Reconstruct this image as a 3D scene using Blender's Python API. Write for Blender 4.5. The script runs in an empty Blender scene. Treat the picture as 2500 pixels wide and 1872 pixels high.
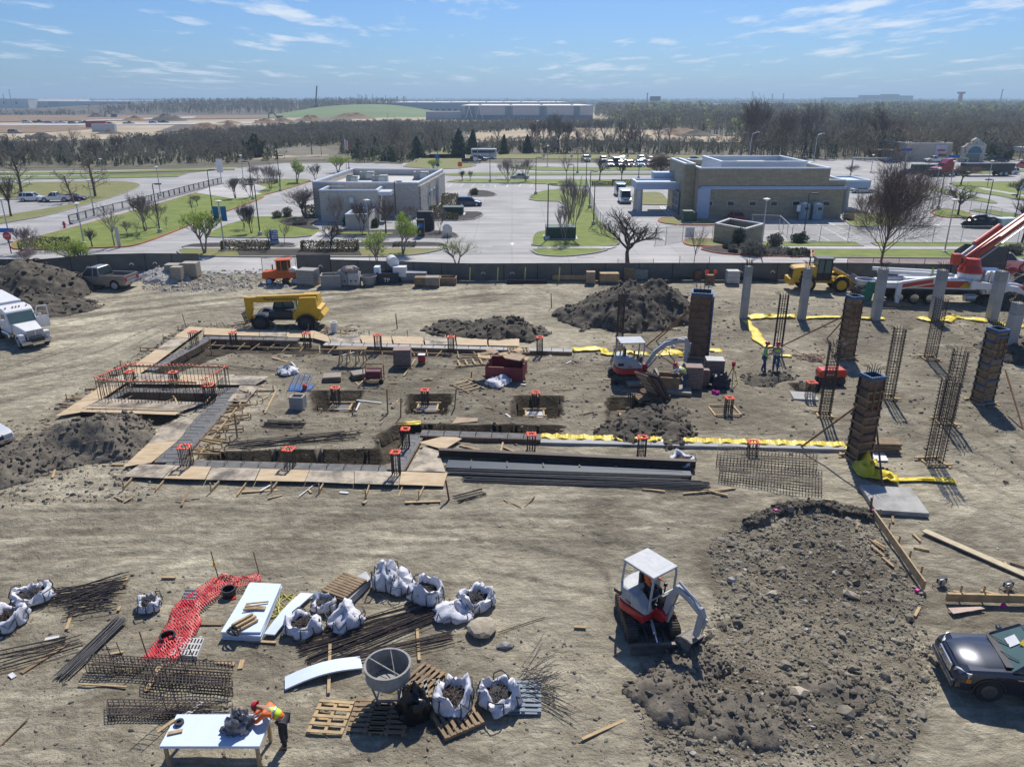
import bpy,math,random
import numpy as np
from mathutils import Vector,Matrix
R = math.radians
random.seed(7); rng = np.random.default_rng(7)
sc = bpy.context.scene; col = sc.collection
# ------------------------------------------------ camera, sun, sky, exposure
CH = 16.0; FP = 1850.0; PITCH = R(20.6); W0,H0 = 2500.0,1872.0
cam = bpy.data.objects.new('camera',bpy.data.cameras.new('camera')); col.objects.link(cam)
cam.location = (0,0,CH); cam.rotation_euler = (R(90) - PITCH,0,0)
cam.data.sensor_width = 36; cam.data.lens = FP / W0 * 36; cam.data.clip_start = .3; cam.data.clip_end = 60000
sc.camera = cam
SUN_AZ,SUN_EL = R(14),R(50)
sun = bpy.data.objects.new('sun',bpy.data.lights.new('sun','SUN')); col.objects.link(sun)
sun.data.energy = 3.4; sun.data.angle = R(.5); sun.data.color = (1,.95,.87)
sdir = Vector((math.sin(SUN_AZ)*math.cos(SUN_EL),math.cos(SUN_AZ)*math.cos(SUN_EL),math.sin(SUN_EL)))
sun.rotation_euler = sdir.to_track_quat('Z','Y').to_euler()
wd = bpy.data.worlds.new("World"); sc.world = wd; wd.use_nodes = True
nt = wd.node_tree; nt.nodes.clear()
def N(nt,t,**k):
    n = nt.nodes.new(t)
    for a,b in k.items():
        if a in n.inputs: n.inputs[a].default_value = b
        else: setattr(n,a,b)
    return n
sky = N(nt,'ShaderNodeTexSky',sky_type='NISHITA',sun_disc=False,sun_elevation=SUN_EL,sun_rotation=SUN_AZ,altitude=200,air_density=1.0,dust_density=.6,ozone_density=2.5)
tc = N(nt,'ShaderNodeTexCoord'); sp = N(nt,'ShaderNodeSeparateXYZ'); nt.links.new(tc.outputs['Generated'],sp.inputs[0])
zz = N(nt,'ShaderNodeMath',operation='ADD'); zz.inputs[1].default_value = .045; nt.links.new(sp.outputs[2],zz.inputs[0])
dx = N(nt,'ShaderNodeMath',operation='DIVIDE'); dy = N(nt,'ShaderNodeMath',operation='DIVIDE')
for d,i in ((dx,0),(dy,1)): nt.links.new(sp.outputs[i],d.inputs[0]); nt.links.new(zz.outputs[0],d.inputs[1])
cb = N(nt,'ShaderNodeCombineXYZ'); nt.links.new(dx.outputs[0],cb.inputs[0]); nt.links.new(dy.outputs[0],cb.inputs[1])
mp = N(nt,'ShaderNodeMapping'); mp.inputs['Scale'].default_value = (1.15,.5,1); mp.inputs['Location'].default_value = (2.4,1.1,0); nt.links.new(cb.outputs[0],mp.inputs[0])
n1 = N(nt,'ShaderNodeTexNoise',Scale=1.7,Detail=9,Roughness=.58,Distortion=.15); nt.links.new(mp.outputs[0],n1.inputs['Vector'])
n2 = N(nt,'ShaderNodeTexNoise',Scale=.33,Detail=2); nt.links.new(mp.outputs[0],n2.inputs['Vector'])
ad = N(nt,'ShaderNodeMath',operation='MULTIPLY_ADD'); nt.links.new(n2.outputs[0],ad.inputs[0]); ad.inputs[1].default_value = .55; nt.links.new(n1.outputs[0],ad.inputs[2])
cr = N(nt,'ShaderNodeValToRGB'); cr.color_ramp.elements[0].position = .815; cr.color_ramp.elements[1].position = .97; cr.color_ramp.elements[1].color = (.85,.85,.85,1)
nt.links.new(ad.outputs[0],cr.inputs[0])
mx = N(nt,'ShaderNodeMix',data_type='RGBA'); nt.links.new(cr.outputs[0],mx.inputs[0])
tint = N(nt,'ShaderNodeMix',data_type='RGBA',blend_type='MULTIPLY'); tint.inputs[0].default_value = 1; tint.inputs[7].default_value = (.185,.28,.44,1)
nt.links.new(sky.outputs[0],tint.inputs[6]); nt.links.new(tint.outputs[2],mx.inputs[6])
mx.inputs[7].default_value = (3.5,3.8,4.2,1)
bg = N(nt,'ShaderNodeBackground',Strength=.15); nt.links.new(mx.outputs[2],bg.inputs[0])
wo = N(nt,'ShaderNodeOutputWorld'); nt.links.new(bg.outputs[0],wo.inputs[0])
sc.view_settings.view_transform = 'Standard'; sc.view_settings.look = 'None'; sc.view_settings.exposure = .70; sc.view_settings.gamma = 1
sc.render.engine = 'CYCLES'; sc.cycles.max_bounces = 5; sc.cycles.diffuse_bounces = 2; sc.cycles.glossy_bounces = 2; sc.cycles.transparent_max_bounces = 12; sc.cycles.volume_bounces = 0
# ------------------------------------------------ photo measurements -> places
KR = {0: (0,0,1.),1: (0,200,1.7696),2: (1250,200,1.7696),3: (0,600,2.588),4: (800,600,2.588),5: (1600,600,2.4356),6: (0,1340,2.6333),
      7: (700,1340,2.765),8: (1440,1200,2.0868),11: (0,380,3.456),12: (600,380,3.456),13: (1200,380,3.456),14: (1800,320,3.16),
      21: (0,200,3.456),22: (600,200,3.456),23: (1200,200,3.456),24: (1800,200,3.16),9: (0,0,.8848)}
def nat(k,x,y): a = KR[k]; return a[0] + x/a[2],a[1] + y/a[2]
def tdep(py): return math.tan(PITCH + math.atan((py - 936)/FP))
def P(k,x,y,z=0.):
    px,py = nat(k,x,y); Y = (CH - z)/max(tdep(py),1e-4); zc = Y*math.cos(PITCH) + (CH - z)*math.sin(PITCH)
    return Vector(((px - 1250)/FP*zc,Y,z))
def PL(k,pts,z=0.): return [P(k,x,y,z) for x,y in pts]
def PM(*a): return [P(*t) for t in a]
def Q(k,x,y,Y):
    px,py = nat(k,x,y); z = CH - Y*tdep(py); zc = Y*math.cos(PITCH) + (CH - z)*math.sin(PITCH)
    return Vector(((px - 1250)/FP*zc,Y,z))
def topz(k,y,Y): return CH - Y*tdep(nat(k,0,y)[1])
def mpp(p): return (p[1]*math.cos(PITCH) + (CH - p[2])*math.sin(PITCH))/FP       # metres per photo pixel there
# ------------------------------------------------ mesh building
class MB:
    def __init__(s): s.v = []; s.f = []; s.mi = []; s.ms = []; s.c = 0; s.M = None
    def mat(s,m):
        if m not in s.ms: s.ms.append(m)
        s.c = s.ms.index(m); return s
    def add(s,vs,fs):
        b = len(s.v)
        if s.M is not None: vs = [s.M @ Vector(v) for v in vs]
        s.v.extend([tuple(v) for v in vs]); s.f.extend([tuple(i + b for i in f) for f in fs]); s.mi.extend([s.c]*len(fs)); return s
    def box(s,c,d,rz=0,rx=0,ry=0,tp=(1,1)):
        m = Matrix.Translation(c) @ Matrix.Rotation(rz,4,'Z') @ Matrix.Rotation(ry,4,'Y') @ Matrix.Rotation(rx,4,'X')
        vs = [m @ Vector((x*d[0]/2*(tp[0] if z > 0 else 1),y*d[1]/2*(tp[1] if z > 0 else 1),z*d[2]/2)) for z in (-1,1) for y in (-1,1) for x in (-1,1)]
        return s.add(vs,[(0,2,3,1),(4,5,7,6),(0,1,5,4),(2,6,7,3),(0,4,6,2),(1,3,7,5)])
    def bar(s,p,q,w,h=None,up=(0,0,1)):
        p = Vector(p); q = Vector(q); h = h or w; d = (q - p); L = d.length
        if L < 1e-6: return s
        d /= L; u = Vector(up); 
        if abs(d.dot(u)) > .98: u = Vector((1,0,0))
        a = d.cross(u).normalized(); b = a.cross(d)
        vs = [o + a*x*w/2 + b*y*h/2 for o in (p,q) for x,y in ((-1,-1),(1,-1),(1,1),(-1,1))]
        return s.add(vs,[(0,1,2,3),(7,6,5,4),(0,4,5,1),(1,5,6,2),(2,6,7,3),(3,7,4,0)])
    def tube(s,pts,r,n=6,r2=None,caps=True):
        pts = [Vector(p) for p in pts]; k = len(pts); rs = r if isinstance(r,(list,tuple)) else [r + ((r2 if r2 is not None else r) - r)*i/(k - 1) for i in range(k)]
        vs = []; a = None
        for i,p in enumerate(pts):
            d = (pts[min(i + 1,k - 1)] - pts[max(i - 1,0)]); d = d.normalized() if d.length > 1e-9 else Vector((0,0,1))
            if a is None: a = d.orthogonal().normalized()
            else:
                a = (a - d*a.dot(d)); a = a.normalized() if a.length > 1e-6 else d.orthogonal().normalized()
            b = d.cross(a)
            vs += [p + (a*math.cos(t*2*math.pi/n) + b*math.sin(t*2*math.pi/n))*rs[i] for t in range(n)]
        fs = [(i*n + t,i*n + (t + 1) % n,(i + 1)*n + (t + 1) % n,(i + 1)*n + t) for i in range(k - 1) for t in range(n)]
        if caps: fs += [tuple(range(n - 1,-1,-1)),tuple((k - 1)*n + t for t in range(n))]
        return s.add(vs,fs)
    def prism(s,poly,z0,z1):
        n = len(poly); 
        ar = sum(poly[i][0]*poly[(i+1) % n][1] - poly[(i+1) % n][0]*poly[i][1] for i in range(n))
        if ar < 0: poly = poly[::-1]
        vs = [(p[0],p[1],z0) for p in poly] + [(p[0],p[1],z1) for p in poly]
        return s.add(vs,[tuple(range(n - 1,-1,-1)),tuple(range(n,2*n))] + [(i,(i + 1) % n,n + (i + 1) % n,n + i) for i in range(n)])
    def ext(s,poly,y0,y1):            # profile in the x-z plane extruded along y
        n = len(poly); ar = sum(poly[i][0]*poly[(i+1) % n][1] - poly[(i+1) % n][0]*poly[i][1] for i in range(n))
        if ar > 0: poly = poly[::-1]
        vs = [(p[0],y0,p[1]) for p in poly] + [(p[0],y1,p[1]) for p in poly]
        return s.add(vs,[tuple(range(n - 1,-1,-1)),tuple(range(n,2*n))] + [(i,(i + 1) % n,n + (i + 1) % n,n + i) for i in range(n)])
    def lathe(s,prof,n=16,c=(0,0,0),cap=False):
        k = len(prof); vs = [(c[0] + r*math.cos(t*2*math.pi/n),c[1] + r*math.sin(t*2*math.pi/n),c[2] + z) for r,z in prof for t in range(n)]
        fs = [(i*n + t,i*n + (t + 1) % n,(i + 1)*n + (t + 1) % n,(i + 1)*n + t) for i in range(k - 1) for t in range(n)]
        if cap: fs += [tuple(range(n - 1,-1,-1)),tuple((k - 1)*n + t for t in range(n))]
        return s.add(vs,fs)
    def loft(s,rings,caps=True):
        n = len(rings[0]); vs = [v for r in rings for v in r]
        fs = [(i*n + t,i*n + (t + 1) % n,(i + 1)*n + (t + 1) % n,(i + 1)*n + t) for i in range(len(rings) - 1) for t in range(n)]
        if caps: fs += [tuple(range(n - 1,-1,-1)),tuple((len(rings) - 1)*n + t for t in range(n))]
        return s.add(vs,fs)
    def wheel(s,c,r,w,n=18,axis='y'):
        m = Matrix.Translation(c) @ (Matrix.Rotation(R(90),4,'X') if axis == 'y' else Matrix.Rotation(R(90),4,'Y'))
        old = s.M; s.M = (old @ m) if old is not None else m
        s.lathe([(r*.6,-w/2),(r*.93,-w/2),(r,-w*.36),(r,w*.36),(r*.93,w/2),(r*.6,w/2)],n,cap=True); s.M = old; return s
    def build(s,name,m=None,parent=None,smooth=None,bevel=0,loc=None,rz=None):
        me = bpy.data.meshes.new(name); me.from_pydata(s.v,[],s.f)
        ms = s.ms if s.ms else []
        if m is not None: ms = [m]; s.mi = [0]*len(s.f)
        for q in ms: me.materials.append(q)
        if len(ms) > 1: me.polygons.foreach_set('material_index',s.mi)
        if smooth:
            me.polygons.foreach_set('use_smooth',[True]*len(me.polygons)); me.set_sharp_from_angle(angle=R(smooth))
        me.update(); o = bpy.data.objects.new(name,me); col.objects.link(o)
        if parent is not None: o.parent = parent
        if loc is not None: o.location = loc
        if rz is not None: o.rotation_euler.z = rz
        if bevel:
            b = o.modifiers.new('bevel','BEVEL'); b.width = bevel; b.segments = 2; b.limit_method = 'ANGLE'; b.angle_limit = R(35)
        return o
def tag(o,label=None,cat=None,group=None,kind=None):
    if label: o['label'] = label
    if cat: o['category'] = cat
    if group: o['group'] = group
    if kind: o['kind'] = kind
    return o
def thing(name,label,cat,loc=(0,0,0),rz=0,group=None,s=1.):
    o = bpy.data.objects.new(name,None); col.objects.link(o); o.location = loc; o.rotation_euler.z = rz; o.scale = (s,s,s); o.empty_display_size = .2
    return tag(o,label,cat,group)
def copy_tree(o,parent=None):
    c = o.copy(); col.objects.link(c); c.parent = parent
    for ch in o.children: copy_tree(ch,c)
    return c
def inst(o,parent=None,loc=None,rz=None,s=None,rot=None):
    c = o.copy(); col.objects.link(c); c.parent = parent
    if loc is not None: c.location = loc
    if rz is not None: c.rotation_euler.z = rz
    if rot is not None: c.rotation_euler = rot
    if s is not None: c.scale = s if hasattr(s,'__len__') else (s,s,s)
    return c
# ------------------------------------------------ materials
MATS = {}
def mat(name,c,rough=.8,metal=0.,var=.18,vs=2.,bump=0.,bs=12.,c2=None,thr=None,coat=0.,stretch=None,spec=.4):
    if name in MATS: return MATS[name]
    m = bpy.data.materials.new(name); m.use_nodes = True; t = m.node_tree; b = t.nodes['Principled BSDF']
    b.inputs['Roughness'].default_value = rough; b.inputs['Metallic'].default_value = metal; b.inputs['Coat Weight'].default_value = coat; b.inputs['Specular IOR Level'].default_value = spec
    tc = N(t,'ShaderNodeTexCoord'); src = tc.outputs['Object']
    if stretch:
        mp = N(t,'ShaderNodeMapping'); mp.inputs['Scale'].default_value = stretch; t.links.new(src,mp.inputs[0]); src = mp.outputs[0]
    n = N(t,'ShaderNodeTexNoise',Scale=vs,Detail=6,Roughness=.65); t.links.new(src,n.inputs['Vector'])
    r = N(t,'ShaderNodeValToRGB'); e = r.color_ramp.elements
    c = tuple(c); lo = tuple(max(0,x*(1 - var)) for x in c); hi = tuple(min(1,x*(1 + var)) for x in c)
    if c2: lo,hi = c,tuple(c2)
    e[0].color = lo + (1,); e[1].color = hi + (1,); e[0].position,e[1].position = thr if thr else (.32,.68)
    t.links.new(n.outputs[0],r.inputs[0]); t.links.new(r.outputs[0],b.inputs['Base Color'])
    if bump:
        n2 = N(t,'ShaderNodeTexNoise',Scale=bs,Detail=5,Roughness=.7); t.links.new(src,n2.inputs['Vector'])
        bm = N(t,'ShaderNodeBump',Strength=bump,Distance=.05); t.links.new(n2.outputs[0],bm.inputs['Height']); t.links.new(bm.outputs[0],b.inputs['Normal'])
    MATS[name] = m; return m
def glassm(name,c,rough=.08):
    m = mat(name,c,rough,0,.1,1.,spec=.5); return m
def brickmat(name,c1,c2,mort,w,h,ms=.012,rough=.85):
    m = mat(name,c1,rough); t = m.node_tree; b = t.nodes['Principled BSDF']
    geo = N(t,'ShaderNodeNewGeometry'); s1 = N(t,'ShaderNodeSeparateXYZ'); t.links.new(geo.outputs['Position'],s1.inputs[0])
    a = N(t,'ShaderNodeMath',operation='ADD'); t.links.new(s1.outputs[0],a.inputs[0]); t.links.new(s1.outputs[1],a.inputs[1])
    cb = N(t,'ShaderNodeCombineXYZ'); t.links.new(a.outputs[0],cb.inputs[0]); t.links.new(s1.outputs[2],cb.inputs[1])
    br = N(t,'ShaderNodeTexBrick',Scale=1); br.inputs['Color1'].default_value = c1 + (1,); br.inputs['Color2'].default_value = c2 + (1,); br.inputs['Mortar'].default_value = mort + (1,)
    br.inputs['Brick Width'].default_value = w; br.inputs['Row Height'].default_value = h; br.inputs['Mortar Size'].default_value = ms
    t.links.new(cb.outputs[0],br.inputs['Vector'])
    n = [x for x in t.nodes if x.type == 'VALTORGB'][0]; n.color_ramp.elements[0].color = (.8,.8,.8,1); n.color_ramp.elements[1].color = (1,1,1,1)
    mm = N(t,'ShaderNodeMix',data_type='RGBA',blend_type='MULTIPLY'); mm.inputs[0].default_value = 1
    t.links.new(br.outputs[0],mm.inputs[6]); t.links.new(n.outputs[0],mm.inputs[7]); t.links.new(mm.outputs[2],b.inputs['Base Color']); return m
M = dict(
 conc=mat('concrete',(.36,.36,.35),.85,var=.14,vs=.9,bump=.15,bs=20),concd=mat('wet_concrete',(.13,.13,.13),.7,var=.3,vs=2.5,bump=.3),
 concl=mat('pale_concrete',(.5,.49,.46),.85,var=.12),white=mat('white_paint',(.72,.72,.72),.45,var=.06,coat=.3),offw=mat('off_white',(.6,.6,.58),.6),
 metal=mat('grey_metal',(.42,.44,.47),.4,.6,var=.1),dmetal=mat('dark_metal',(.05,.05,.055),.5,.4),black=mat('black_paint',(.018,.018,.02),.45,0,coat=.2),rub=mat('tyre_rubber',(.025,.025,.025),.85),
 rebar=mat('rebar_steel',(.075,.06,.055),.7,.5,var=.35,vs=6),rust=mat('rusty_steel',(.20,.11,.06),.8,.2,var=.4,vs=4),cap=mat('orange_cap',(.8,.1,.045),.5,var=.08),
 ply=mat('plywood',(.40,.29,.16),.75,var=.2,vs=1.2,c2=(.56,.44,.29),stretch=(1,3,1)),plyd=mat('muddy_plywood',(.13,.11,.09),.8,vs=1.1,c2=(.47,.40,.30),thr=(.38,.60)),wood=mat('lumber',(.42,.30,.16),.8,var=.25,vs=3),woodo=mat('old_timber',(.24,.17,.10),.85,var=.3,vs=3),woodb=mat('brown_form_wood',(.17,.105,.07),.8,var=.4,vs=2.5),
 yel=mat('yellow_sheet',(.68,.52,.02),.5,var=.12),yeq=mat('yellow_machine_paint',(.62,.36,.01),.42,coat=.3,var=.08),red=mat('red_paint',(.42,.02,.02),.4,coat=.3),redb=mat('pump_red',(.48,.035,.01),.45,coat=.3,var=.12),orng=mat('orange_paint',(.6,.11,.01),.45,var=.1),
 blue=mat('blue_form',(.03,.10,.22),.5,var=.2),blk2=mat('dark_plastic',(.03,.03,.035),.4),fab=mat('white_bag_fabric',(.62,.62,.66),.7,var=.1,vs=3,bump=.4,bs=9),foam=mat('pale_blue_foam',(.60,.68,.78),.7,var=.04),green=mat('green_paint',(.03,.07,.05),.5),
 glass=glassm('dark_glass',(.015,.02,.022),.15),glassg=glassm('green_tint_glass',(.10,.16,.15),.05),chrome=mat('chrome',(.6,.6,.62),.18,1.),lamp=mat('headlamp',(.6,.6,.58),.15),amber=mat('amber_lamp',(.6,.22,.02),.3),dirtm=mat('machine_mud',(.16,.13,.09),.9,var=.4,vs=5,bump=.5),
 mesh=mat('dark_screen_fabric',(.13,.13,.115),.85,var=.25,vs=.6),clink=None,grayp=mat('grey_block',(.30,.29,.27),.85,var=.12,vs=2,bump=.2),mulch=mat('dark_mulch',(.045,.038,.034),.95,var=.5,vs=3,bump=.6,bs=8),brick=mat('paver_stack',(.24,.15,.12),.85,c2=(.34,.27,.24),vs=7),tan=mat('box_board',(.36,.26,.17),.8),bark=mat('bark',(.17,.12,.095),.9,var=.3),barkg=mat('grey_bark',(.24,.205,.18),.9,var=.3),barkd=mat('dark_bark',(.09,.075,.065),.9,var=.3))
def prmt(): pass
# ------------------------------------------------ noise, polygon tests
def vnoise(x,y,seed=0):
    r = np.random.default_rng(seed).random((256,256)); xi = np.floor(x).astype(int); yi = np.floor(y).astype(int); fx = x - xi; fy = y - yi
    fx = fx*fx*(3 - 2*fx); fy = fy*fy*(3 - 2*fy); g = lambda a,b: r[a & 255,b & 255]
    return (g(xi,yi)*(1-fx) + g(xi+1,yi)*fx)*(1-fy) + (g(xi,yi+1)*(1-fx) + g(xi+1,yi+1)*fx)*fy
def fbm(x,y,o=5,seed=0,g=.5):
    s = 0; a = 1; t = 0
    for i in range(o): s = s + a*vnoise(x*2**i + 17.3*i,y*2**i + 5.1*i,seed + i); t += a; a *= g
    return s/t
def inpoly(x,y,poly):
    c = np.zeros(x.shape,bool); n = len(poly)
    for i in range(n):
        x1,y1 = poly[i][0],poly[i][1]; x2,y2 = poly[(i+1) % n][0],poly[(i+1) % n][1]
        if y1 == y2: continue
        c ^= ((y1 > y) != (y2 > y)) & (x < (x2 - x1)*(y - y1)/(y2 - y1) + x1)
    return c
def pdist(x,y,poly):               # distance to the polygon's outline
    d = np.full(x.shape,1e9); n = len(poly)
    for i in range(n):
        x1,y1 = poly[i][0],poly[i][1]; x2,y2 = poly[(i+1) % n][0],poly[(i+1) % n][1]
        L = (x2-x1)**2 + (y2-y1)**2 + 1e-9; t = np.clip(((x-x1)*(x2-x1) + (y-y1)*(y2-y1))/L,0,1); d = np.minimum(d,np.hypot(x - x1 - t*(x2-x1),y - y1 - t*(y2-y1)))
    return d
SITE_Y = 73.
PITS = [(PL(4,[(-95,925),(205,925),(160,1045),(-70,1045)]),1.3),(PL(4,[(515,945),(775,945),(740,1065),(510,1065)]),1.3),(PL(4,[(1188,962),(1472,962),(1455,1087),(1188,1087)]),1.3),(PL(4,[(1780,972),(2010,972),(1990,1090),(1780,1090)]),1.3),
        (PL(3,[(735,995),(830,925),(1420,945),(1330,1010)]),1.6),(PL(3,[(500,1075),(1110,1085),(1030,1140),(800,1140)]),.8),(PL(3,[(1290,1318),(2000,1300),(2200,1300),(2480,1310),(2400,1400),(1350,1390)]),.9),
        (PL(4,[(430,1140),(1480,1150),(1440,1205),(560,1190),(430,1205)]),.8),(PL(4,[(330,1200),(450,1150),(480,1250),(400,1380),(320,1380)]),.5),(PL(3,[(1330,595),(2800,660),(2800,700),(1450,670),(1050,830),(960,820)]),.45),(PL(5,[(800,830),(960,830),(975,880),(850,880)]),.5)]
ROUGH = PL(8,[(600,240),(780,150),(960,85),(1180,80),(1430,130),(1560,330),(1700,520),(1690,640),(1760,800),(1800,960),(1600,1400),(300,1400),(215,1000),(250,880),(420,790),(560,700),(640,560)])
RIM = PL(8,[(770,170),(960,80),(1200,70),(1440,120),(1430,150),(1180,105),(980,120),(800,190)])
INNER = PL(3,[(1080,590),(2600,640),(3500,660),(4200,700),(4200,1100),(4000,1240),(2600,1310),(1300,1330),(1600,960),(1250,720)])
RIGHTF = PL(5,[(-400,200),(600,330),(2400,300),(2600,1500),(1500,1330),(-300,1200)])
NEARD = PL(6,[(-300,300),(600,160),(1700,130),(2700,260),(3900,640),(4200,1500),(-300,1500)])
BAND1 = PL(3,[(150,1150),(420,950),(1150,510),(1260,480),(2300,500),(2300,560),(1250,530),(380,1120)])
LEFTR = PL(3,[(-300,400),(1600,150),(3400,250),(3400,420),(1400,450),(1100,520),(200,1050),(-300,1300)]); MIDB = PL(0,[(-150,1195),(1900,1195),(1500,1520),(1100,1340),(-150,1400)])
PUSH = PL(3,[(880,180),(1600,150),(1900,170),(1850,260),(1300,300),(900,280)])
TRK = [PL(3,q) for q in ([(-200,930),(600,770),(1150,500)],[(-200,820),(700,500),(1500,360),(2200,310),(3400,290)],[(-200,1020),(500,840),(1000,600)],[(-200,700),(500,470),(1400,300),(2600,270)],[(-100,860),(400,700),(1050,440)])] + [PL(0,q) for q in ([(-50,1235),(700,1262),(1300,1250),(1900,1225)],[(-50,1290),(600,1300),(1200,1340),(1500,1420)],[(-50,1330),(500,1322),(1000,1290),(1500,1275),(1800,1330)],[(-50,1262),(900,1285),(1500,1310),(1560,1500)])] + [PL(5,q) for q in ([(2300,1150),(1950,850),(1830,520),(1500,330)],[(2300,1320),(1900,1000),(1500,950)],[(-300,1090),(800,1060),(1500,1100),(2300,1500)],[(400,320),(1200,360),(2300,420)])]
def trackval(X,Y):
    s = np.zeros_like(X); jx = X + (fbm(X*.15,Y*.15,2,7) - .5)*1.2; jy = Y + (fbm(X*.15,Y*.15,2,8) - .5)*1.2
    for k,q in enumerate(TRK):
        q = [Vector(p[:2]) for p in q]; o = q
        for _ in range(3): o = [o[0]] + [v for i in range(len(o)-1) for v in (o[i].lerp(o[i+1],.25),o[i].lerp(o[i+1],.75))] + [o[-1]]
        d = np.full(X.shape,1e9)
        for i in range(len(o)-1):
            x1,y1 = o[i]; x2,y2 = o[i+1]; L = (x2-x1)**2 + (y2-y1)**2 + 1e-9; t = np.clip(((jx-x1)*(x2-x1) + (jy-y1)*(y2-y1))/L,0,1); d = np.minimum(d,np.hypot(jx - x1 - t*(x2-x1),jy - y1 - t*(y2-y1)))
        s = np.maximum(s,np.clip(1.5 - np.abs(d - .95)/.13,0,1))
    return s
def soil_height(X,Y):
    h = (fbm(X*.08,Y*.08,3,3) - .5)*.25 + (fbm(X*.7,Y*.7,4,9) - .5)*.10
    r = np.clip(pdist(X,Y,ROUGH),0,1)*inpoly(X,Y,ROUGH)
    n = fbm(X*.55,Y*.55,6,20,.62)
    h = h + r*((n - .5)*.75 + .10 + .12*np.abs(fbm(X*3.3,Y*3.3,3,31) - .5))
    h = h + inpoly(X,Y,RIM)*.22*n*2
    for p,k in ((INNER,.18),(NEARD,.12),(RIGHTF,.12)): h = h + inpoly(X,Y,p)*np.clip(pdist(X,Y,p)/2,0,1)*(fbm(X*.9,Y*.9,5,41,.6) - .5)*k
    # wheel ruts
    if X.size > 3000: h = h - .05*trackval(X,Y)*(.6 + .4*np.sign(np.sin(X*14 + Y*9)))
    sh = np.clip((SITE_Y - 1 - Y)/3,0,1); h = h*sh*np.clip((Y - 10)/3,.2,1)
    for p,d in PITS:
        jx = X + (fbm(X*1.5,Y*1.5,3,60) - .5)*.35; jy = Y + (fbm(X*1.5,Y*1.5,3,70) - .5)*.35
        m = inpoly(jx,jy,p); e = pdist(X,Y,p); h = np.where(m,-d + (fbm(X*2,Y*2,3,80) - .5)*.15,h + np.where(e < .6,.06*(1 - e/.6),0)*(~m))
    return h
def build_ground():
    xs = np.concatenate([[-40000,-15000,-5000,-2000,-900,-500,-300,-200,-130,-90,-66],np.arange(-60,60.01,.17),[66,90,130,200,300,500,900,2000,5000,15000,40000]])
    ys = [-60.,-10,5,10]; y = 12.
    while y < SITE_Y - .3: ys.append(y); y += max(.09,y*.0052) if y < 48 else .3
    ys = np.array(ys + [SITE_Y,74,80,100,130,160,200,260,350,500,700,1000,1500,2500,5000,10000,20000,50000])
    X,Y = np.meshgrid(xs,ys); Z = np.zeros_like(X); ins = (np.abs(X) < 60.5) & (Y > 9) & (Y < SITE_Y)
    Z[ins] = soil_height(X[ins],Y[ins])
    nx,ny = len(xs),len(ys); co = np.stack([X,Y,Z],-1).reshape(-1,3)
    i = np.arange(ny-1)[:,None]*nx + np.arange(nx-1)[None]; fa = np.stack([i,i+1,i+nx+1,i+nx],-1).reshape(-1,4)
    me = bpy.data.meshes.new('ground'); me.vertices.add(len(co)); me.vertices.foreach_set('co',co.ravel()); me.loops.add(fa.size); me.loops.foreach_set('vertex_index',fa.ravel().astype(np.int32))
    me.polygons.add(len(fa)); me.polygons.foreach_set('loop_start',np.arange(0,fa.size,4,dtype=np.int32)); me.polygons.foreach_set('loop_total',np.full(len(fa),4,np.int32))
    cy = co[fa,1].mean(1); cx = co[fa,0].mean(1); mi = ((cy > SITE_Y) | (np.abs(cx) > 400)).astype(np.int32)
    me.polygons.foreach_set('use_smooth',np.ones(len(fa),bool)); me.update(calc_edges=True)
    # soil type: 0 compacted pale, 1 freshly dug dark
    Xf,Yf = X.ravel(),Y.ravel(); s = np.zeros(len(Xf))
    jx = Xf + (fbm(Xf*.4,Yf*.4,4,90) - .5)*4; jy = Yf + (fbm(Xf*.4,Yf*.4,4,95) - .5)*4
    for p,k,w in ((INNER,.50,2),(RIGHTF,.42,3),(NEARD,.40,3),(BAND1,.6,1),(ROUGH,.58,.9),(RIM,.95,.4),(PUSH,.3,2)):
        s = np.maximum(s,k*inpoly(jx,jy,p)*np.clip(pdist(jx,jy,p)/w,0,1))
    for p,d in PITS: s = np.where(inpoly(Xf,Yf,p) | (pdist(Xf,Yf,p) < .2),1.1,s)
    sk = np.full(len(Xf),.5); wj = (fbm(Xf*.12,Yf*.12,3,19) - .5)*3
    for p,ang,sd in ((LEFTR,R(27),51),(MIDB,R(2),54)):
        u = Xf*math.cos(ang) + Yf*math.sin(ang) + wj; v = -Xf*math.sin(ang) + Yf*math.cos(ang) + wj; f = fbm(u*.07,v*1.25,4,sd,.62); f = np.clip((f - .5)*3.2 + .5,0,1); w = inpoly(jx,jy,p)*np.clip(pdist(jx,jy,p)/4,0,1); sk = sk*(1 - w) + f*w
    at = me.attributes.new('streak','FLOAT','POINT'); at.data.foreach_set('value',sk.astype(np.float32))
    tv = trackval(Xf,Yf)*np.clip(fbm(Xf*.35,Yf*.35,3,12)*2.6 - .4,0,1)*(.8 + .2*np.sign(np.sin(Xf*9 + Yf*5))); at = me.attributes.new('track','FLOAT','POINT'); at.data.foreach_set('value',tv.astype(np.float32))
    at = me.attributes.new('soil','FLOAT','POINT'); at.data.foreach_set('value',s.astype(np.float32))
    m = bpy.data.materials.new('site_dirt'); m.use_nodes = True; t = m.node_tree; b = t.nodes['Principled BSDF']; b.inputs['Roughness'].default_value = .95; b.inputs['Specular IOR Level'].default_value = .2
    tc = N(t,'ShaderNodeTexCoord'); A = N(t,'ShaderNodeAttribute',attribute_name='soil')
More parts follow.
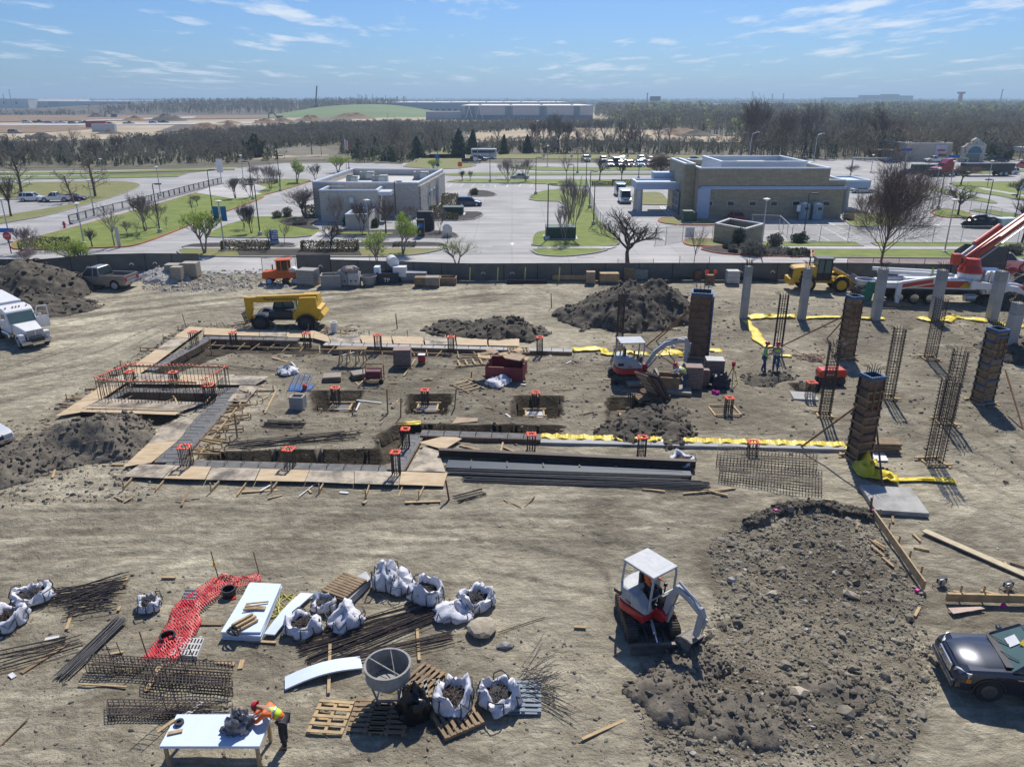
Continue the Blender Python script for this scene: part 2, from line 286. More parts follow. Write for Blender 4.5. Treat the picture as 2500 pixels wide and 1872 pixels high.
    def noise(sc_,det,ro,stretch=None,rz=0,dist=0):
        src = tc.outputs['Object']
        if stretch:
            mp = N(t,'ShaderNodeMapping'); mp.inputs['Scale'].default_value = stretch; mp.inputs['Rotation'].default_value = (0,0,rz); t.links.new(src,mp.inputs[0]); src = mp.outputs[0]
        n = N(t,'ShaderNodeTexNoise',Scale=sc_,Detail=det,Roughness=ro,Distortion=dist); t.links.new(src,n.inputs['Vector']); return n.outputs[0]
    def ramp(src,p0,p1,c0=(0,0,0),c1=(1,1,1)):
        r = N(t,'ShaderNodeValToRGB'); r.color_ramp.elements[0].position = p0; r.color_ramp.elements[1].position = p1; r.color_ramp.elements[0].color = tuple(c0)+(1,); r.color_ramp.elements[1].color = tuple(c1)+(1,); t.links.new(src,r.inputs[0]); return r.outputs[0]
    def mix(f,a,c,mode='MIX'):
        x = N(t,'ShaderNodeMix',data_type='RGBA',blend_type=mode)
        if isinstance(f,float): x.inputs[0].default_value = f
        else: t.links.new(f,x.inputs[0])
        for q,i in ((a,6),(c,7)):
            if isinstance(q,tuple): x.inputs[i].default_value = q + (1,)
            else: t.links.new(q,x.inputs[i])
        return x.outputs[2]
    def math_(op,a,c):
        x = N(t,'ShaderNodeMath',operation=op)
        for q,i in ((a,0),(c,1)):
            if isinstance(q,float): x.inputs[i].default_value = q
            else: t.links.new(q,x.inputs[i])
        return x.outputs[0]
    tracks = ramp(noise(1.0,6,.62,(.45,1.0,1),R(-16),2.2),.38,.62)
    tracks2 = ramp(noise(.8,6,.65,(.35,.9,1),R(6),2.6),.46,.60)
    big = ramp(noise(.07,4,.55),.38,.64); med = ramp(noise(.55,6,.65),.36,.66); fine = ramp(noise(9.,5,.75),.30,.72); grit = ramp(noise(34.,3,.8),.35,.70)
    light = mix(tracks,(.295,.27,.215),(.55,.515,.415)); light = mix(math_('MULTIPLY',med,.45),light,(.38,.345,.275))
    light = mix(math_('MULTIPLY',tracks2,.5),light,(.22,.195,.15)); light = mix(math_('MULTIPLY',big,.45),light,(.56,.515,.415))
    dark = mix(med,(.075,.062,.047),(.20,.172,.130)); dark = mix(math_('MULTIPLY',fine,.5),dark,(.15,.128,.10))
    k = math_('ADD',A.outputs['Fac'],math_('MULTIPLY',math_('SUBTRACT',med,.5),.35)); c = mix(ramp(k,.05,.85),light,dark); c = mix(ramp(A.outputs['Fac'],.95,1.05),c,mix(med,(.05,.042,.033),(.13,.112,.088)))
    patch = ramp(noise(.16,5,.6,dist=.8),.40,.60); mott = ramp(noise(1.7,5,.7,dist=.5),.36,.64)
    c = mix(1.,c,ramp(patch,0.,1.,(.74,.73,.72),(1.14,1.14,1.12)),'MULTIPLY'); c = mix(1.,c,ramp(mott,0.,1.,(.86,.85,.83),(1.10,1.09,1.07)),'MULTIPLY')
    ln = math_('ABSOLUTE',math_('SUBTRACT',noise(1.0,3,.5,(.045,.75,1),R(-12),.7),.5),0.); ln2 = math_('ABSOLUTE',math_('SUBTRACT',noise(1.0,3,.5,(.05,.6,1),R(9),.9),.47),0.)
    rut = ramp(ln,.002,.02,(.84,.83,.81),(1,1,1)); c = mix(1.,c,rut,'MULTIPLY'); c = mix(1.,c,ramp(ln2,.002,.02,(1.13,1.12,1.1),(1,1,1)),'MULTIPLY')
    c = mix(1.,c,ramp(fine,0.,1.,(.84,.83,.82),(1.08,1.07,1.06)),'MULTIPLY'); c = mix(1.,c,ramp(grit,0.,1.,(.90,.89,.88),(1.08,1.08,1.06)),'MULTIPLY')
    A2 = N(t,'ShaderNodeAttribute',attribute_name='track'); c = mix(math_('MULTIPLY',A2.outputs['Fac'],.85),c,mix(fine,(.12,.106,.08),(.24,.215,.165))); A3 = N(t,'ShaderNodeAttribute',attribute_name='streak'); c = mix(1.,c,ramp(A3.outputs['Fac'],.0,1.,(.62,.61,.60),(1.30,1.30,1.26)),'MULTIPLY')
    # pale limestone chips
    vo = N(t,'ShaderNodeTexVoronoi',Scale=2.6); t.links.new(tc.outputs['Object'],vo.inputs['Vector']); chips = ramp(vo.outputs['Distance'],.05,.075,(1,1,1),(0,0,0)); c = mix(math_('MULTIPLY',chips,.65),c,(.52,.49,.43))
    t.links.new(c,b.inputs['Base Color'])
    hb = math_('ADD',math_('MULTIPLY',noise(2.2,7,.68),1.5),math_('MULTIPLY',noise(1.2,6,.72,(.8,1.4,1),R(-14),1.),1.3)); hb = math_('ADD',hb,math_('MULTIPLY',noise(28.,3,.8),.15))
    bm = N(t,'ShaderNodeBump',Strength=.8,Distance=.2); t.links.new(hb,bm.inputs['Height']); t.links.new(bm.outputs[0],b.inputs['Normal'])
    me.materials.append(m); me.materials.append(mat('scrub_soil',(.075,.070,.050),.95,c2=(.16,.14,.095),vs=.035,bump=.3,bs=1))
    me.polygons.foreach_set('material_index',mi)
    o = bpy.data.objects.new('ground',me); col.objects.link(o); tag(o,kind='structure'); return o
ground = build_ground()
def hz(p): return float(soil_height(np.array([p[0]]),np.array([p[1]]))[0])
# ------------------------------------------------ pavements, lawns, kerbs
def pavemat(name,c,jx=4.6,jy=4.6,rz=0,var=.15):
    m = mat(name,c,.85,var=var,vs=.14,bump=.1,bs=14); t = m.node_tree; b = t.nodes['Principled BSDF']; r = [x for x in t.nodes if x.type == 'VALTORGB'][0]
    tc = [x for x in t.nodes if x.type == 'TEX_COORD'][0]; mp = N(t,'ShaderNodeMapping'); mp.inputs['Rotation'].default_value = (0,0,rz); t.links.new(tc.outputs['Object'],mp.inputs[0])
    br = N(t,'ShaderNodeTexBrick',Scale=1,offset=0.); br.inputs['Color1'].default_value = (1,1,1,1); br.inputs['Color2'].default_value = (.93,.93,.94,1); br.inputs['Mortar'].default_value = (.62,.62,.62,1)
    br.inputs['Brick Width'].default_value = jx; br.inputs['Row Height'].default_value = jy; br.inputs['Mortar Size'].default_value = .035; br.inputs['Mortar Smooth'].default_value = .4; t.links.new(mp.outputs[0],br.inputs['Vector'])
    st = N(t,'ShaderNodeTexNoise',Scale=.5,Detail=5); mp2 = N(t,'ShaderNodeMapping'); mp2.inputs['Scale'].default_value = (.2,1.5,1); t.links.new(tc.outputs['Object'],mp2.inputs[0]); t.links.new(mp2.outputs[0],st.inputs['Vector'])
    sr = N(t,'ShaderNodeValToRGB'); sr.color_ramp.elements[0].position = .36; sr.color_ramp.elements[1].position = .6; sr.color_ramp.elements[0].color = (.76,.76,.77,1); t.links.new(st.outputs[0],sr.inputs[0])
    m1 = N(t,'ShaderNodeMix',data_type='RGBA',blend_type='MULTIPLY'); m1.inputs[0].default_value = 1; m2 = N(t,'ShaderNodeMix',data_type='RGBA',blend_type='MULTIPLY'); m2.inputs[0].default_value = 1
    t.links.new(r.outputs[0],m1.inputs[6]); t.links.new(br.outputs[0],m1.inputs[7]); t.links.new(m1.outputs[2],m2.inputs[6]); t.links.new(sr.outputs[0],m2.inputs[7]); t.links.new(m2.outputs[2],b.inputs['Base Color']); return m
PAV = pavemat('parking_concrete',(.38,.37,.355)); ROAD = pavemat('road_concrete',(.44,.425,.40),6,3.7); WALK = pavemat('walk_concrete',(.50,.48,.45),1.5,1.5)
GR = mat('mown_grass',(.10,.145,.016),.9,c2=(.20,.235,.040),vs=.5,thr=(.3,.7),bump=.5,bs=5); GRD = mat('dormant_grass',(.22,.19,.07),.9,c2=(.14,.165,.04),vs=.35,thr=(.35,.65),bump=.5,bs=5)
KERB = mat('kerb_concrete',(.33,.32,.30),.85,var=.1); KRED = mat('red_fire_kerb',(.42,.10,.06),.8,var=.2)
def sheet(name,pts,m,z,kind='structure'): return tag(MB().prism([(p[0],p[1]) for p in pts],z - .03,z).build(name,m),kind=kind)
def smooth_poly(pts,it=2):
    for _ in range(it):
        o = []
        for i in range(len(pts)):
            a = Vector(pts[i][:2]); b = Vector(pts[(i+1) % len(pts)][:2]); o += [a.lerp(b,.22),a.lerp(b,.78)]
        pts = o
    return pts
def lawn(pts,m=GR,kerb=True,sm=1,h=.13,name='lawn',kw=.16,km=None):
    pts = smooth_poly(pts,sm) if sm else [Vector(p[:2]) for p in pts]
    o = tag(MB().prism(pts,.01,h).build(name,m),kind='structure')
    if kerb:
        ar = sum(pts[i][0]*pts[(i+1) % len(pts)][1] - pts[(i+1) % len(pts)][0]*pts[i][1] for i in range(len(pts)))
        b = MB()
        for i in range(len(pts)):
            p,q = pts[i],pts[(i+1) % len(pts)]; d = (q - p)
            if d.length < .05: continue
            d.normalize(); n = Vector((d[1],-d[0]))*(1 if ar > 0 else -1); o1 = p + n*kw/2 - d*.01; o2 = q + n*kw/2 + d*.07
            b.bar((o1[0],o1[1],(h + .02)/2),(o2[0],o2[1],(h + .02)/2),kw,h + .022 + .0007*(i % 5))
        b.build('kerb',km or KERB,o)
    return o
sheet('parking_pavement',[(-330,SITE_Y),(330,SITE_Y),(330,222),(60,222),(30,208),(-60,208),(-75,176),(-330,168)],PAV,.02)
sheet('road',[(-330,SITE_Y + .2),(330,SITE_Y + .2),(330,82.0),(-330,82.0)],ROAD,.026)
T = 11
lawn(PM((T,100,790),(T,240,800),(T,560,790),(T,1010,778),(T,1130,765),(T,1300,710),(T,1550,612),(T,1800,507),(T,1980,450),(T,2212,365),(12,150,335),(12,290,302),(12,470,245),(12,560,215),(12,480,203),(12,300,205),(T,2212,235),(T,2212,252),(T,1920,240),(T,1650,320),(T,1300,425),(T,1000,510),(T,600,620),(T,330,690),(T,120,730)),km=KRED)
sheet('drainage_slab',PM((T,1655,322),(T,1760,275),(T,1900,245),(T,2050,243),(12,60,240),(12,180,275),(12,100,320),(T,2212,330),(T,2080,360),(T,1950,368)),WALK,.16)
lawn(PM((T,-200,610),(T,0,580),(T,400,510),(T,720,420),(T,1000,340),(T,1150,280),(T,1190,250),(T,1100,226),(T,880,222),(T,130,235),(T,-300,240),(T,-300,372),(T,90,375),(T,380,372),(T,700,372),(T,700,395),(T,450,445),(T,0,518),(T,-200,545)),GRD)
lawn(PM((T,-400,208),(T,880,195),(T,1500,182),(T,1570,158),(T,880,168),(T,460,180),(T,-400,186)),GR,sm=0)
lawn(PM((T,-400,166),(T,460,163),(T,880,152),(T,1500,135),(T,1980,124),(T,1980,112),(T,1500,118),(T,900,137),(T,-400,150)),GR,kerb=False,sm=0)
sheet('footpath',PM((T,-400,148),(T,900,133),(T,1500,118),(T,2000,108),(T,2000,104),(T,900,127),(T,-400,141)),WALK,.05)
lawn(PM((T,1760,692),(T,1748,672),(T,1880,600),(T,2060,550),(12,0,525),(12,270,520),(12,620,528),(12,545,590),(12,640,630),(12,545,695),(12,0,696)))
T = 12
lawn(PL(T,[(270,560),(450,525),(625,530),(545,598),(630,628),(560,632),(330,590)]),M['mulch'],False,h=.17,name='mulch_bed')
lawn(PM((11,1495,808),(11,1530,835),(11,1600,852),(11,2212,860),(T,300,857),(T,1150,860),(T,1450,840),(T,1660,798),(T,1600,790),(T,900,792),(11,2212,797),(11,1600,795)),GRD)
lawn(PM((11,2000,805),(11,2212,803),(T,950,797),(T,980,850),(T,0,850),(11,2020,850)),M['mulch'],False,sm=0,h=.16,name='mulch_bed')
lawn(PM((11,1515,782),(11,1650,748),(11,2212,742),(T,420,745),(T,400,775),(11,2212,782)),M['mulch'],name='mulch_bed')
lawn(PL(T,[(480,770),(480,742),(950,742),(1500,738),(1660,745),(1690,768),(1500,775)]),M['mulch'],name='mulch_bed')
sheet('footpath',PM((11,1530,792),(11,1560,783),(11,2212,785),(T,1680,778),(T,1650,793),(T,500,790)),WALK,.14)
sheet('footpath',PL(T,[(640,628),(720,640),(560,790),(420,790)]),WALK,.15)
lawn(PL(T,[(660,690),(740,630),(1000,640),(1450,625),(1590,640),(1740,650),(1795,680),(1770,694),(1400,692)]),M['mulch'],name='mulch_bed')
lawn(PL(T,[(760,672),(780,658),(1240,658),(1240,676)]),GR,False,h=.19,sm=0)
lawn(PL(T,[(1440,552),(1900,550),(2005,505),(1980,480),(1820,480),(1690,500),(1600,530),(1450,530)]),M['mulch'],name='mulch_bed')
lawn(PL(T,[(1530,520),(1640,425),(1700,330),(1790,330),(1690,430),(1600,520)]),M['mulch'],name='mulch_bed')
lawn(PL(T,[(1870,330),(1900,348),(2080,347),(2120,328),(2030,300),(1900,296)]),M['mulch'],name='mulch_bed')
T = 13
lawn(PM((12,1680,232),(12,1790,202),(T,0,202),(T,420,208),(T,1250,208),(T,1420,235),(T,1300,262),(T,560,262),(T,430,238)))
lawn(PM((12,1680,172),(12,1680,155),(T,0,150),(T,1280,150),(T,1500,160),(T,1280,165),(T,0,170)))
lawn(PM((T,110,98),(T,300,88),(T,340,98),(T,700,103),(T,1300,103),(T,1500,120),(T,1300,130),(T,400,130),(T,300,120)))
lawn(PM((12,1330,98),(12,1350,80),(12,1560,-10),(12,1700,-70),(12,1850,-70),(12,1850,15),(12,1870,70),(12,1960,92),(12,1700,120),(12,1500,112)),GRD)
lawn(PM((T,-1300,25),(T,0,28),(T,2300,40),(T,2300,3),(T,0,-8),(T,-1200,-8)),GRD,False,sm=0)
lawn(PL(T,[(320,385),(330,335),(460,296),(640,288),(800,285),(850,440),(890,540),(960,610),(1050,680),(1085,740),(1010,772),(345,777),(350,700),(375,655),(500,635),(642,600),(642,392)]))
lawn(PL(T,[(345,812),(360,796),(560,792),(990,795),(900,822),(700,850),(560,856),(400,842)]))
sheet('footpath',PL(T,[(350,793),(350,780),(1060,772),(1000,792)]),WALK,.12)
lawn(PL(T,[(1180,330),(1250,318),(1430,312),(1500,400),(1515,418),(1300,420),(1190,402)]),GRD)
lawn(PL(T,[(1405,548),(1450,525),(1700,530),(1890,570),(1890,592),(1600,590),(1440,574)]),GRD,km=KRED)
lawn(PL(T,[(1622,745),(1645,710),(1860,708),(1980,740),(1960,768),(1700,768)]),GRD,km=KRED)
lawn(PM((T,1745,788),(T,1900,828),(T,2212,850),(14,200,968),(14,560,975),(14,600,922),(14,250,906),(T,2212,765),(T,1900,768)),M['mulch'],km=KRED,name='mulch_bed')
T = 14
lawn(PL(T,[(575,978),(575,922),(2600,926),(2600,992)]),sm=0); sheet('footpath',PL(T,[(235,915),(235,897),(2600,902),(2600,920)]),WALK,.12)
lawn(PL(T,[(200,893),(200,862),(905,864),(965,893)]),sm=0); lawn(PL(T,[(1090,895),(1040,866),(2600,872),(2600,898)]),sm=0)
lawn(PL(T,[(815,618),(900,628),(1000,640),(1200,650),(1290,690),(1270,722),(1000,742),(900,742),(840,702)]))
lawn(PL(T,[(1495,622),(1520,650),(1600,672),(1780,674),(1810,650),(1700,612),(1560,605)]),km=KRED)
lawn(PL(T,[(1800,618),(1950,642),(2212,705),(2500,760),(2500,720),(2212,660),(1950,612),(1830,608)]),sm=0)
lawn(PL(T,[(1640,400),(1700,440),(1790,470),(2000,500),(2212,540),(2500,590),(2500,400),(2212,395),(1800,396)]),sm=0)
sheet('footpath',PL(T,[(1800,425),(1900,445),(2212,500),(2400,530),(2400,545),(2212,512),(1900,458)]),WALK,.15)
lawn(PL(T,[(1400,430),(1700,512),(1950,562),(2010,560),(1960,538),(1700,482),(1430,415)])); lawn(PL(T,[(1350,490),(1500,535),(1535,532),(1450,498),(1360,480)]))
lawn(PL(T,[(1390,330),(1400,306),(1510,296),(2000,305),(2212,300),(2212,316),(2000,330)]),sm=0)
# painted marks
STR = mat('white_road_paint',(.66,.66,.65),.7,var=.12)
def stripe(pairs,w=.13,z=.032,kind='structure'):
    b = MB()
    for p,q in pairs:
        d = (q - p); d.z = 0; L = d.length; n = Vector((-d.y,d.x,0))/L*w/2
        b.add([(a.x,a.y,z) for a in (p - n,q - n,q + n,p + n)],[(0,1,2,3)])
    return tag(b.build('parking_stripes',STR),kind=kind)
stripe([(P(12,1710 + i*97,262),P(12,1740 + i*97,238)) for i in range(6)] + [(P(13,30 + i*100,265),P(13,48 + i*100,240)) for i in range(4)])
stripe([(P(12,1840,425 + i*14),P(12,2010,428 + i*14)) for i in range(4)])
stripe([(P(14,585 + i*30,705 + i*15),P(14,690 + i*27,700 + i*14)) for i in range(11)] + [(P(14,585,705),P(14,870,850)),(P(14,690,700),P(14,960,830))])
stripe([(P(14,620,800),P(14,710,850)),(P(14,770,805),P(14,850,850)),(P(14,1370,810),P(14,1470,852)),(P(14,1515,808),P(14,1640,856)),(P(14,1672,808),P(14,1790,856)),(P(14,1815,808),P(14,1930,856)),(P(14,405,688),P(14,490,732)),(P(14,260,688),P(14,330,725))])
stripe([(P(13,360 + i*95,78),P(13,420 + i*95,79)) for i in range(12)] + [(P(11,0,610),P(11,180,583)),(P(11,300,540),P(11,500,512)),(P(12,1900,766),P(12,2080,769)),(P(11,1140,783),P(11,1300,783)),(P(13,1420,428),P(13,1500,510)),(P(13,1440,426),P(13,1540,512)),(P(13,1465,440),P(13,1560,500))],.2)
for a in ((13,175,748),(13,1450,700),(14,1425,722),(14,1550,728),(13,1010,518),(13,1135,518)):
    p = P(*a); MBa = MB(); MBa.prism([(p.x - .1,p.y - .9),(p.x + .1,p.y - .9),(p.x + .1,p.y + .2),(p.x + .45,p.y + .2),(p.x,p.y + 1),(p.x - .45,p.y + .2),(p.x - .1,p.y + .2)],.022,.034); tag(MBa.build('road_arrow',STR),kind='structure')
stripe([(P(13,720,862),P(13,870,862)),(P(13,315,803),P(13,345,803))],.3).data.materials[0] = M['dmetal']
# ------------------------------------------------ far country
def mesh_np(name,V,F,mats,mi=None,parent=None):
    me = bpy.data.meshes.new(name); V = np.asarray(V,np.float32); F = np.asarray(F,np.int32); k = F.shape[1]
    me.vertices.add(len(V)); me.vertices.foreach_set('co',V.ravel()); me.loops.add(F.size); me.loops.foreach_set('vertex_index',F.ravel())
    me.polygons.add(len(F)); me.polygons.foreach_set('loop_start',np.arange(0,F.size,k,dtype=np.int32)); me.polygons.foreach_set('loop_total',np.full(len(F),k,np.int32))
    for m in mats: me.materials.append(m)
    if mi is not None: me.polygons.foreach_set('material_index',np.asarray(mi,np.int32))
    me.polygons.foreach_set('use_smooth',np.zeros(len(F),bool)); me.update(calc_edges=True); o = bpy.data.objects.new(name,me); col.objects.link(o)
    if parent is not None: o.parent = parent
    return o
WB = [mat('twig_grey',(.135,.13,.108),.95,var=.3,vs=.06),mat('twig_brown',(.13,.112,.084),.95,var=.3,vs=.06),mat('brush_olive',(.13,.13,.07),.95,var=.35,vs=.08),mat('cedar_green',(.045,.07,.03),.95,var=.4,vs=.2),mat('bud_green',(.24,.27,.10),.95,var=.3,vs=.08)]
def rand_in(poly,n,g):
    xs = [p[0] for p in poly]; ys = [p[1] for p in poly]; X = np.zeros(0); Y = np.zeros(0)
    while len(X) < n:
        x = g.uniform(min(xs),max(xs),n*3); y = g.uniform(min(ys),max(ys),n*3); m = inpoly(x,y,poly); X = np.append(X,x[m]); Y = np.append(Y,y[m])
    return X[:n],Y[:n]
def wood(name,poly,n,h,k,wd_,mix,seed,z0=0.,spread=.34,kinds=None):
    g = np.random.default_rng(seed); X,Y = rand_in(poly,n,g); cl = fbm(X*.02,Y*.02,3,seed); H = g.uniform(h[0],h[1],n)*(.7 + .6*cl)
    Z = z0(X,Y) if callable(z0) else np.full(n,z0)
    kind = g.choice(len(WB),n,p=mix)
    H = np.where(kind == 2,H*.45,H); H = np.where(kind == 3,H*.62,H)
    base = np.repeat(np.stack([X,Y,Z],-1),k,0); H = H*.8; Hh = np.repeat(H,k); K = np.repeat(kind,k); m = n*k
    u = g.random(m); a = g.uniform(0,2*np.pi,m)
    lo = np.where(K >= 2,.05,.30); t = lo + (1 - lo)*u**.8
    wdt = np.where(K == 3,(1.02 - t)*.9,np.where(K == 2,.9*np.sqrt(np.clip(1 - t*t,0,1)),np.sin(np.pi*np.clip((t - .12)/.95,0,1))**.7))*spread
    r = wdt*Hh*np.sqrt(g.random(m)); c = base + np.stack([r*np.cos(a),r*np.sin(a),t*Hh*.93],-1)
    L = Hh*g.uniform(.08,.2,m); out = np.stack([np.cos(a)*.6 + g.normal(0,.35,m),np.sin(a)*.6 + g.normal(0,.35,m),g.uniform(.3,1.3,m)],-1); out /= np.linalg.norm(out,axis=1)[:,None]
    sd = np.cross(out,g.normal(0,1,(m,3))); sd /= np.linalg.norm(sd,axis=1)[:,None]; ww = wd_*g.uniform(.5,1.4,m)*np.where(K >= 2,1.9,1)
    v = np.stack([c - out*L[:,None]*.5 - sd*ww[:,None],c - out*L[:,None]*.5 + sd*ww[:,None],c + out*L[:,None]*.6 + sd*ww[:,None]*.3],1).reshape(-1,3)
    # trunks
    tw = np.maximum(H*.012,wd_*.8); q = g.uniform(0,np.pi,n); dxy = np.stack([np.cos(q)*0 + 1,np.zeros(n)],-1)*tw[:,None]; b = np.stack([X,Y,Z],-1)
    tv = np.stack([b - np.c_[dxy,np.zeros(n)],b + np.c_[dxy,np.zeros(n)],b + np.c_[g.normal(0,.03,(n,2))*H[:,None],H*.85]],1).reshape(-1,3)
    V = np.concatenate([v,tv]); F = np.arange(len(V)).reshape(-1,3)
    return tag(mesh_np(name,V,F,WB,np.concatenate([K,np.where(kind == 3,3,kind % 2)])),kind='stuff')
Z0 = lambda pts: PL(0,pts)
FS = 'dry_field'
TAN = mat('bare_tan_earth',(.30,.225,.135),.95,c2=(.47,.39,.27),vs=.03,thr=(.35,.65),bump=.4,bs=.6); BRN = mat('brown_earth',(.17,.105,.06),.95,c2=(.27,.18,.105),vs=.03,bump=.4,bs=.5); DKE = mat('dark_earth',(.07,.055,.045),.95,c2=(.13,.10,.075),vs=.05)
SCR = mat('dead_grass',(.15,.125,.075),.95,c2=(.22,.19,.11),vs=.05,bump=.5,bs=1.5)
def far(name,pts,m,z=.25): return tag(MB().prism([(p[0],p[1]) for p in Z0(pts)],-.2,z).build(name,m),kind='structure')
far('brush_ground',[(-400,412),(300,409),(560,402),(760,392),(900,398),(980,402),(1020,378),(1500,376),(2700,392),(2700,330),(-400,340)],mat('brush_ground',(.09,.08,.05),.95,c2=(.15,.135,.085),vs=.08,bump=.5,bs=1.2),.04)
far('earthworks',[(-500,352),(120,347),(300,340),(520,322),(760,306),(760,288),(100,283),(-500,290)],TAN)
far('earthworks',[(-500,330),(100,326),(250,315),(180,309),(-500,308)],BRN,.45); far('earthworks',[(380,325),(640,320),(700,309),(430,307)],DKE,.45)
far('haul_road',[(-500,309),(200,308.5),(640,304.5),(760,297),(640,301),(200,304),(-500,305)],WALK,.6)
far('earthworks',[(0,300),(700,290),(700,283),(0,284)],BRN,.7); far('haul_road',[(200,299),(470,291),(480,287),(200,297)],WALK,.9)
far('earthworks',[(840,300),(1500,301),(1560,285),(1430,275),(900,279)],TAN,.3)
far(FS,[(1160,352),(1360,345),(1800,352),(1830,340),(1640,321),(1340,313),(1180,320),(1140,335)],TAN,.5)
far(FS,[(560,395),(800,391),(830,372),(760,352),(620,372),(540,385)],mat('grey_field',(.13,.115,.085),.95,c2=(.19,.17,.13),vs=.1),.1)
far('dirt_track',[(600,386),(620,391),(700,386),(806,382),(800,379),(700,381)],TAN,.16)
far('dirt_track',[(980,347),(1100,342),(1110,335),(1080,336),(1010,341)],TAN,.3)
far('highway_verge',[(1690,266),(2170,264),(2230,258),(2000,255),(1700,258)],GR,.8); far('highway',[(1680,261),(1880,271),(1990,276),(2080,272),(1900,270),(1690,258)],WALK,1.2); far('highway',[(1500,256.5),(2500,256),(2500,254.8),(1500,255.2)],WALK,1.5)
# green hill and wooded ridge left of the warehouses
def hill(name,x0,x1,y0,y1,h,m,seed,nx=70,ny=24,pw=1.2,lean=.6,kind='structure'):
    xs = np.linspace(x0,x1,nx); ys = np.linspace(y0,y1,ny); X,Y = np.meshgrid(xs,ys); u = (X - x0)/(x1 - x0); v = (Y - y0)/(y1 - y0)
    Z = h*np.sin(np.pi*np.clip(u,0,1))**pw*np.clip(v/lean,0,1)**.8*np.clip((1 - v)/(1 - lean)*1.3,0,1)*(.85 + .3*fbm(X*.01,Y*.01,4,seed)) - .4
    i = np.arange(ny-1)[:,None]*nx + np.arange(nx-1)[None]; o = mesh_np(name,np.stack([X,Y,Z],-1).reshape(-1,3),np.stack([i,i+1,i+nx+1,i+nx],-1).reshape(-1,4),[m]); o.data.polygons.foreach_set('use_smooth',[True]*len(o.data.polygons)); return tag(o,kind=kind)
a,b = P(0,640,287),P(0,1010,287); hill('green_hill',a.x - 20,b.x + 25,a.y - 30,a.y + 200,10.5,mat('pale_green_hill',(.12,.17,.06),.95,c2=(.17,.23,.10),vs=.02),4,pw=.9)
a,b = P(0,-300,281),P(0,770,281); hill('wooded_ridge',a.x,b.x + 60,a.y,a.y + 500,11,DKE,8,pw=.4)
ridge = lambda X,Y: 9*np.clip((Y - a.y)/250,0,1)
wood('ridge_wood',[(a.x + (b.x - a.x)*.45,a.y + 20),(b.x + 20,a.y + 20),(b.x + 60,a.y + 330),(a.x + (b.x - a.x)*.42,a.y + 330)],1500,(7,12),12,.5,[.45,.35,.1,.1,0],11,ridge)
wood('ridge_wood',[(a.x - 40,a.y - 10),(a.x + (b.x - a.x)*.45,a.y - 10),(a.x + (b.x - a.x)*.45,a.y + 40),(a.x - 40,a.y + 40)],350,(4,8),12,.4,[.35,.25,.2,.2,0],12,0.)
wood('brushland',Z0([(-500,411),(300,407),(560,400),(700,390),(620,366),(420,358),(-500,358)]),1900,(3.2,6),50,.10,[.22,.13,.48,.17,0],13)
wood('brushland',Z0([(540,378),(700,362),(900,352),(1110,348),(1100,328),(860,322),(500,340),(300,356)]),2200,(4.8,8),40,.16,[.45,.2,.2,.15,0],14)
wood('brushland',Z0([(500,338),(860,322),(1120,330),(1520,310),(1500,300),(1000,303),(740,309)]),2300,(2.8,5),28,.24,[.5,.3,.12,.08,0],15)
wood('brushland',Z0([(870,396),(1010,400),(1040,374),(1100,352),(900,354),(830,372)]),420,(5,9),60,.10,[.3,.15,.2,.35,0],16)
wood('brushland',Z0([(1010,376),(1190,373),(1800,380),(1800,352),(1360,348),(1160,354),(1050,352)]),1000,(3,5.2),55,.10,[.33,.12,.4,.15,0],17)
wood('woodland',Z0([(1800,386),(2150,392),(2900,398),(2900,345),(1840,340)]),1700,(8,12),70,.12,[.46,.44,.06,.04,0],18,spread=.3)
wood('woodland',Z0([(1480,312),(1700,330),(1850,343),(3100,345),(3000,300),(1530,294)]),3600,(8.5,12.5),30,.26,[.46,.36,.06,.04,.08],19)
wood('woodland',Z0([(1520,296),(3000,301),(2900,266),(2200,262),(2080,276),(1900,276),(1540,282)]),4200,(11,16),16,.6,[.40,.26,.08,.06,.20],20)
wood('woodland',Z0([(2230,266),(3200,268),(3000,253),(2300,253)]),2500,(11,16),10,1.3,[.35,.2,.15,.1,.2],21)
wood('woodland',Z0([(1450,284),(1530,292),(1690,272),(1680,262),(1460,265)]),900,(9,14),14,.7,[.45,.3,.1,.1,.05],22)
for i,(D,n,h,x0,x1) in enumerate(((1800,1500,(9,15),-300,1200),(2600,2600,(12,20),-2600,2600),(4200,2600,(14,24),-4000,4000),(7500,2200,(20,34),-7500,7500))):
    wood('distant_wood',[(x0,D),(x1,D),(x1*1.1,D*1.3),(x0*1.1,D*1.3)],n,h,9,D/800,[.4,.2,.2,.15,.05],30 + i,spread=.9)
g = np.random.default_rng(77)
for i,(x,y,s,h,br) in enumerate(((100,340,9,3,0),(270,328,9,2.4,0),(500,318,14,5,1),(560,315,10,4,1),(410,296,16,6,0),(650,303,12,4,1),(690,300,11,4,1),(760,297,15,5,1),(560,303,12,3,1),(330,297,14,4,1),(860,291,22,6,1),(1260,289,14,4,1),(1290,288,12,3,0),(1190,313,12,4,0),(240,288,12,5,0),(1660,331,16,4,1),(1700,335,12,3.4,0))):
    p = P(0,x,y); X,Y = np.meshgrid(np.linspace(-s,s,26),np.linspace(-s*.7,s*.7,14)); Z = h*np.clip(1 - np.hypot(X/s,Y/(s*.7)),0,1)*(.6 + .8*fbm(X*.3 + i*9,Y*.3,4,i)) - .2; k = np.arange(13)[:,None]*26 + np.arange(25)[None]; o = mesh_np('dirt_mound',np.stack([X,Y,Z],-1).reshape(-1,3),np.stack([k,k+1,k+27,k+26],-1).reshape(-1,4),[BRN if br else DKE]); o.location = (p.x,p.y,0); tag(o,'brown dirt mound on the far earthworks','dirt mound','dirt mounds on the far earthworks')
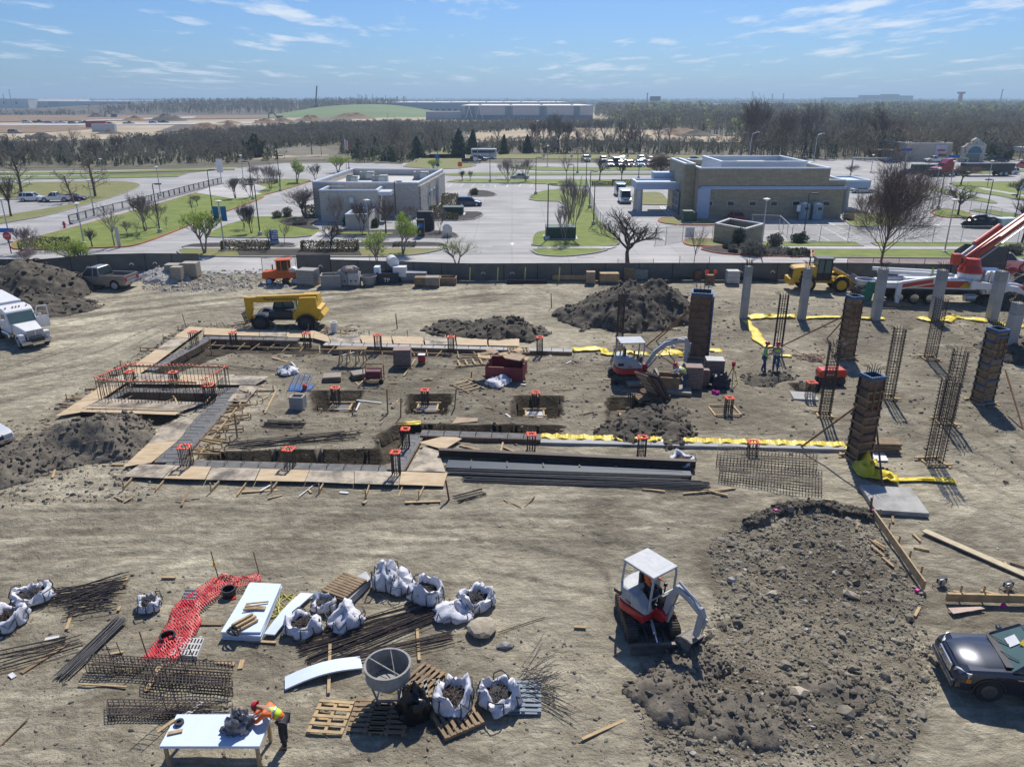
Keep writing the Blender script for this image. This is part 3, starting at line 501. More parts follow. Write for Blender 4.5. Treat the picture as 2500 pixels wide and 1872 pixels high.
# haze: pale air over the whole scene
def haze():
    me = MB().box((0,19000,44),(70000,40000,90)).build('haze'); me['kind'] = 'stuff'
    m = bpy.data.materials.new('haze_air'); m.use_nodes = True; t = m.node_tree; t.nodes.clear(); v = N(t,'ShaderNodeVolumePrincipled'); v.inputs['Color'].default_value = (.52,.72,.90,1); v.inputs['Density'].default_value = HAZE_D; v.inputs['Anisotropy'].default_value = .2
    o = N(t,'ShaderNodeOutputMaterial'); t.links.new(v.outputs[0],o.inputs['Volume']); me.data.materials.append(m)
HAZE_D = 3e-4
haze()
# ------------------------------------------------ trees and shrubs
def translucent(m,f=.4,c=None):
    t = m.node_tree; b = t.nodes['Principled BSDF']; o = [x for x in t.nodes if x.type == 'OUTPUT_MATERIAL'][0]; tr = N(t,'ShaderNodeBsdfTranslucent'); mx = N(t,'ShaderNodeMixShader'); mx.inputs[0].default_value = f
    t.links.new(b.inputs['Base Color'].links[0].from_socket,tr.inputs[0]); t.links.new(b.outputs[0],mx.inputs[1]); t.links.new(tr.outputs[0],mx.inputs[2]); t.links.new(mx.outputs[0],o.inputs[0])
for m in WB: translucent(m,.45)
LEAF = mat('spring_leaf',(.16,.24,.025),.6,c2=(.30,.40,.06),vs=2.5); LEAFP = mat('pale_leaf',(.24,.32,.08),.6,c2=(.36,.44,.15),vs=2.5); LEAFD = mat('evergreen_leaf',(.03,.05,.02),.7,c2=(.075,.11,.04),vs=1.5); LEAFO = mat('brown_hedge_leaf',(.075,.07,.025),.8,c2=(.16,.14,.055),vs=1.5)
LEAFV = mat('purple_blossom',(.30,.16,.26),.8,c2=(.45,.28,.38),vs=3); LEAFS = mat('silver_shrub_leaf',(.13,.13,.105),.8,c2=(.24,.23,.19),vs=2)
for m in (LEAF,LEAFP,LEAFV): translucent(m,.5)
for m in (LEAFD,LEAFO,LEAFS): translucent(m,.25)
def leafcloud(pts,n,size,spread,g):
    P_ = np.asarray(pts,float); c = P_[g.integers(0,len(P_),n)] + g.normal(0,spread,(n,3)); a = g.normal(0,1,(n,3)); a /= np.linalg.norm(a,axis=1)[:,None]; b = np.cross(a,g.normal(0,1,(n,3))); b /= np.linalg.norm(b,axis=1)[:,None]
    s = size*g.uniform(.6,1.4,(n,1)); V = np.stack([c - a*s,c - b*s*.6,c + a*s,c + b*s*.6],1).reshape(-1,3); return V,np.arange(4*n).reshape(-1,4)
def branches(seed,h,trunk,spread,lv,kids,r0,up=.3,stems=1,wig=.18,lens=.62,rmin=.008):
    g = random.Random(seed); T = MB(); B = MB(); tips = []
    def br(p,d,L,r,l):
        q = p; pts = [p]; n = 3 if l < lv else 2
        for i in range(n):
            w_ = wig*(.25 if l == 0 and stems < 3 else 1); d = (d + Vector((g.gauss(0,w_),g.gauss(0,w_),g.gauss(0,w_*.6) + up*.12))).normalized(); q = q + d*L/n; pts.append(q)
        re = max(rmin*.7,r*.55); (T if l == 0 else B).tube(pts,max(r,rmin),6 if l < 1 else (4 if l < 3 else 3),re,caps=False)
        if l >= lv: tips.append(pts[-1]); return
        k = kids[min(l,len(kids) - 1)]
        for j in range(k):
            f = .35 + .65*(j + 1)/k if l else (.15 + .85*(j + 1)/k if k > 12 else .75 + .25*(j + 1)/k); f = min(f,1); i = min(int(f*n),n - 1); o = pts[i].lerp(pts[i+1],min(1,f*n - i))
            a = j*2.4 + g.uniform(0,1.2); sp = spread*(g.uniform(.7,1.25)); nrm = d.orthogonal().normalized(); nrm = Matrix.Rotation(a,3,d) @ nrm
            nd = (d*math.cos(sp) + nrm*math.sin(sp) + Vector((0,0,up*.25))).normalized(); br(o,nd,L*lens*g.uniform(.8,1.2),r*((.62 if k < 12 else .34) if l == 0 else .48)*(1 if j < k - 1 else 1.15),l + 1)
    for s in range(stems):
        a = s*2*math.pi/stems + g.uniform(0,.8); d = Vector((math.cos(a)*.32,math.sin(a)*.32,1)).normalized() if stems > 1 else Vector((g.gauss(0,.03),g.gauss(0,.03),1)).normalized()
        br(Vector((0,0,-.02)),d,h*trunk,r0/(stems**.5),0)
    return T,B,tips
PT = {}
def proto(kind,seed,**k):
    key = (kind,seed)
    if key in PT: return PT[key]
    g = np.random.default_rng(seed)
    cfg = dict(bare=(1,.32,.60,4,(6,5,5,4),.023,.3,1),vase=(1,.26,.38,4,(5,4,4,4),.016,.5,3),slim=(1,.45,.5,4,(6,4,3,3),.016,.5,1),elm=(1,.62,.62,4,(30,8,7,5),.016,.55,1),leafy=(1,.34,.5,3,(6,4,4),.03,.35,2),cyp=(1,.8,1.0,3,(18,6,5),.022,.15,1))[kind]
    h,tr,sp_,lv,kd,r0,up,st = cfg
    T,B,tips = branches(seed,h,tr,sp_,lv,kd,r0,up,st,rmin=.0011 if kind in ('elm',) else .0016,lens={'cyp': .30,'elm': .60}.get(kind,.66))
    mx = np.percentile([v[2] for v in B.v],98.5); f = 1/mx
    for b_ in (T,B): b_.v = [(v[0]*f,v[1]*f,v[2]*f) for v in b_.v]
    tips = [t*f for t in tips]; wd = max(.05,2*np.percentile([math.hypot(v[0],v[1]) for v in B.v],90)); mt,mb = T.build('trunk'),B.build('crown'); me = [mt.data,mb.data]; bpy.data.objects.remove(mt); bpy.data.objects.remove(mb)
    PT[key] = (me,wd,tips); return PT[key]
def tree(kind,seed,base,h,w,label,group=None,leaf=None,nleaf=900,ls=.022,bark='barkg',name='bare_tree',cat='tree',rz=None):
    me,wd,tips = proto(kind,seed); o = thing(name,label,cat,base,rz if rz is not None else random.uniform(0,6.28),group); s = (w/wd,w/wd,h)
    for nm,m_ in zip(('trunk','crown'),me):
        key = m_.name + bark; 
        if key not in PT: c = m_.copy(); c.name = nm; c.materials.append(M[bark]); PT[key] = c
        q = bpy.data.objects.new(nm,PT[key]); col.objects.link(q); q.parent = o; q.scale = s
    if leaf is not None:
        g = np.random.default_rng(seed + int(abs(base[0])*10)); sc_ = np.array(s)
        V,F = leafcloud(np.array([tuple(t) for t in tips])*sc_,nleaf,ls*max(h,w),.035*w,g); mesh_np('foliage',V,F,[leaf],parent=o)
    return o
def bush(kind,base,d,label,leaf,seed=1,n=900,ls=.09,name='shrub',cat='shrub',group=None,rz=0,shape='ball',h=None):
    g = np.random.default_rng(seed); o = thing(name,label,cat,base,rz,group); m = n
    if shape == 'box': 
        p = g.uniform(-.5,.5,(m,3)); ax = g.integers(0,3,m); sg = np.sign(p[np.arange(m),ax]); edge = g.random(m) < .75; p[np.arange(m),ax] = np.where(edge,sg*.5,p[np.arange(m),ax]); p[:,2] = np.abs(p[:,2] + .5)
        lump = 1 + .16*(fbm(p[:,0]*d[0]*1.3 + 9,p[:,1]*3,3,seed) - .5)*2; p[:,2] *= lump; p[:,1] *= lump
        p = p*np.array(d)
    elif shape == 'cone':
        t = g.random(m)**1.3; a = g.uniform(0,6.28,m); lob = 1 + .22*np.sin(a*3 + t*9) + .2*np.sin(a*5 - t*14); r = (1 - t)**.75*.5*lob*(g.random(m)**.35); p = np.stack([r*np.cos(a)*d[0],r*np.sin(a)*d[1],(t*.97 + .03)*d[2]],-1)
    else:
        v = g.normal(0,1,(m,3)); v /= np.linalg.norm(v,axis=1)[:,None]; lob = 1 + .25*np.sin(v[:,0]*5 + seed)*np.sin(v[:,1]*4 + 1) + .15*np.sin(v[:,2]*7); r = .5*lob*g.random(m)**.3; p = v*r[:,None]*np.array(d); p[:,2] += d[2]*.5; p = p[p[:,2] > 0]
    q = MB(); gg = random.Random(seed)
    for i in range(7): a = gg.uniform(0,6.28); q.tube([(gg.gauss(0,.04)*d[0],gg.gauss(0,.04)*d[1],-.05),(math.cos(a)*d[0]*.22,math.sin(a)*d[1]*.22,d[2]*.6)],.03,4,.012)
    q.build('stems',M['barkd'],o); V,F = leafcloud(p,len(p),ls,.02,g); mesh_np('foliage',V,F,[leaf],parent=o); return o
def tr(k,x,yb,yt,wpx,kind,seed,label,**kw):
    p = P(k,x,yb); h = max(.5,topz(k,yt,p.y)); w = wpx/KR[k][2]*mpp(p); return tree(kind,seed,p,h,w,label,**kw)
GB = 'bare trees around the bank lots'
for a in ((11,185,345,-30,260,'cyp',3,'tall grey-green tree behind the parked white vehicle at far left','barkd'),(11,95,520,165,250,'bare',4,'bare dense tree on the grass at the left frame edge','barkd'),(11,625,400,125,250,'cyp',5,'bare tree standing in front of the maroon car','bark'),
          (11,805,350,-20,240,'cyp',6,'tallest bare reddish cypress tree right of the parked pickup','bark'),(11,968,770,390,240,'slim',7,'bare tree beside the dark sign post on the grass slope','barkg'),(11,1080,690,555,120,'bare',8,'small bare tree right of the dark sign post','barkg'),
          (11,1165,712,535,110,'slim',9,'leaning thin bare tree low on the grass slope','barkg'),(11,1225,642,325,270,'vase',10,'widest vase-shaped bare tree in front of the bridge railing','barkg'),(11,1325,600,395,190,'vase',11,'bare tree just left of the black lamp post on the slope','barkg'),
          (11,1408,640,510,70,'slim',12,'tiny bare sapling right of the black lamp post','barkg'),(11,780,777,620,120,'bare',13,'small leaning bare tree near the left grey lamp post','barkd'),(11,1625,497,330,90,'slim',14,'thin bare tree beside the drainage slab','barkd'),
          (11,1668,432,335,90,'bare',15,'small bare tree nearest the railing end','barkd'),(11,2060,625,430,140,'vase',16,'left bare tree on the lawn island before the bank','barkd'),(11,2130,662,405,130,'vase',17,'right bare tree on the lawn island before the bank','barkd'),
          (11,2110,360,180,140,'vase',18,'bare tree right of the concrete drainage slab','barkg'),(11,1990,368,190,120,'vase',19,'bare tree growing by the drainage outlet','barkg'),(12,210,290,80,150,'vase',20,'bare tree beside the purple blossom tree','barkg'),
          (12,290,265,120,110,'vase',21,'small bare tree behind the tall black lamp post','barkg'),(12,585,215,75,130,'vase',22,'bare tree at the left rear corner of the bank','barkd'),(12,775,662,340,180,'bare',23,'grey bare tree in front of the bank projecting wing','barkg'),
          (12,210,810,595,120,'slim',24,'thin dark tree left of the blue monument sign','barkd'),(12,328,757,550,130,'slim',25,'thin bare tree right of the blue monument sign','bark'),(12,715,800,560,210,'bare',26,'wide dark bare tree behind the trimmed hedge','barkd'),
          (12,980,662,390,190,'vase',27,'reddish bare tree before the bank service enclosure','bark'),(12,1185,668,370,210,'bare',28,'reddish bare tree left of the black lamp before the bank','bark'),(12,1635,650,450,130,'vase',29,'bare tree between the bank hedge and the sign board','barkg'),
          (12,1385,560,425,150,'vase',30,'low bare tree against the bank front wall','barkg'),(12,1495,560,440,80,'slim',31,'slim reddish bare tree at the bank right front corner','bark'),(12,45,662,430,110,'bare',32,'leaning bare tree beside the black lamp on the lawn island','barkd'),
          (12,1830,215,130,60,'vase',33,'small bush-like tree left on the strip behind the bank','barkd'),(12,1895,215,130,50,'vase',34,'small bush-like tree right on the strip behind the bank','barkg'),(12,2200,200,40,130,'vase',35,'bare tree far along the strip left of the silver car','barkg'),
          (13,138,227,35,160,'vase',36,'bare tree left of the silver car on the road','barkg'),(13,290,222,35,150,'vase',37,'bare tree right of the silver car on the road','barkg'),(13,632,215,-10,120,'slim',38,'tall thin bare tree behind the long lawn island','barkg'),
          (13,912,212,20,160,'bare',39,'bare tree near the temporary fence corner','barkd'),(13,1098,215,45,130,'bare',40,'bare tree behind the parked vans','barkd'),(13,1415,195,-10,230,'elm',41,'dense reddish bare tree behind the drive-through canopy','bark'),
          (13,650,420,190,120,'vase',42,'rear tree of the clump on the long lawn island','barkg'),(13,620,752,400,200,'vase',43,'front tree of the clump beside the green cabinet','barkg'),(13,695,700,210,230,'vase',44,'tallest tree of the clump on the long lawn island','barkg'),
          (13,1150,942,480,480,'bare',45,'big spreading bare tree just behind the site fence','barkd'),(13,1702,965,590,190,'slim',46,'slender bare tree behind the site fence near the enclosure','bark'),(14,1108,1010,255,560,'elm',47,'huge dense brown bare tree beside the tan bank','bark'),
          (14,1005,732,480,200,'vase',48,'bare tree hidden behind the huge dense tree','bark'),(14,1700,652,425,240,'bare',49,'bare tree on the round kerbed island at right','barkd'),(14,1722,420,265,230,'bare',50,'bare tree by the road in front of the red lorry','bark'),
          (14,872,342,265,120,'bare',51,'small dark tree by the signal mast base','barkd'),(14,2150,520,350,150,'bare',52,'bare tree beside the turn arrow sign','barkd'),(14,2195,865,530,260,'bare',53,'bare tree partly behind the orange boom','barkd')):
    k,x,yb,yt,w,kind,sd,lb,bk = a; tr(k,x,yb,yt,w,kind,sd % 7,lb,group=GB,bark=bk)
for a in ((11,1728,832,500,255,90,'green leafing tree at the left tip of the front island'),(11,682,990,735,265,91,'bright green leafing tree behind the dark fence at left'),(12,1325,832,515,250,92,'green leafing tree in front of the bank door'),(12,1112,960,665,215,93,'pale green leafing tree behind the grey cabinet row'),(12,1785,940,722,235,94,'sparse pale green tree behind the middle of the site fence'),
          (12,780,145,20,150,95,'round green tree beside the flag behind the bank'),(12,1582,118,40,110,96,'small round green tree behind the bank right rear'),(12,432,232,45,150,97,'olive budding tree left of the bank roof')):
    k,x,yb,yt,w,sd,lb = a; big = yt > 400; pale = sd in (93,94,97)
    tr(k,x,yb,yt,w,'leafy',sd % 5 + 60,lb,leaf=LEAFP if pale else LEAF,nleaf=(1500 if sd == 94 else 4200) if big else 1300,ls=.015 if big else .03,name='leafing_tree',group='trees coming into green leaf')
for a in ((11,230,822,600,230,'purple blossom tree beside the round hedge at left'),(11,200,932,800,230,'low purple blossom tree behind the dirt pile'),(11,2180,195,88,150,'pink purple blossom tree near the far road')):
    k,x,yb,yt,w,lb = a; tr(k,x,yb,yt,w,'vase',3,lb,leaf=LEAFV,nleaf=420,ls=.012,name='blossom_tree',group='purple blossom trees')
p = P(12,505,525); tree('vase',5,p,3.9,4.8,'reddish rounded bare shrub tree beside the bank left wall',leaf=mat('red_bud',(.20,.12,.10),.8,c2=(.3,.2,.17)),nleaf=900,ls=.012,name='blossom_tree')
S_ = lambda k,x0,x1,yb,yt,dy: (P(k,(x0 + x1)/2,yb),((x1 - x0)/KR[k][2]*mpp(P(k,x0,yb)),dy,topz(k,yt,P(k,x0,yb).y)))
for k,x0,x1,yb,yt,dy,lf,sh,lb,nm in ((11,235,545,792,705,3.2,LEAFO,'box','big rounded brown hedge at the left end of the grass slope','hedge'),(11,1970,2330,240,200,3,LEAFO,'box','long low hedge behind the drainage slab','hedge'),(12,-190,195,800,725,1.2,LEAFO,'box','trimmed hedge left of the blue monument sign','hedge'),
        (12,480,945,808,722,1.3,LEAFO,'box','long trimmed hedge on the dark mulch before the bank','hedge'),(12,1560,1650,520,430,4,LEAFO,'box','brown hedge along the bank right wall, nearest part','hedge'),(12,1660,1785,425,330,5,LEAFO,'box','brown hedge along the bank right wall, farther part','hedge'),
        (12,1675,1790,542,487,1.5,LEAFO,'box','square brown hedge left of the dark mulch island','hedge'),(12,1895,1965,335,275,1.4,LEAFO,'ball','round shrub on the small dark island by the blue car','shrub'),(12,500,580,505,430,2,LEAFO,'box','brown shrub block at the bank left wall','shrub'),
        (12,230,310,530,465,2,LEAFS,'ball','pale shrub left end of the mulch bed','shrub'),(12,315,395,520,435,2,LEAFS,'ball','taller pale shrub on the mulch bed','shrub'),(12,390,530,590,530,2,LEAFS,'ball','spreading pale shrub on the dark mulch bed','shrub'),
        (12,820,880,590,500,1.6,LEAFD,'ball','dark evergreen shrub left of the bank enclosure','shrub'),(12,1060,1130,605,530,1.6,LEAFD,'ball','dark evergreen shrub right of the bank enclosure','shrub'),(12,1250,1430,772,732,1.3,LEAFS,'box','low pale planting under the green leafing tree','shrub'),
        (13,2025,2125,770,608,1.8,LEAFD,'ball','dark round evergreen shrub against the tan enclosure','shrub'),(13,2085,2300,840,710,2.5,LEAFS,'ball','largest silver shrub beside the tan enclosure','shrub'),(13,2000,2080,820,750,1.8,LEAFS,'ball','small silver shrub left in the planting bed','shrub'),
        (13,1955,2000,790,745,1.2,LEAFD,'ball','small dark shrub left of the silver shrubs','shrub'),(14,230,350,900,785,1.8,LEAFS,'ball','grey open shrub behind the planting bed','shrub'),(14,410,545,865,785,1.6,LEAFD,'ball','dark round-topped shrub beside the black lamp','shrub'),
        (14,200,400,955,905,1.5,LEAFS,'box','low pale ground shrubs in the bed, left part','shrub'),(14,395,540,962,912,1.5,LEAFD,'box','low dark ground shrubs in the bed, right part','shrub'),(14,810,900,690,635,2,LEAFS,'ball','small dry shrub at the tan bank right corner','shrub'),
        (13,850,1020,255,220,1.5,LEAFO,'box','low dry shrubs behind the fenced lot, left part','shrub'),(13,1020,1230,252,205,1.5,LEAFO,'box','low dry shrubs behind the fenced lot, right part','shrub'),(14,2060,2200,955,870,2,LEAFS,'ball','pale dry shrub behind the white pickup','shrub'),
        (22,15,160,640,460,14,mat('oak_leaf',(.028,.045,.012),.8,c2=(.06,.085,.025),vs=.8),'ball','broad dark green tree at the brush edge left of the field','evergreen_tree'),(22,900,1010,640,480,9,LEAFD,'cone','leftmost cedar of the group behind the bank','evergreen_tree'),(22,1050,1140,620,470,9,LEAFD,'cone','second cedar of the group behind the bank','evergreen_tree'),
        (22,1205,1350,600,430,11,LEAFD,'cone','tallest middle cedar behind the bank','evergreen_tree'),(22,1120,1290,665,540,9,LEAFD,'cone','wide low cedar in front of the cedar group','evergreen_tree'),(22,1370,1520,640,460,10,LEAFD,'cone','rightmost cedar of the group behind the bank','evergreen_tree'),
        (22,1720,1880,610,400,12,LEAFD,'cone','biggest dark cedar left of the bus','evergreen_tree'),(22,1860,1975,610,405,11,LEAFD,'cone','dark cedar directly behind the bus','evergreen_tree'),(22,2140,2220,610,450,10,LEAFD,'cone','slim cedar right of the bus','evergreen_tree'),(23,255,350,600,450,9,LEAFD,'cone','lone cedar behind the empty lot','evergreen_tree'),
        (14,1830,1990,215,35,14,LEAFD,'ball','round live oak behind the store','evergreen_tree'),(14,1970,2125,215,75,12,LEAFD,'ball','smaller live oak right of the store','evergreen_tree')):
    b_,d_ = S_(k,x0,x1,yb,yt,dy); vol = d_[0]*d_[2]; far_ = b_.y > 180
    if nm == 'evergreen_tree': d_ = (d_[0],d_[0],d_[2])
    bush(None,b_,d_,lb,lf,seed=int(x0 + yb),n=int(min(6000,900 + vol*(45 if far_ else 420))),ls=.30 if far_ else .085,shape=sh,name=nm,cat={'hedge': 'hedge','shrub': 'shrub'}.get(nm,'tree'))
# individual bare trees along the near edge of the woods
g = random.Random(3); i = 0
EDGE = [(23,x) for x in (60,350,440,520,570,640,720,790,860,960,1010,1080,1130,1200,1260,1400,1500)] + [(24,x) for x in (20,90,180,270,340,420,500,560,690,820,900,1010,1100,1190)] + [(21,x) for x in (60,300,620,830,1000,1380,1700)] + [(22,640),(22,1240),(22,1620),(22,560)]
for k,x in EDGE:
    yb = {23: 600,24: 600,21: 690,22: 640}[k] + g.uniform(-25,5); p = P(k,x,yb); kd = g.choice(['bare','slim','slim','vase']); hh = g.uniform(7.5,12) if k != 21 else g.uniform(6,9)
    if k == 24: hh *= 1.25
    tree(kd,g.randrange(1,6),p,hh,hh*g.uniform(.45,.8),'bare grey tree standing at the near edge of the far woods',group='bare trees at the edge of the woods',bark=g.choice(['barkg','bark']))
# ------------------------------------------------ buildings
def text(s,size,m,parent,loc,rot,name='lettering',ext=.01,align='LEFT'):
    cu = bpy.data.curves.new(name,'FONT'); cu.body = s; cu.size = size; cu.extrude = ext; cu.align_x = align; cu.resolution_u = 2; o = bpy.data.objects.new(name,cu); col.objects.link(o); dg = bpy.context.evaluated_depsgraph_get(); me = bpy.data.meshes.new_from_object(o.evaluated_get(dg))
    bpy.data.objects.remove(o); q = bpy.data.objects.new(name,me); me.materials.clear(); me.materials.append(m); col.objects.link(q); q.parent = parent; q.location = loc; q.rotation_euler = rot; return q
def ringwalls(b,poly,z0,z1,t=.3):
    n = len(poly)
    for i in range(n):
        p,q = Vector(poly[i]),Vector(poly[(i+1) % n]); d = (q - p).normalized(); nn = Vector((-d.y,d.x))*t/2; p2 = p + nn; q2 = q + nn - d*t
        p2 = p + nn; b.bar((p2.x,p2.y,(z0+z1)/2),(q2.x,q2.y,(z0+z1)/2),t,z1 - z0)
def block(root,poly,h,wm,cop=None,name='wall',par=.7,roofm=None,z0=0,ch=.18):
    ar = sum(poly[i][0]*poly[(i+1) % len(poly)][1] - poly[(i+1) % len(poly)][0]*poly[i][1] for i in range(len(poly)))
    if ar < 0: poly = poly[::-1]
    b = MB(); ringwalls(b,poly,z0,h); b.build(name,wm,root)
    c = Vector((sum(p[0] for p in poly)/len(poly),sum(p[1] for p in poly)/len(poly))); ins = [c + (Vector(p) - c)*.985 for p in poly]
    r = MB().prism(ins,h - par - .2,h - par).build('roof',roofm or M['concl'],root)
    if cop:
        b = MB(); outp = [c + (Vector(p) - c)*1.004 for p in poly]; ringwalls(b,outp,h + .002,h + ch,.38); b.build('coping',cop,root)
    return r
COP = mat('white_coping',(.62,.68,.76),.35,.3,var=.05); BW = brickmat('grey_block_wall',(.62,.56,.48),(.66,.60,.52),(.55,.50,.43),1.2,.4,.03); BT = brickmat('tan_stone_wall',(.48,.40,.265),(.38,.325,.215),(.30,.26,.185),1.2,.3,.025)
BS = brickmat('striped_stone_wall',(.47,.43,.38),(.31,.29,.26),(.55,.51,.46),1.2,.35,.05); STU = mat('stucco',(.50,.42,.33),.9,var=.06)
v2 = lambda p: (p[0],p[1])
# left bank
r = thing('bank_building','grey block bank with flat roof numbered 2420 and four roof units','building',(0,0,0))
FL,FRt = P(12,585,508),P(12,1465,520); RR = P(12,1672,362); RL = Vector((-27.2,134,0)); hB = topz(12,238,FRt.y)
block(r,[v2(FL),v2(FRt),v2(RR),v2(RL)],hB,BW,COP,par=.9)
u = Vector((FRt.x - FL.x,FRt.y - FL.y,0)).normalized()
b = MB(); b.bar(Vector((FRt.x + .16,FRt.y + .4,hB/2 - .1)),Vector((RR.x + .16,RR.y - .3,hB/2 - .1)),.25,hB - .5); b.build('side_cladding',BS,r)
for i in range(4):
    f = .30 + i*.11; p = FRt.lerp(RR,f) + Vector((.30,0,hB*.55)); w_ = MB().box(p,(.1,1.3,.7),0).build('window_frame',M['white'],r); MB().box(p + Vector((.045,0,0)),(.06,1.05,.5)).build('pane',M['glass'],w_)
for f in (.32,.62,.66): p = FRt.lerp(RR,f) + Vector((.42,0,0)); MB().box(p + Vector((0,0,hB*.45)),(.18,.16,hB*.9)).build('downpipe',M['offw'],r)
w1,w2 = P(12,640,560),P(12,1128,560); d_ = FL.y - w1.y; hW = topz(12,300,w1.y)
block(r,[(w1.x,w1.y),(w2.x,w2.y),(w2.x,FL.y - .05),(w1.x,FL.y - .05)],hW,BW,COP,name='wing_wall',par=.7)
MB().box((w2.x + .9,w1.y + 1.6,hW - .35),(1.7,3.0,.5)).build('door_canopy',COP,r)
e1,e2 = P(12,845,625),P(12,1000,630); hE = topz(12,505,e1.y)
block(r,[(e1.x,e1.y),(e2.x + .6,e1.y),(e2.x + .6,w1.y - .1),(e1.x,w1.y - .1)],hE,BW,COP,name='enclosure_wall',par=.6)
ad_ = MB(); mL = MB().box((w1.x + 4.4,w1.y - .25,hW*.72),(.5,.3,.7)).build('meter_box',M['white'],r); MB().box((w1.x + 4.4,w1.y - .2,hW*.33),(.09,.09,hW*.62)).build('conduit',M['metal'],r)
text('2420',1.0,M['black'],r,(FL.x + .45,FL.y - .03,hB - 1.05),(R(90),0,math.atan2(u.y,u.x)))
UN = mat('roof_unit_paint',(.30,.33,.31),.6)
for k,x,y,s in ((12,890,245,1.5),(12,1020,205,2.1),(12,1128,238,2.2),(12,1478,205,2.2)):
    zr = hB - .9; p = P(k,x,y,zr); o = MB().box(p + Vector((0,.8,.62)),(s*1.05,s*.8,1.2)).box(p + Vector((0,.8,.08)),(s*1.2,s,.16)).build('roof_unit',UN,r,bevel=.03); MB().lathe([(.45,0),(.45,.1),(.1,.13)],12,c=p + Vector((-s*.2,.8,1.22)),cap=True).build('fan_guard',M['dmetal'],o)
    MB().box(p + Vector((s*.2,.8 - s*.41,.62)),(s*.5,.04,.8)).build('grille',M['metal'],o)
# right bank
r = thing('bank_building','tan stone bank with white mechanical screen and drive-through canopies','building',(0,0,0))
Y0 = 109.5; hT = 6.8; block(r,[(26.2,Y0),(44.5,Y0),(44.5,126),(26.2,126)],hT,BT,COP,par=.9); block(r,[(24.6,Y0 + 2.3),(26.15,Y0 + 2.3),(26.15,122.5),(24.6,122.5)],7.2,BT,COP,name='side_wall',par=.5)
xr = P(14,815,680).x; block(r,[(44.55,Y0 + .1),(xr,Y0 + .1),(xr,121),(44.55,121)],topz(14,385,Y0),BT,COP,name='low_wall',par=.8); block(r,[(41.5,121.1),(xr - .5,121.1),(xr - .5,126.5),(41.5,126.5)],6.6,BT,COP,name='rear_wall',par=.8)
LB = mat('light_blue_panel',(.38,.47,.62),.45,.2,var=.05); zb = topz(13,272,Y0); MB().box(((26.6 + xr)/2,Y0 - .14,zb),(xr - 26.4,.28,.42)).build('blue_band',LB,r); MB().box((27.05,Y0 - .2,zb/2 - .05),(1.7,.5,zb)).build('blue_pier',LB,r)
zw = topz(14,560,Y0)
for x in (117,282,450,685): pass
for k,x in ((13,1836),(13,2018),(14,117),(14,282),(14,450),(14,685)):
    X = Q(k,x,560 if k == 14 else 398,Y0).x
    if k == 13 or True: w_ = MB().box((X,Y0 - .03,zw),(1.0,.16,.72)).build('window_frame',M['offw'],r); MB().box((X,Y0 - .10,zw),(.86,.06,.56)).build('pane',M['glass'],w_)
SCN = mat('corrugated_screen',(.55,.64,.74),.45,.2,var=.06); t_ = SCN.node_tree; wv = N(t_,'ShaderNodeTexWave',wave_type='BANDS',bands_direction='Z',Scale=1.3); tcn = [x for x in t_.nodes if x.type == 'TEX_COORD'][0]; t_.links.new(tcn.outputs['Object'],wv.inputs['Vector']); bpn = N(t_,'ShaderNodeBump',Strength=.8,Distance=.05); t_.links.new(wv.outputs['Fac'],bpn.inputs['Height']); t_.links.new(bpn.outputs[0],t_.nodes['Principled BSDF'].inputs['Normal'])
b = MB(); ringwalls(b,[(29.8,112),(42,112),(42,123.5),(29.8,123.5)],5.9,7.45,.2); s_ = b.build('mechanical_screen',SCN,r); b = MB(); ringwalls(b,[(29.7,111.9),(42.1,111.9),(42.1,123.6),(29.7,123.6)],7.453,7.65,.4); b.build('screen_coping',COP,s_)
MB().box((36,118,6.6),(4,3,1.2)).build('roof_unit',UN,r)
def canopy(x0,x1,y0,y1,z0,z1,posts):
    c_ = MB().box(((x0+x1)/2,(y0+y1)/2,(z0+z1)/2),(x1-x0,y1-y0,z1-z0)).build('drive_canopy',LB,r); b = MB(); ringwalls(b,[(x0,y0),(x1,y0),(x1,y1),(x0,y1)],z1 + .002,z1 + .25,.3); b.build('canopy_parapet',COP,c_)
    for x,y in posts: MB().lathe([(.45,0),(.45,1.1),(.42,1.1),(.40,z0 - .01)],16,c=(x,y,0),cap=True).build('column',M['concl'],r,smooth=40)
canopy(18.3,25.0,114.5,119.5,3.45,4.3,[(19.0,115.2),(19.0,118.4)]); canopy(xr + .1,xr + 7,117,124,3.4,4.3,[(xr + 4,118),(xr + 4,123)]); MB().box((23.2,120.8,4.6),(3,2,1.6)).build('entry_box',LB,r)
b = MB(); b.box((24.45,115.5,1.6),(.1,4.6,3.2)); g_ = b.build('entrance_glazing',M['glassg'],r); b = MB()
for i in range(6): b.box((24.36,113.4 + i*.84,1.6),(.1,.1,3.2))
for z in (.1,1.1,2.1,3.15): b.box((24.35,115.5,z),(.12,4.6,.08))
b.build('mullions',M['metal'],g_)
# tan bin enclosure
r = thing('bin_enclosure','open-topped tan stone enclosure with white coping beside the shrubs','enclosure'); q = PM((2,868,688),(2,1003,716),(2,1084,690),(2,930,664)); block(r,[v2(p) for p in q],topz(2,616,q[0].y),BT,M['concl'],par=1.75,roofm=M['dmetal'])
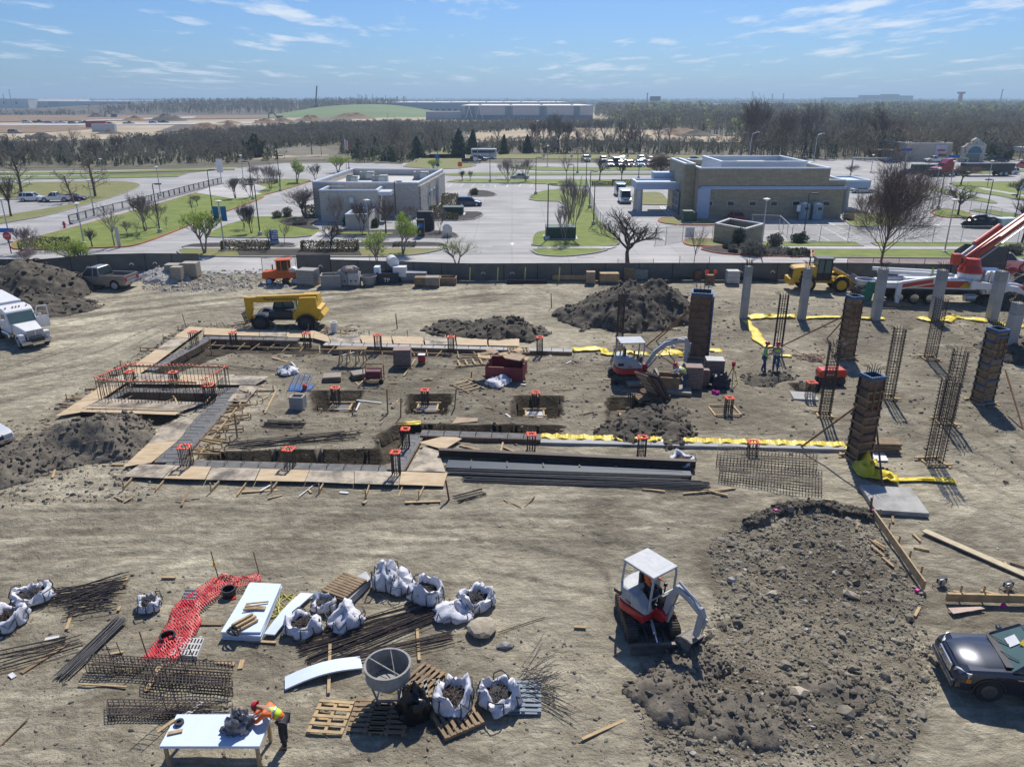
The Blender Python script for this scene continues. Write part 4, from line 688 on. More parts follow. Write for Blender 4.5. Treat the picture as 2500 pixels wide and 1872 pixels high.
# store at right
r = thing('store_building','low tan stucco store with curved cream gable and blue arch','building'); a,b_,c_ = P(24,1290,612),P(24,1730,625),P(24,1885,640); hS = topz(24,477,a.y)
block(r,[v2(a),(b_.x,a.y),(b_.x + 2,a.y + 28),(a.x + 1,a.y + 28)],hS,STU,M['offw'],par=.8)
gy = a.y - 3; gx0,gx1 = Q(24,1722,600,gy).x,Q(24,1900,600,gy).x; pts = [(0,0),(1,0),(1,.78),(.9,.86),(.80,.86),(.70,1.0),(.55,1.08),(.40,1.0),(.32,.84),(.2,.84),(.12,.72),(0,.68)]
GH = topz(24,447,gy); g_ = MB().ext([(gx0 + x*(gx1 - gx0),z*GH) for x,z in pts],gy,gy + 1.0).build('gable_front',mat('cream_stucco',(.52,.47,.37),.9),r)
arc = [(gx0 + (gx1-gx0)*(.56 + .3*math.cos(t)),GH*(.42 + .28*math.sin(t))) for t in [math.pi*i/12 for i in range(13)]]; MB().ext(arc + [(arc[-1][0],GH*.40),(arc[0][0],GH*.40)],gy - .12,gy - .02).build('blue_arch',mat('store_blue',(.05,.16,.25),.6),r)
MB().box(((gx0 + gx1)/2,gy - .06,GH*.2),((gx1 - gx0)*.6,.1,GH*.34)).build('store_glazing',M['glassg'],r); MB().box((Q(24,1572,520,a.y).x,a.y - .1,hS*.62),(3.2,.15,hS*.6)).build('poster_panel',mat('poster_paper',(.55,.52,.6),.6),r); MB().box((Q(24,1572,520,a.y).x,a.y - .2,hS*.62),(2.2,.06,.45)).build('poster_stripe',M['red'],r)
text('STATE',1.5,mat('teal_sign',(.06,.26,.33),.5),r,(gx0 + 1.4,gy - .03,GH*.76),(R(90),0,0)); text('S',2.0,M['red'],r,(gx0 + .3,gy - .03,GH*.42),(R(90),0,0)); MB().box((b_.x - 5,a.y + 14,hS + .5),(11,.3,1.1)).build('roof_screen',M['dmetal'],r)
r = thing('fuel_canopy','white and yellow fuel station canopy at the right frame edge','canopy'); p = P(24,2180,610); z = topz(24,520,p.y); MB().box((p.x + 6,p.y,z),(12,8,1.0)).build('canopy_roof',M['white'],r); MB().box((p.x + 6,p.y - 4.03,z - .2),(12.02,.08,.35)).build('yellow_band',M['yeq'],r)
for x in (1.5,10): MB().box((p.x + x,p.y,z/2 - .3),(.4,.4,z - .5)).build('column',M['white'],r)
# warehouses
WG = mat('warehouse_grey',(.40,.42,.44),.8,var=.04); WW = mat('warehouse_white',(.62,.60,.58),.8,var=.04); WD = mat('warehouse_blue_grey',(.22,.28,.33),.8,var=.04); WR = mat('warehouse_roof',(.72,.72,.70),.7,var=.04)
def warehouse(label,x0,x1,D,depth,h,wall,band,dk=(),pan=(),doors=0,y2=None):
    r = thing('warehouse',label,'building',(x0,D,0)); L = x1 - x0; MB().box((L/2,depth/2,h/2),(L,depth,h)).build('wall',wall,r); rf = MB().box((L/2,depth/2,h + .2),(L + .6,depth + .6,.4)).build('roof',WR,r)
    MB().box((L/2,-.15,h*.20),(L + .1,.3,h*.40)).build('base_band',band,r)
    for f0,f1 in dk: MB().box(((f0+f1)/2*L,-.25,h*.5),((f1-f0)*L,.6,h*.98)).build('dark_bay',WD,r)
    for f0,f1 in pan: MB().box(((f0+f1)/2*L,-.3,h*.66),((f1-f0)*L,.7,h*.60)).build('pale_panel',WW,r)
    for i in range(doors): MB().box(((i + .5)/doors*L,-.35,h*.14),(L/doors*.45,.3,h*.22)).build('dock_door',M['dmetal'],r)
    for i in range(max(3,int(L/25))): MB().box(((i + .5)/max(3,int(L/25))*L,depth*.4,h + .8),(2.5,2.5,.9)).build('roof_vent',WG,rf)
    return r
p0,p1 = P(0,1127,294),P(0,1447,294); r = warehouse('big grey blue warehouse with pale panels in front of the long one',p0.x,p1.x,p0.y,130,topz(0,259,p0.y),WG,WD,dk=((.03,.10),(.345,.375),(.60,.635),(.86,.89)),pan=((.14,.33),(.39,.59),(.65,.85),(.9,.995)))
MB().box((-14,8,3.2),(28,12,6.4)).build('annex',WG,r)
b = MB()
for x in (6,14): b.bar((x - 3,-.9,0),(x,-.9,10.5),.5); b.bar((x + 3,-.9,0),(x,-.9,10.5),.5)
b.build('white_braces',M['white'],r)
p0,p1 = P(0,880,271.5),P(0,1390,271.5); warehouse('very long pale warehouse with a row of dock doors behind the green hill',p0.x,p1.x,p0.y,260,topz(0,251,p0.y),WG,WG,doors=34)
p0,p1 = P(0,-90,265),P(0,72,265); r = warehouse('cream windowed warehouse at the far left horizon',p0.x,p1.x,p0.y,200,topz(0,242,p0.y),WW,WW); 
for i in range(5): MB().box(((i*.18 + .1)*(p1.x - p0.x),-.4,9),(4,.4,4)).build('window',M['glass'],r)
p0,p1 = P(0,73,264.5),P(0,310,264.5); warehouse('long pale blue warehouse with one dark bay at far left',p0.x,p1.x,p0.y,200,topz(0,248,p0.y),WG,WG,dk=((.2,.31),),doors=9)
p0,p1 = P(0,306,262),P(0,430,262); warehouse('white roofed warehouse left of the wooded ridge',p0.x,p1.x,p0.y,120,topz(0,249,p0.y),WW,WG)
for k,x0,x1,yt,D,lb in ((24,960,1250,103,2600,'long grey office complex on the right horizon, left block'),(24,1130,1245,96,2560,'tallest middle block of the grey horizon complex'),(24,1250,1355,107,2650,'right block of the grey horizon complex'),(24,690,960,122,2700,'low dark wing left of the horizon complex')):
    a,c = Q(k,x0,140,D),Q(k,x1,140,D); z = topz(k,yt,D); r = thing('office_building',lb,'building',(a.x,D,0),group='buildings on the right horizon'); L = c.x - a.x; MB().box((L/2,15,z/2),(L,30,z)).build('wall',mat('hospital_grey',(.26,.24,.23),.8),r)
    for f in range(3): MB().box((L/2,-.2,z - 3 - f*5),(L*.96,.4,1.6)).build('window_band',M['glass'],r)
def skyline(k,x,yt,D,w,lb,m,nm='tower',cat='tower',group=None):
    p = Q(k,x,yt,D); r = thing(nm,lb,cat,(p.x,D,0),0,group); b = MB(); b.box((0,0,p.z/2),(w,w,p.z),tp=(.7,.7)); b.build('shaft',m,r); MB().box((0,0,p.z + w*.15),(w*1.5,w*1.5,w*.5)).build('top',m,r)
skyline(24,1728,90,1600,7,'red and white striped control tower on the right horizon',M['red']); skyline(24,2048,62,1200,1.3,'tall thin floodlight mast at the right horizon',M['metal'],'light_mast','mast'); skyline(24,118,78,2500,2,'thin dark mast left of the highway',M['dmetal'],'radio_mast','mast')
skyline(23,1316,100,1700,2.4,'water tank like floodlight mast left of the billboard',M['dmetal'],'light_mast','mast'); skyline(24,272,97,2600,3,'left thin tower of the ride skyline',M['dmetal']); skyline(24,358,95,2600,3,'right thin tower of the ride skyline',M['dmetal']); skyline(21,75,68,900,.7,'tall floodlight mast above the cream warehouse',M['metal'],'light_mast','mast'); skyline(21,25,105,900,.7,'shorter floodlight mast above the cream warehouse',M['metal'],'light_mast','mast')
for i,x in enumerate((945,960,975,985,1010,1022,880,1070,1180,1330)): skyline(22,x,104 + (i*7) % 22,3000,3,'distant power pylon on the horizon beyond the long warehouse',M['dmetal'],'pylon','pylon','power pylons on the horizon')
p = Q(23,1383,123,1500); r = thing('billboard','dark billboard on three posts on the horizon','billboard',(p.x,1500,0)); MB().box((0,0,p.z - 4),(20,1,8)).build('panel',M['dmetal'],r); b = [MB().box((x,0,p.z/2 - 4),(.8,.8,p.z - 8)).build('post',M['dmetal'],r) for x in (-6,0,6)]
p = Q(22,600,35,900); q = Q(22,582,125,900); r = thing('crane','thin lattice crane boom rising behind the wooded ridge','crane',(q.x,900,0)); MB().bar((0,0,8),(p.x - q.x,0,p.z),1.2).build('boom',M['dmetal'],r); MB().box((0,0,5),(5,4,8)).build('body',M['dmetal'],r)
p = Q(24,1680,150,1600)
for i in range(26): # distant low roofs
    g = random.Random(i); D = g.choice([1500,1900,2300,3000]); x = g.uniform(-.1,.62)*D if i < 20 else g.uniform(-.6,-.3)*D; L = g.uniform(30,130); h = g.uniform(6,11); r = thing('distant_building','low flat-roofed building far away near the horizon','building',(x,D,0),group='low buildings near the horizon'); MB().box((0,0,h/2),(L,30,h)).build('wall',[WG,WW,WD][i % 3],r); MB().box((0,0,h + .3),(L + 1,31,.6)).build('roof',WR,r)
# ------------------------------------------------ lamps, signs, fences
def lamp(k,x,yb,yt,kind,label,ang=0.):
    p = P(k,x,yb); h = topz(k,yt,p.y); m = M['black'] if kind == 'black' else M['metal']; r = thing('street_lamp',label,'street lamp',p,0,'street lamps around the lots'); MB().lathe([(.28,0),(.28,.55 if kind == 'black' else .2),(.22,.6 if kind == 'black' else .25)],12,cap=True).build('base',M['concl'],r)
    MB().lathe([(.085,.3),(.055,h - .05)],8,cap=True).build('pole',m,r)
    if kind == 'black': MB().box((math.cos(ang)*.25,math.sin(ang)*.25,h),(.5,.1,.08),ang).build('arm',m,r); MB().box((math.cos(ang)*.7,math.sin(ang)*.7,h),(.75,.38,.16),ang).build('lamp_head',m,r,bevel=.03)
    else: MB().lathe([(.12,h - .15),(.36,h),(.38,h + .06),(.1,h + .14)],14,cap=True).build('lamp_head',M['offw'],r)
    return r
for a in ((11,1352,657,240,0,'black lamp post on the grass slope between bare trees'),(11,1797,488,122,0,'black lamp post on the upper grass slope by the red kerb'),(11,2136,376,50,1,'tall black lamp post right of the drainage slab'),(12,122,680,243,1,'black lamp post on the lawn island left of the bank'),(12,295,302,3,0,'tall black lamp post at the end of the grass slope'),
          (12,1268,530,218,0,'black lamp post standing against the bank front wall'),(12,2062,226,-20,0,'black lamp post on the strip right behind the bank'),(12,872,118,-80,0,'black lamp post beside the flag'),(13,373,332,15,0,'black lamp post at the left tip of the long lawn island'),(13,472,720,240,0,'black lamp post beside the green cabinet'),
          (13,795,312,55,1,'black lamp post at the rear end of the lot fence'),(13,827,448,133,0,'black lamp post in the middle of the lot fence'),(13,860,590,230,0,'black lamp post at the front end of the lot fence'),(13,690,268,75,1,'black lamp post behind the tree clump'),(13,725,152,-60,0,'black lamp post on the median left of the parked cars'),(13,1240,200,-150,0,'black lamp post before the blue parked truck'),
          (14,512,805,482,0,'black lamp post beside the portable toilets'),(14,1548,608,330,0,'black lamp post on the round island at right'),(14,1912,672,375,1,'black lamp post behind the covered load'),(14,2135,700,492,1,'black lamp post near the orange boom'),(14,1180,300,92,0,'dark lamp post by the far blue car')):
    lamp(a[0],a[1],a[2],a[3],'black',a[5],math.pi*a[4])
LG = {}
for a in ((11,710,745,408,'grey lamp post behind the green leafing tree at left'),(11,800,515,208,'grey lamp post by the railing start'),(11,1357,340,97,'grey lamp post on the far side of the bridge road'),(11,2052,192,0,'grey lamp post near the purple blossom tree'),(11,92,735,368,'grey lamp post with street sign at far left'),(11,1898,815,388,'grey lamp post carrying a blue banner'),
          (12,1043,745,378,'grey lamp post in front of the bank wing'),(14,178,960,527,'grey lamp post in the planting bed by the tan enclosure'),(14,1597,940,532,'grey lamp post on the front lawn right'),(23,472,718,540,'pale grey lamp post in the empty far lot'),(24,1030,700,565,'grey lamp post by the signal mast'),(14,1500,600,290,'grey lamp post beside the round kerbed island'),(14,1925,440,232,'grey lamp post by the dark box trailer'),(14,1645,410,235,'short grey lamp post left of the road tree'),(11,865,140,30,'grey lamp post before the brush at left'),(22,1958,690,505,'pale grey lamp post right of the round sign')):
    LG[a[4]] = lamp(*a[:4],'grey',a[4])
r = LG['grey lamp post carrying a blue banner']; BL = mat('banner_blue',(.01,.17,.33),.6)
for s in (-.42,.42): MB().box((s,0,5.1 if False else 4.2),(.62,.03,1.6)).build('banner',BL,r)
for k,x,yb,yt,D,lb in ((24,590,610,398,1,'curved highway lamp rising before the woods'),(24,85,600,390,-1,'thin dark lamp post before the woods'),(23,1410,690,395,1,'slim lamp post behind the dense reddish tree'),(23,2170,690,425,1,'slim lamp post behind the tan bank')):
    p = P(k,x,yb); h = topz(k,yt,p.y); r = thing('street_lamp',lb,'street lamp',p,0,'tall road lamps before the woods'); MB().tube([(0,0,0),(0,0,h*.8),(.3*D,0,h*.95),(1.3*D,0,h)],.12,8,.06).build('pole',M['metal'],r); MB().box((1.6*D,0,h),(.8,.3,.15)).build('lamp_head',M['offw'],r,bevel=.03)
SB = mat('sign_blue',(.01,.12,.42),.5)
def sign(name,label,k,x,yb,yt,w,h,m,post=M['dmetal'],cat='sign',rz=0,shape='box',txt=None,tm=None):
    p = P(k,x,yb); H = topz(k,yt,p.y); r = thing(name,label,cat,p,rz); MB().box((0,0,H/2),(.08,.08,H)).build('post',post,r)
    if shape == 'box': f = MB().box((0,-.07,H - h/2),(w,.05,h)).build('panel',m,r)
    else: f = MB().ext([(w/2*math.cos(i*2*math.pi/shape + math.pi/shape),H - w/2 + w/2*math.sin(i*2*math.pi/shape + math.pi/shape)) for i in range(shape)],-.1,-.05).build('panel',m,r)
    if txt: text(txt,h*.5 if shape == 'box' else w*.28,tm or M['white'],r,(0,-.12 if shape != 'box' else -.10,H - h*.62 if shape == 'box' else H - w*.58),(R(90),0,0),ext=.004,align='CENTER')
    return r
sign('stop_sign','red stop sign by the left road corner',11,97,828,640,.95,.95,M['red'],shape=8,txt='STOP'); sign('street_name_sign','blue street name sign on the far left lamp',11,70,735,612,2.0,.5,SB)
sign('direction_sign','tall dark sign post with narrow panel on the grass slope',11,1012,780,600,.4,2.2,M['metal']); sign('stop_sign','octagonal board sign with blue base on the island tip',12,1702,745,575,1.1,1.1,M['offw'],shape=8); sign('drive_sign','cream and blue drive-through board behind the octagonal sign',12,1705,690,600,1.1,1.6,mat('cream_board',(.6,.5,.36),.6))
sign('warning_sign','orange diamond road work sign by the far drive',22,1808,735,668,1.5,1.5,M['orng'],shape=4); sign('park_sign','round pale sign on a post beside the black pickup',22,1936,690,632,1.1,1.1,M['offw'],shape=12); sign('banner_flag','tall blue feather banner behind the bank',22,1620,735,612,.9,2.8,SB); sign('banner_flag','white and blue sign tower beside the far crossing',11,1872,238,28,1.2,2.6,M['white'])
sign('turn_sign','white curved arrow sign at the right edge',14,2180,490,405,1.1,1.3,M['white']); sign('parking_sign','small blue and white sign left of the portable toilets',14,460,690,570,.5,.9,M['white']); sign('parking_sign','small sign on a post right of the portable toilets',14,722,655,578,.45,.6,M['white']); sign('fence_sign','blue and white notice on the swing gate',13,1668,700,605,1.1,1.25,M['white'])
for i,x in enumerate((440,675,832,990,1148,1303,1803)): sign('lot_sign','small white sign on the grass strip behind the parked cars',23,x,655,615,.6,.7,M['offw'])['group'] = 'small white signs behind the far lot'
p = P(12,245,752); r = thing('monument_sign','blue and white monument sign on a concrete plinth','sign',p,R(20),None,.55); MB().box((0,0,.45),(1.9,.8,.9)).build('plinth',M['concl'],r); MB().box((0,0,2.0),(1.7,.45,2.2)).build('sign_panel',SB,r); MB().box((.15,-.25,2.1),(1.2,.06,1.7)).build('sign_face',M['white'],r)
for z in (1.6,2.1,2.6): MB().box((.15,-.29,z),(.9,.04,.2)).build('sign_stripe',SB,r)
p = P(12,1480,690); r = thing('atm_kiosk','small blue and black drive-up kiosk on the mulch','kiosk',p); MB().box((0,0,1.1),(.9,.7,2.2)).build('cabinet',M['black'],r,bevel=.04); MB().box((0,-.37,1.5),(.6,.05,.5)).build('screen',SB,r)
p = P(12,1522,632); r = thing('drive_lane_cabinet','dark rounded drive-up cabinet beside the blue kiosk','cabinet',p); MB().box((0,0,1.25),(2.2,1.0,2.5)).build('cabinet',M['blk2'],r,bevel=.2); MB().box((0,-.52,1.5),(1.5,.06,1.2)).build('service_panel',M['dmetal'],r)
for k,x,yb,yt,w,d,lb in ((13,580,700,592,3.6,2.4,'large dark green transformer cabinet on the lawn island'),(13,1648,565,462,1.4,1.4,'tall green utility cabinet by the tan bank, left one'),(13,1687,562,475,1.1,1.4,'shorter green utility cabinet by the tan bank, right one'),(12,1752,500,430,3.0,2.2,'dark green bin with pale lid near the blue car'),(14,1388,322,255,2.6,1.8,'grey green cabinet beside the red lorry, left one'),(14,1520,310,258,5,2,'wide grey green cabinet behind the red lorry')):
    p = P(k,x,yb); H = topz(k,yt,p.y)*.88; r = thing('utility_cabinet',lb,'cabinet',p); MB().box((0,0,.1),(w + .5,d + .5,.2)).build('pad',M['concl'],r); MB().box((0,0,H/2 + .2),(w,d,H)).build('cabinet',M['green'],r,bevel=.04); MB().box((0,-d/2 - .02,H/2 + .2),(w*.9,.04,H*.8)).build('door',M['green'],r); MB().box((w*.1,-d/2 - .05,H*.55),(.06,.06,.3)).build('handle',M['dmetal'],r)
def toilet(k,x,yb,label):
    p = P(k,x,yb); r = thing('portable_toilet',label,'portable toilet',p,R(-8),'portable toilets by the tan bank'); W = mat('toilet_blue',(.26,.36,.42),.6); MB().box((0,0,1.1),(1.3,1.3,2.1)).build('cabin',W,r,bevel=.03); MB().ext([(-.7,2.15),(.7,2.15),(0,2.5)],-.7,.7).build('roof',M['offw'],r); d = MB().box((0,-.67,1.05),(.9,.05,1.8)).build('door',W,r); MB().box((.2,-.71,1.6),(.5,.03,.35)).build('notice',M['black'],d); MB().box((-.35,-.71,1.1),(.05,.05,.2)).build('handle',M['black'],d)
toilet(14,505,682,'left pale blue portable toilet'); toilet(14,605,684,'right pale blue portable toilet')
# traffic signal masts
for k,xb,yb,yt,x2,y2,lb in ((24,878,690,583,1155,590,'grey signal mast with long arm left'),(24,1288,690,525,1035,522,'signal mast with three horizontal signal heads and blue street sign'),(24,1760,690,590,1555,560,'signal mast crossing before the store entrance')):
    p = P(k,xb,yb); H = topz(k,yt,p.y); e = Q(k,x2,y2,p.y) - p; r = thing('signal_mast',lb,'traffic signal',p); MB().tube([(0,0,0),(0,0,H)],.22,10,.16).build('mast',M['metal'],r); MB().tube([(0,0,H - .1),e],.14,8,.09).build('arm',M['metal'],r)
    if xb != 878:
        for f in (.95,.62,.3) if xb == 1288 else (.9,):
            c = Vector((0,0,H - .1)).lerp(e,f); s_ = MB().box(c + Vector((0,-.3,0)),(1.8,.3,.6)).build('signal_head',mat('signal_yellow',(.10,.07,.02),.5),r)
            for j in range(3): MB().lathe([(.17,0),(.17,.1)],10,cap=True).build('lens',M['amber'],s_).matrix_local = Matrix.Translation(c + Vector((-.55 + .55*j,-.5,0))) @ Matrix.Rotation(R(90),4,'X')
        MB().box(Vector((0,0,H)).lerp(e,.05 if xb == 1288 else .5) + Vector((0,-.3,.05)),(2.6,.06,.55)).build('street_name_plate',mat('street_sign_blue',(.01,.12,.5),.5),r)
# flag
p = P(12,850,120); r = thing('flagpole','striped flag hanging on a pole behind the bank roof','flagpole',p); MB().lathe([(.07,0),(.04,8)],8,cap=True).build('pole',M['metal'],r); b = MB(); b.mat(M['red']); 
for i in range(6): b.mat(M['red'] if i % 2 else M['white']); b.box((.12 + .14*i,.05*math.sin(i*1.5),5.8 - i*.08),(.15,.06,2.3))
b.build('flag',None,r)
# bridge railing
pts = PM((11,592,585),(11,800,525),(11,1040,462),(11,1340,385),(11,1640,300),(11,1878,240)); r = thing('bridge_railing','long dark metal railing along the bridge road','railing'); b = MB(); b2 = MB()
for i in range(len(pts) - 1):
    p,q = pts[i],pts[i+1]; n = max(1,int((q - p).length/2.0))
    for z in (.25,1.25): b2.bar(p + Vector((0,0,z)),q + Vector((0,0,z)),.08)
    for j in range(n): o = p.lerp(q,j/n); MB().box((0,0,.65),(.12,.12,1.3)).build('post',M['dmetal'],r,loc=o)
    for j in range(n*8): o = p.lerp(q,j/(n*8)); b.box(o + Vector((0,0,.75)),(.03,.03,.95))
b2.build('rail',M['dmetal'],r); b.build('infill_bars',M['dmetal'],r)
b = MB(); [b.bar(pts[i] - Vector((0,-.3,-.1)),pts[i+1] - Vector((0,-.3,-.1)),.5,.3) for i in range(len(pts)-1)]; b.build('bridge_kerb',M['conc'],r)
p = P(11,547,612); r = thing('fire_hydrant','red fire hydrant at the end of the railing','hydrant',p); MB().lathe([(.2,0),(.2,.08),(.13,.1),(.13,.65),(.17,.68),(.15,.8),(.05,.9)],12,cap=True).build('barrel',M['red'],r); MB().box((0,0,.5),(.5,.14,.14)).build('outlets',M['red'],r)
# chain-link fences
CL = bpy.data.materials.new('chain_link'); CL.use_nodes = True; t_ = CL.node_tree; bs = t_.nodes['Principled BSDF']; bs.inputs['Base Color'].default_value = (.3,.31,.32,1); bs.inputs['Metallic'].default_value = .5; bs.inputs['Roughness'].default_value = .5
tcn = N(t_,'ShaderNodeTexCoord'); fx = []
geo = N(t_,'ShaderNodeNewGeometry'); s1 = N(t_,'ShaderNodeSeparateXYZ'); t_.links.new(geo.outputs['Position'],s1.inputs[0]); ax = N(t_,'ShaderNodeMath',operation='ADD'); t_.links.new(s1.outputs[0],ax.inputs[0]); t_.links.new(s1.outputs[1],ax.inputs[1])
for sg in (1,-1):
    m1 = N(t_,'ShaderNodeMath',operation='MULTIPLY_ADD'); t_.links.new(s1.outputs[2],m1.inputs[0]); m1.inputs[1].default_value = sg; t_.links.new(ax.outputs[0],m1.inputs[2]); m2 = N(t_,'ShaderNodeMath',operation='MULTIPLY'); t_.links.new(m1.outputs[0],m2.inputs[0]); m2.inputs[1].default_value = 11
    m3 = N(t_,'ShaderNodeMath',operation='FRACT'); t_.links.new(m2.outputs[0],m3.inputs[0]); m4 = N(t_,'ShaderNodeMath',operation='LESS_THAN'); t_.links.new(m3.outputs[0],m4.inputs[0]); m4.inputs[1].default_value = .10; fx.append(m4)
mx_ = N(t_,'ShaderNodeMath',operation='MAXIMUM'); t_.links.new(fx[0].outputs[0],mx_.inputs[0]); t_.links.new(fx[1].outputs[0],mx_.inputs[1]); t_.links.new(mx_.outputs[0],bs.inputs['Alpha'])
def netmat(name,c,cell,fill):
    m = CL.copy(); m.name = name; b = m.node_tree.nodes['Principled BSDF']; b.inputs['Base Color'].default_value = c + (1,); b.inputs['Metallic'].default_value = 0
    for n in m.node_tree.nodes:
        if n.type == 'MATH' and n.operation == 'MULTIPLY': n.inputs[1].default_value = cell
        if n.type == 'MATH' and n.operation == 'LESS_THAN': n.inputs[1].default_value = fill
    return m
NETR = netmat('orange_safety_net',(.68,.035,.045),9,.26); NETF = netmat('faint_orange_net',(.5,.12,.08),7,.07)
def fence(name,label,pts,h,panel,post=M['metal'],step=3.,pr=.035,cat='fence',rail=True,group=None,pname='mesh_panel',zf=None,tilt=0.):
    r = thing(name,label,cat,(0,0,0),0,group)
    for i in range(len(pts) - 1):
        p,q = Vector((pts[i][0],pts[i][1],0)),Vector((pts[i+1][0],pts[i+1][1],0)); n = max(1,round((q - p).length/step)); 
        for j in range(n):
            a,c = p.lerp(q,j/n),p.lerp(q,(j+1)/n); za = zf(a) if zf else 0; zc_ = zf(c) if zf else 0; t = Vector((0,tilt,0))
            MB().add([(a.x,a.y,.02 + za),(c.x,c.y,.02 + zc_),(c.x,c.y + tilt,h + zc_),(a.x,a.y + tilt,h + za)],[(0,1,2,3)]).build(pname,panel,r)
            if rail: MB().bar((a.x,a.y + tilt,h + za + .01),(c.x,c.y + tilt,h + zc_ + .01),.045).build('top_rail',post,r)
        for j in range(n + (i == len(pts) - 2)): a = p.lerp(q,j/n); z = zf(a) if zf else 0; MB().tube([(a.x,a.y,z - .1),(a.x,a.y + tilt,z + h + .04)],pr,6).build('post',post,r)
    return r
fence('chain_link_fence','long grey chain-link fence across the lot in front of the portable toilets',PM((14,415,855),(14,2600,862)),1.9,CL,step=3.4); fence('chain_link_fence','chain-link fence line turning back from the tan enclosure',PM((14,110,745),(14,320,755),(14,415,855)),1.7,CL); fence('chain_link_fence','chain-link fence curving along the long lawn island',PM((13,800,262),(13,830,380),(13,895,570),(13,960,650),(13,1080,740)),1.9,CL)
fence('chain_link_fence','chain-link fence along the right hand footpath',PM((14,1430,620),(14,1570,600),(14,1790,640),(14,2020,710),(14,2212,770)),1.9,CL)
fence('chain_link_fence','chain-link swing gate beside the slender bare tree',PM((13,1380,750),(13,1470,740),(13,1610,710),(13,1860,715)),1.9,CL)
# ------------------------------------------------ road vehicles (x forward)
def paint(c): return mat('car_paint_%d_%d_%d' % tuple(int(x*100) for x in c),c,.3,.25,.04,coat=.6)
def wheel_part(r,x,y,rad,w,rim=M['metal'],name='wheel',rr=.6):
    s = 1 if y > 0 else -1; o = MB().wheel((0,0,0),rad,w,20).build('tyre',M['rub'],None,smooth=40); o.name = name; o.parent = r; o.location = (x,y,rad)
    q = MB().wheel((0,s*(w/2 - .01),0),rad*rr*1.15,.05,14); q.wheel((0,s*(w/2 + .02),0),rad*.2,.06,8); q.build('rim',rim,o); return o
def archpts(xc,r,z0,n=7): return [(xc - r*math.cos(math.pi*i/n),z0 + r*math.sin(math.pi*i/n)) for i in range(n + 1)]
CK = {'suv': (4.8,1.88,1.72,1.42,-1.42,.37),'sedan': (4.7,1.82,1.44,1.4,-1.4,.33),'pickup': (5.7,1.98,1.88,1.9,-1.75,.40),'van': (5.9,2.05,2.55,2.0,-1.75,.36),'hatch': (4.2,1.75,1.5,1.25,-1.3,.32)}
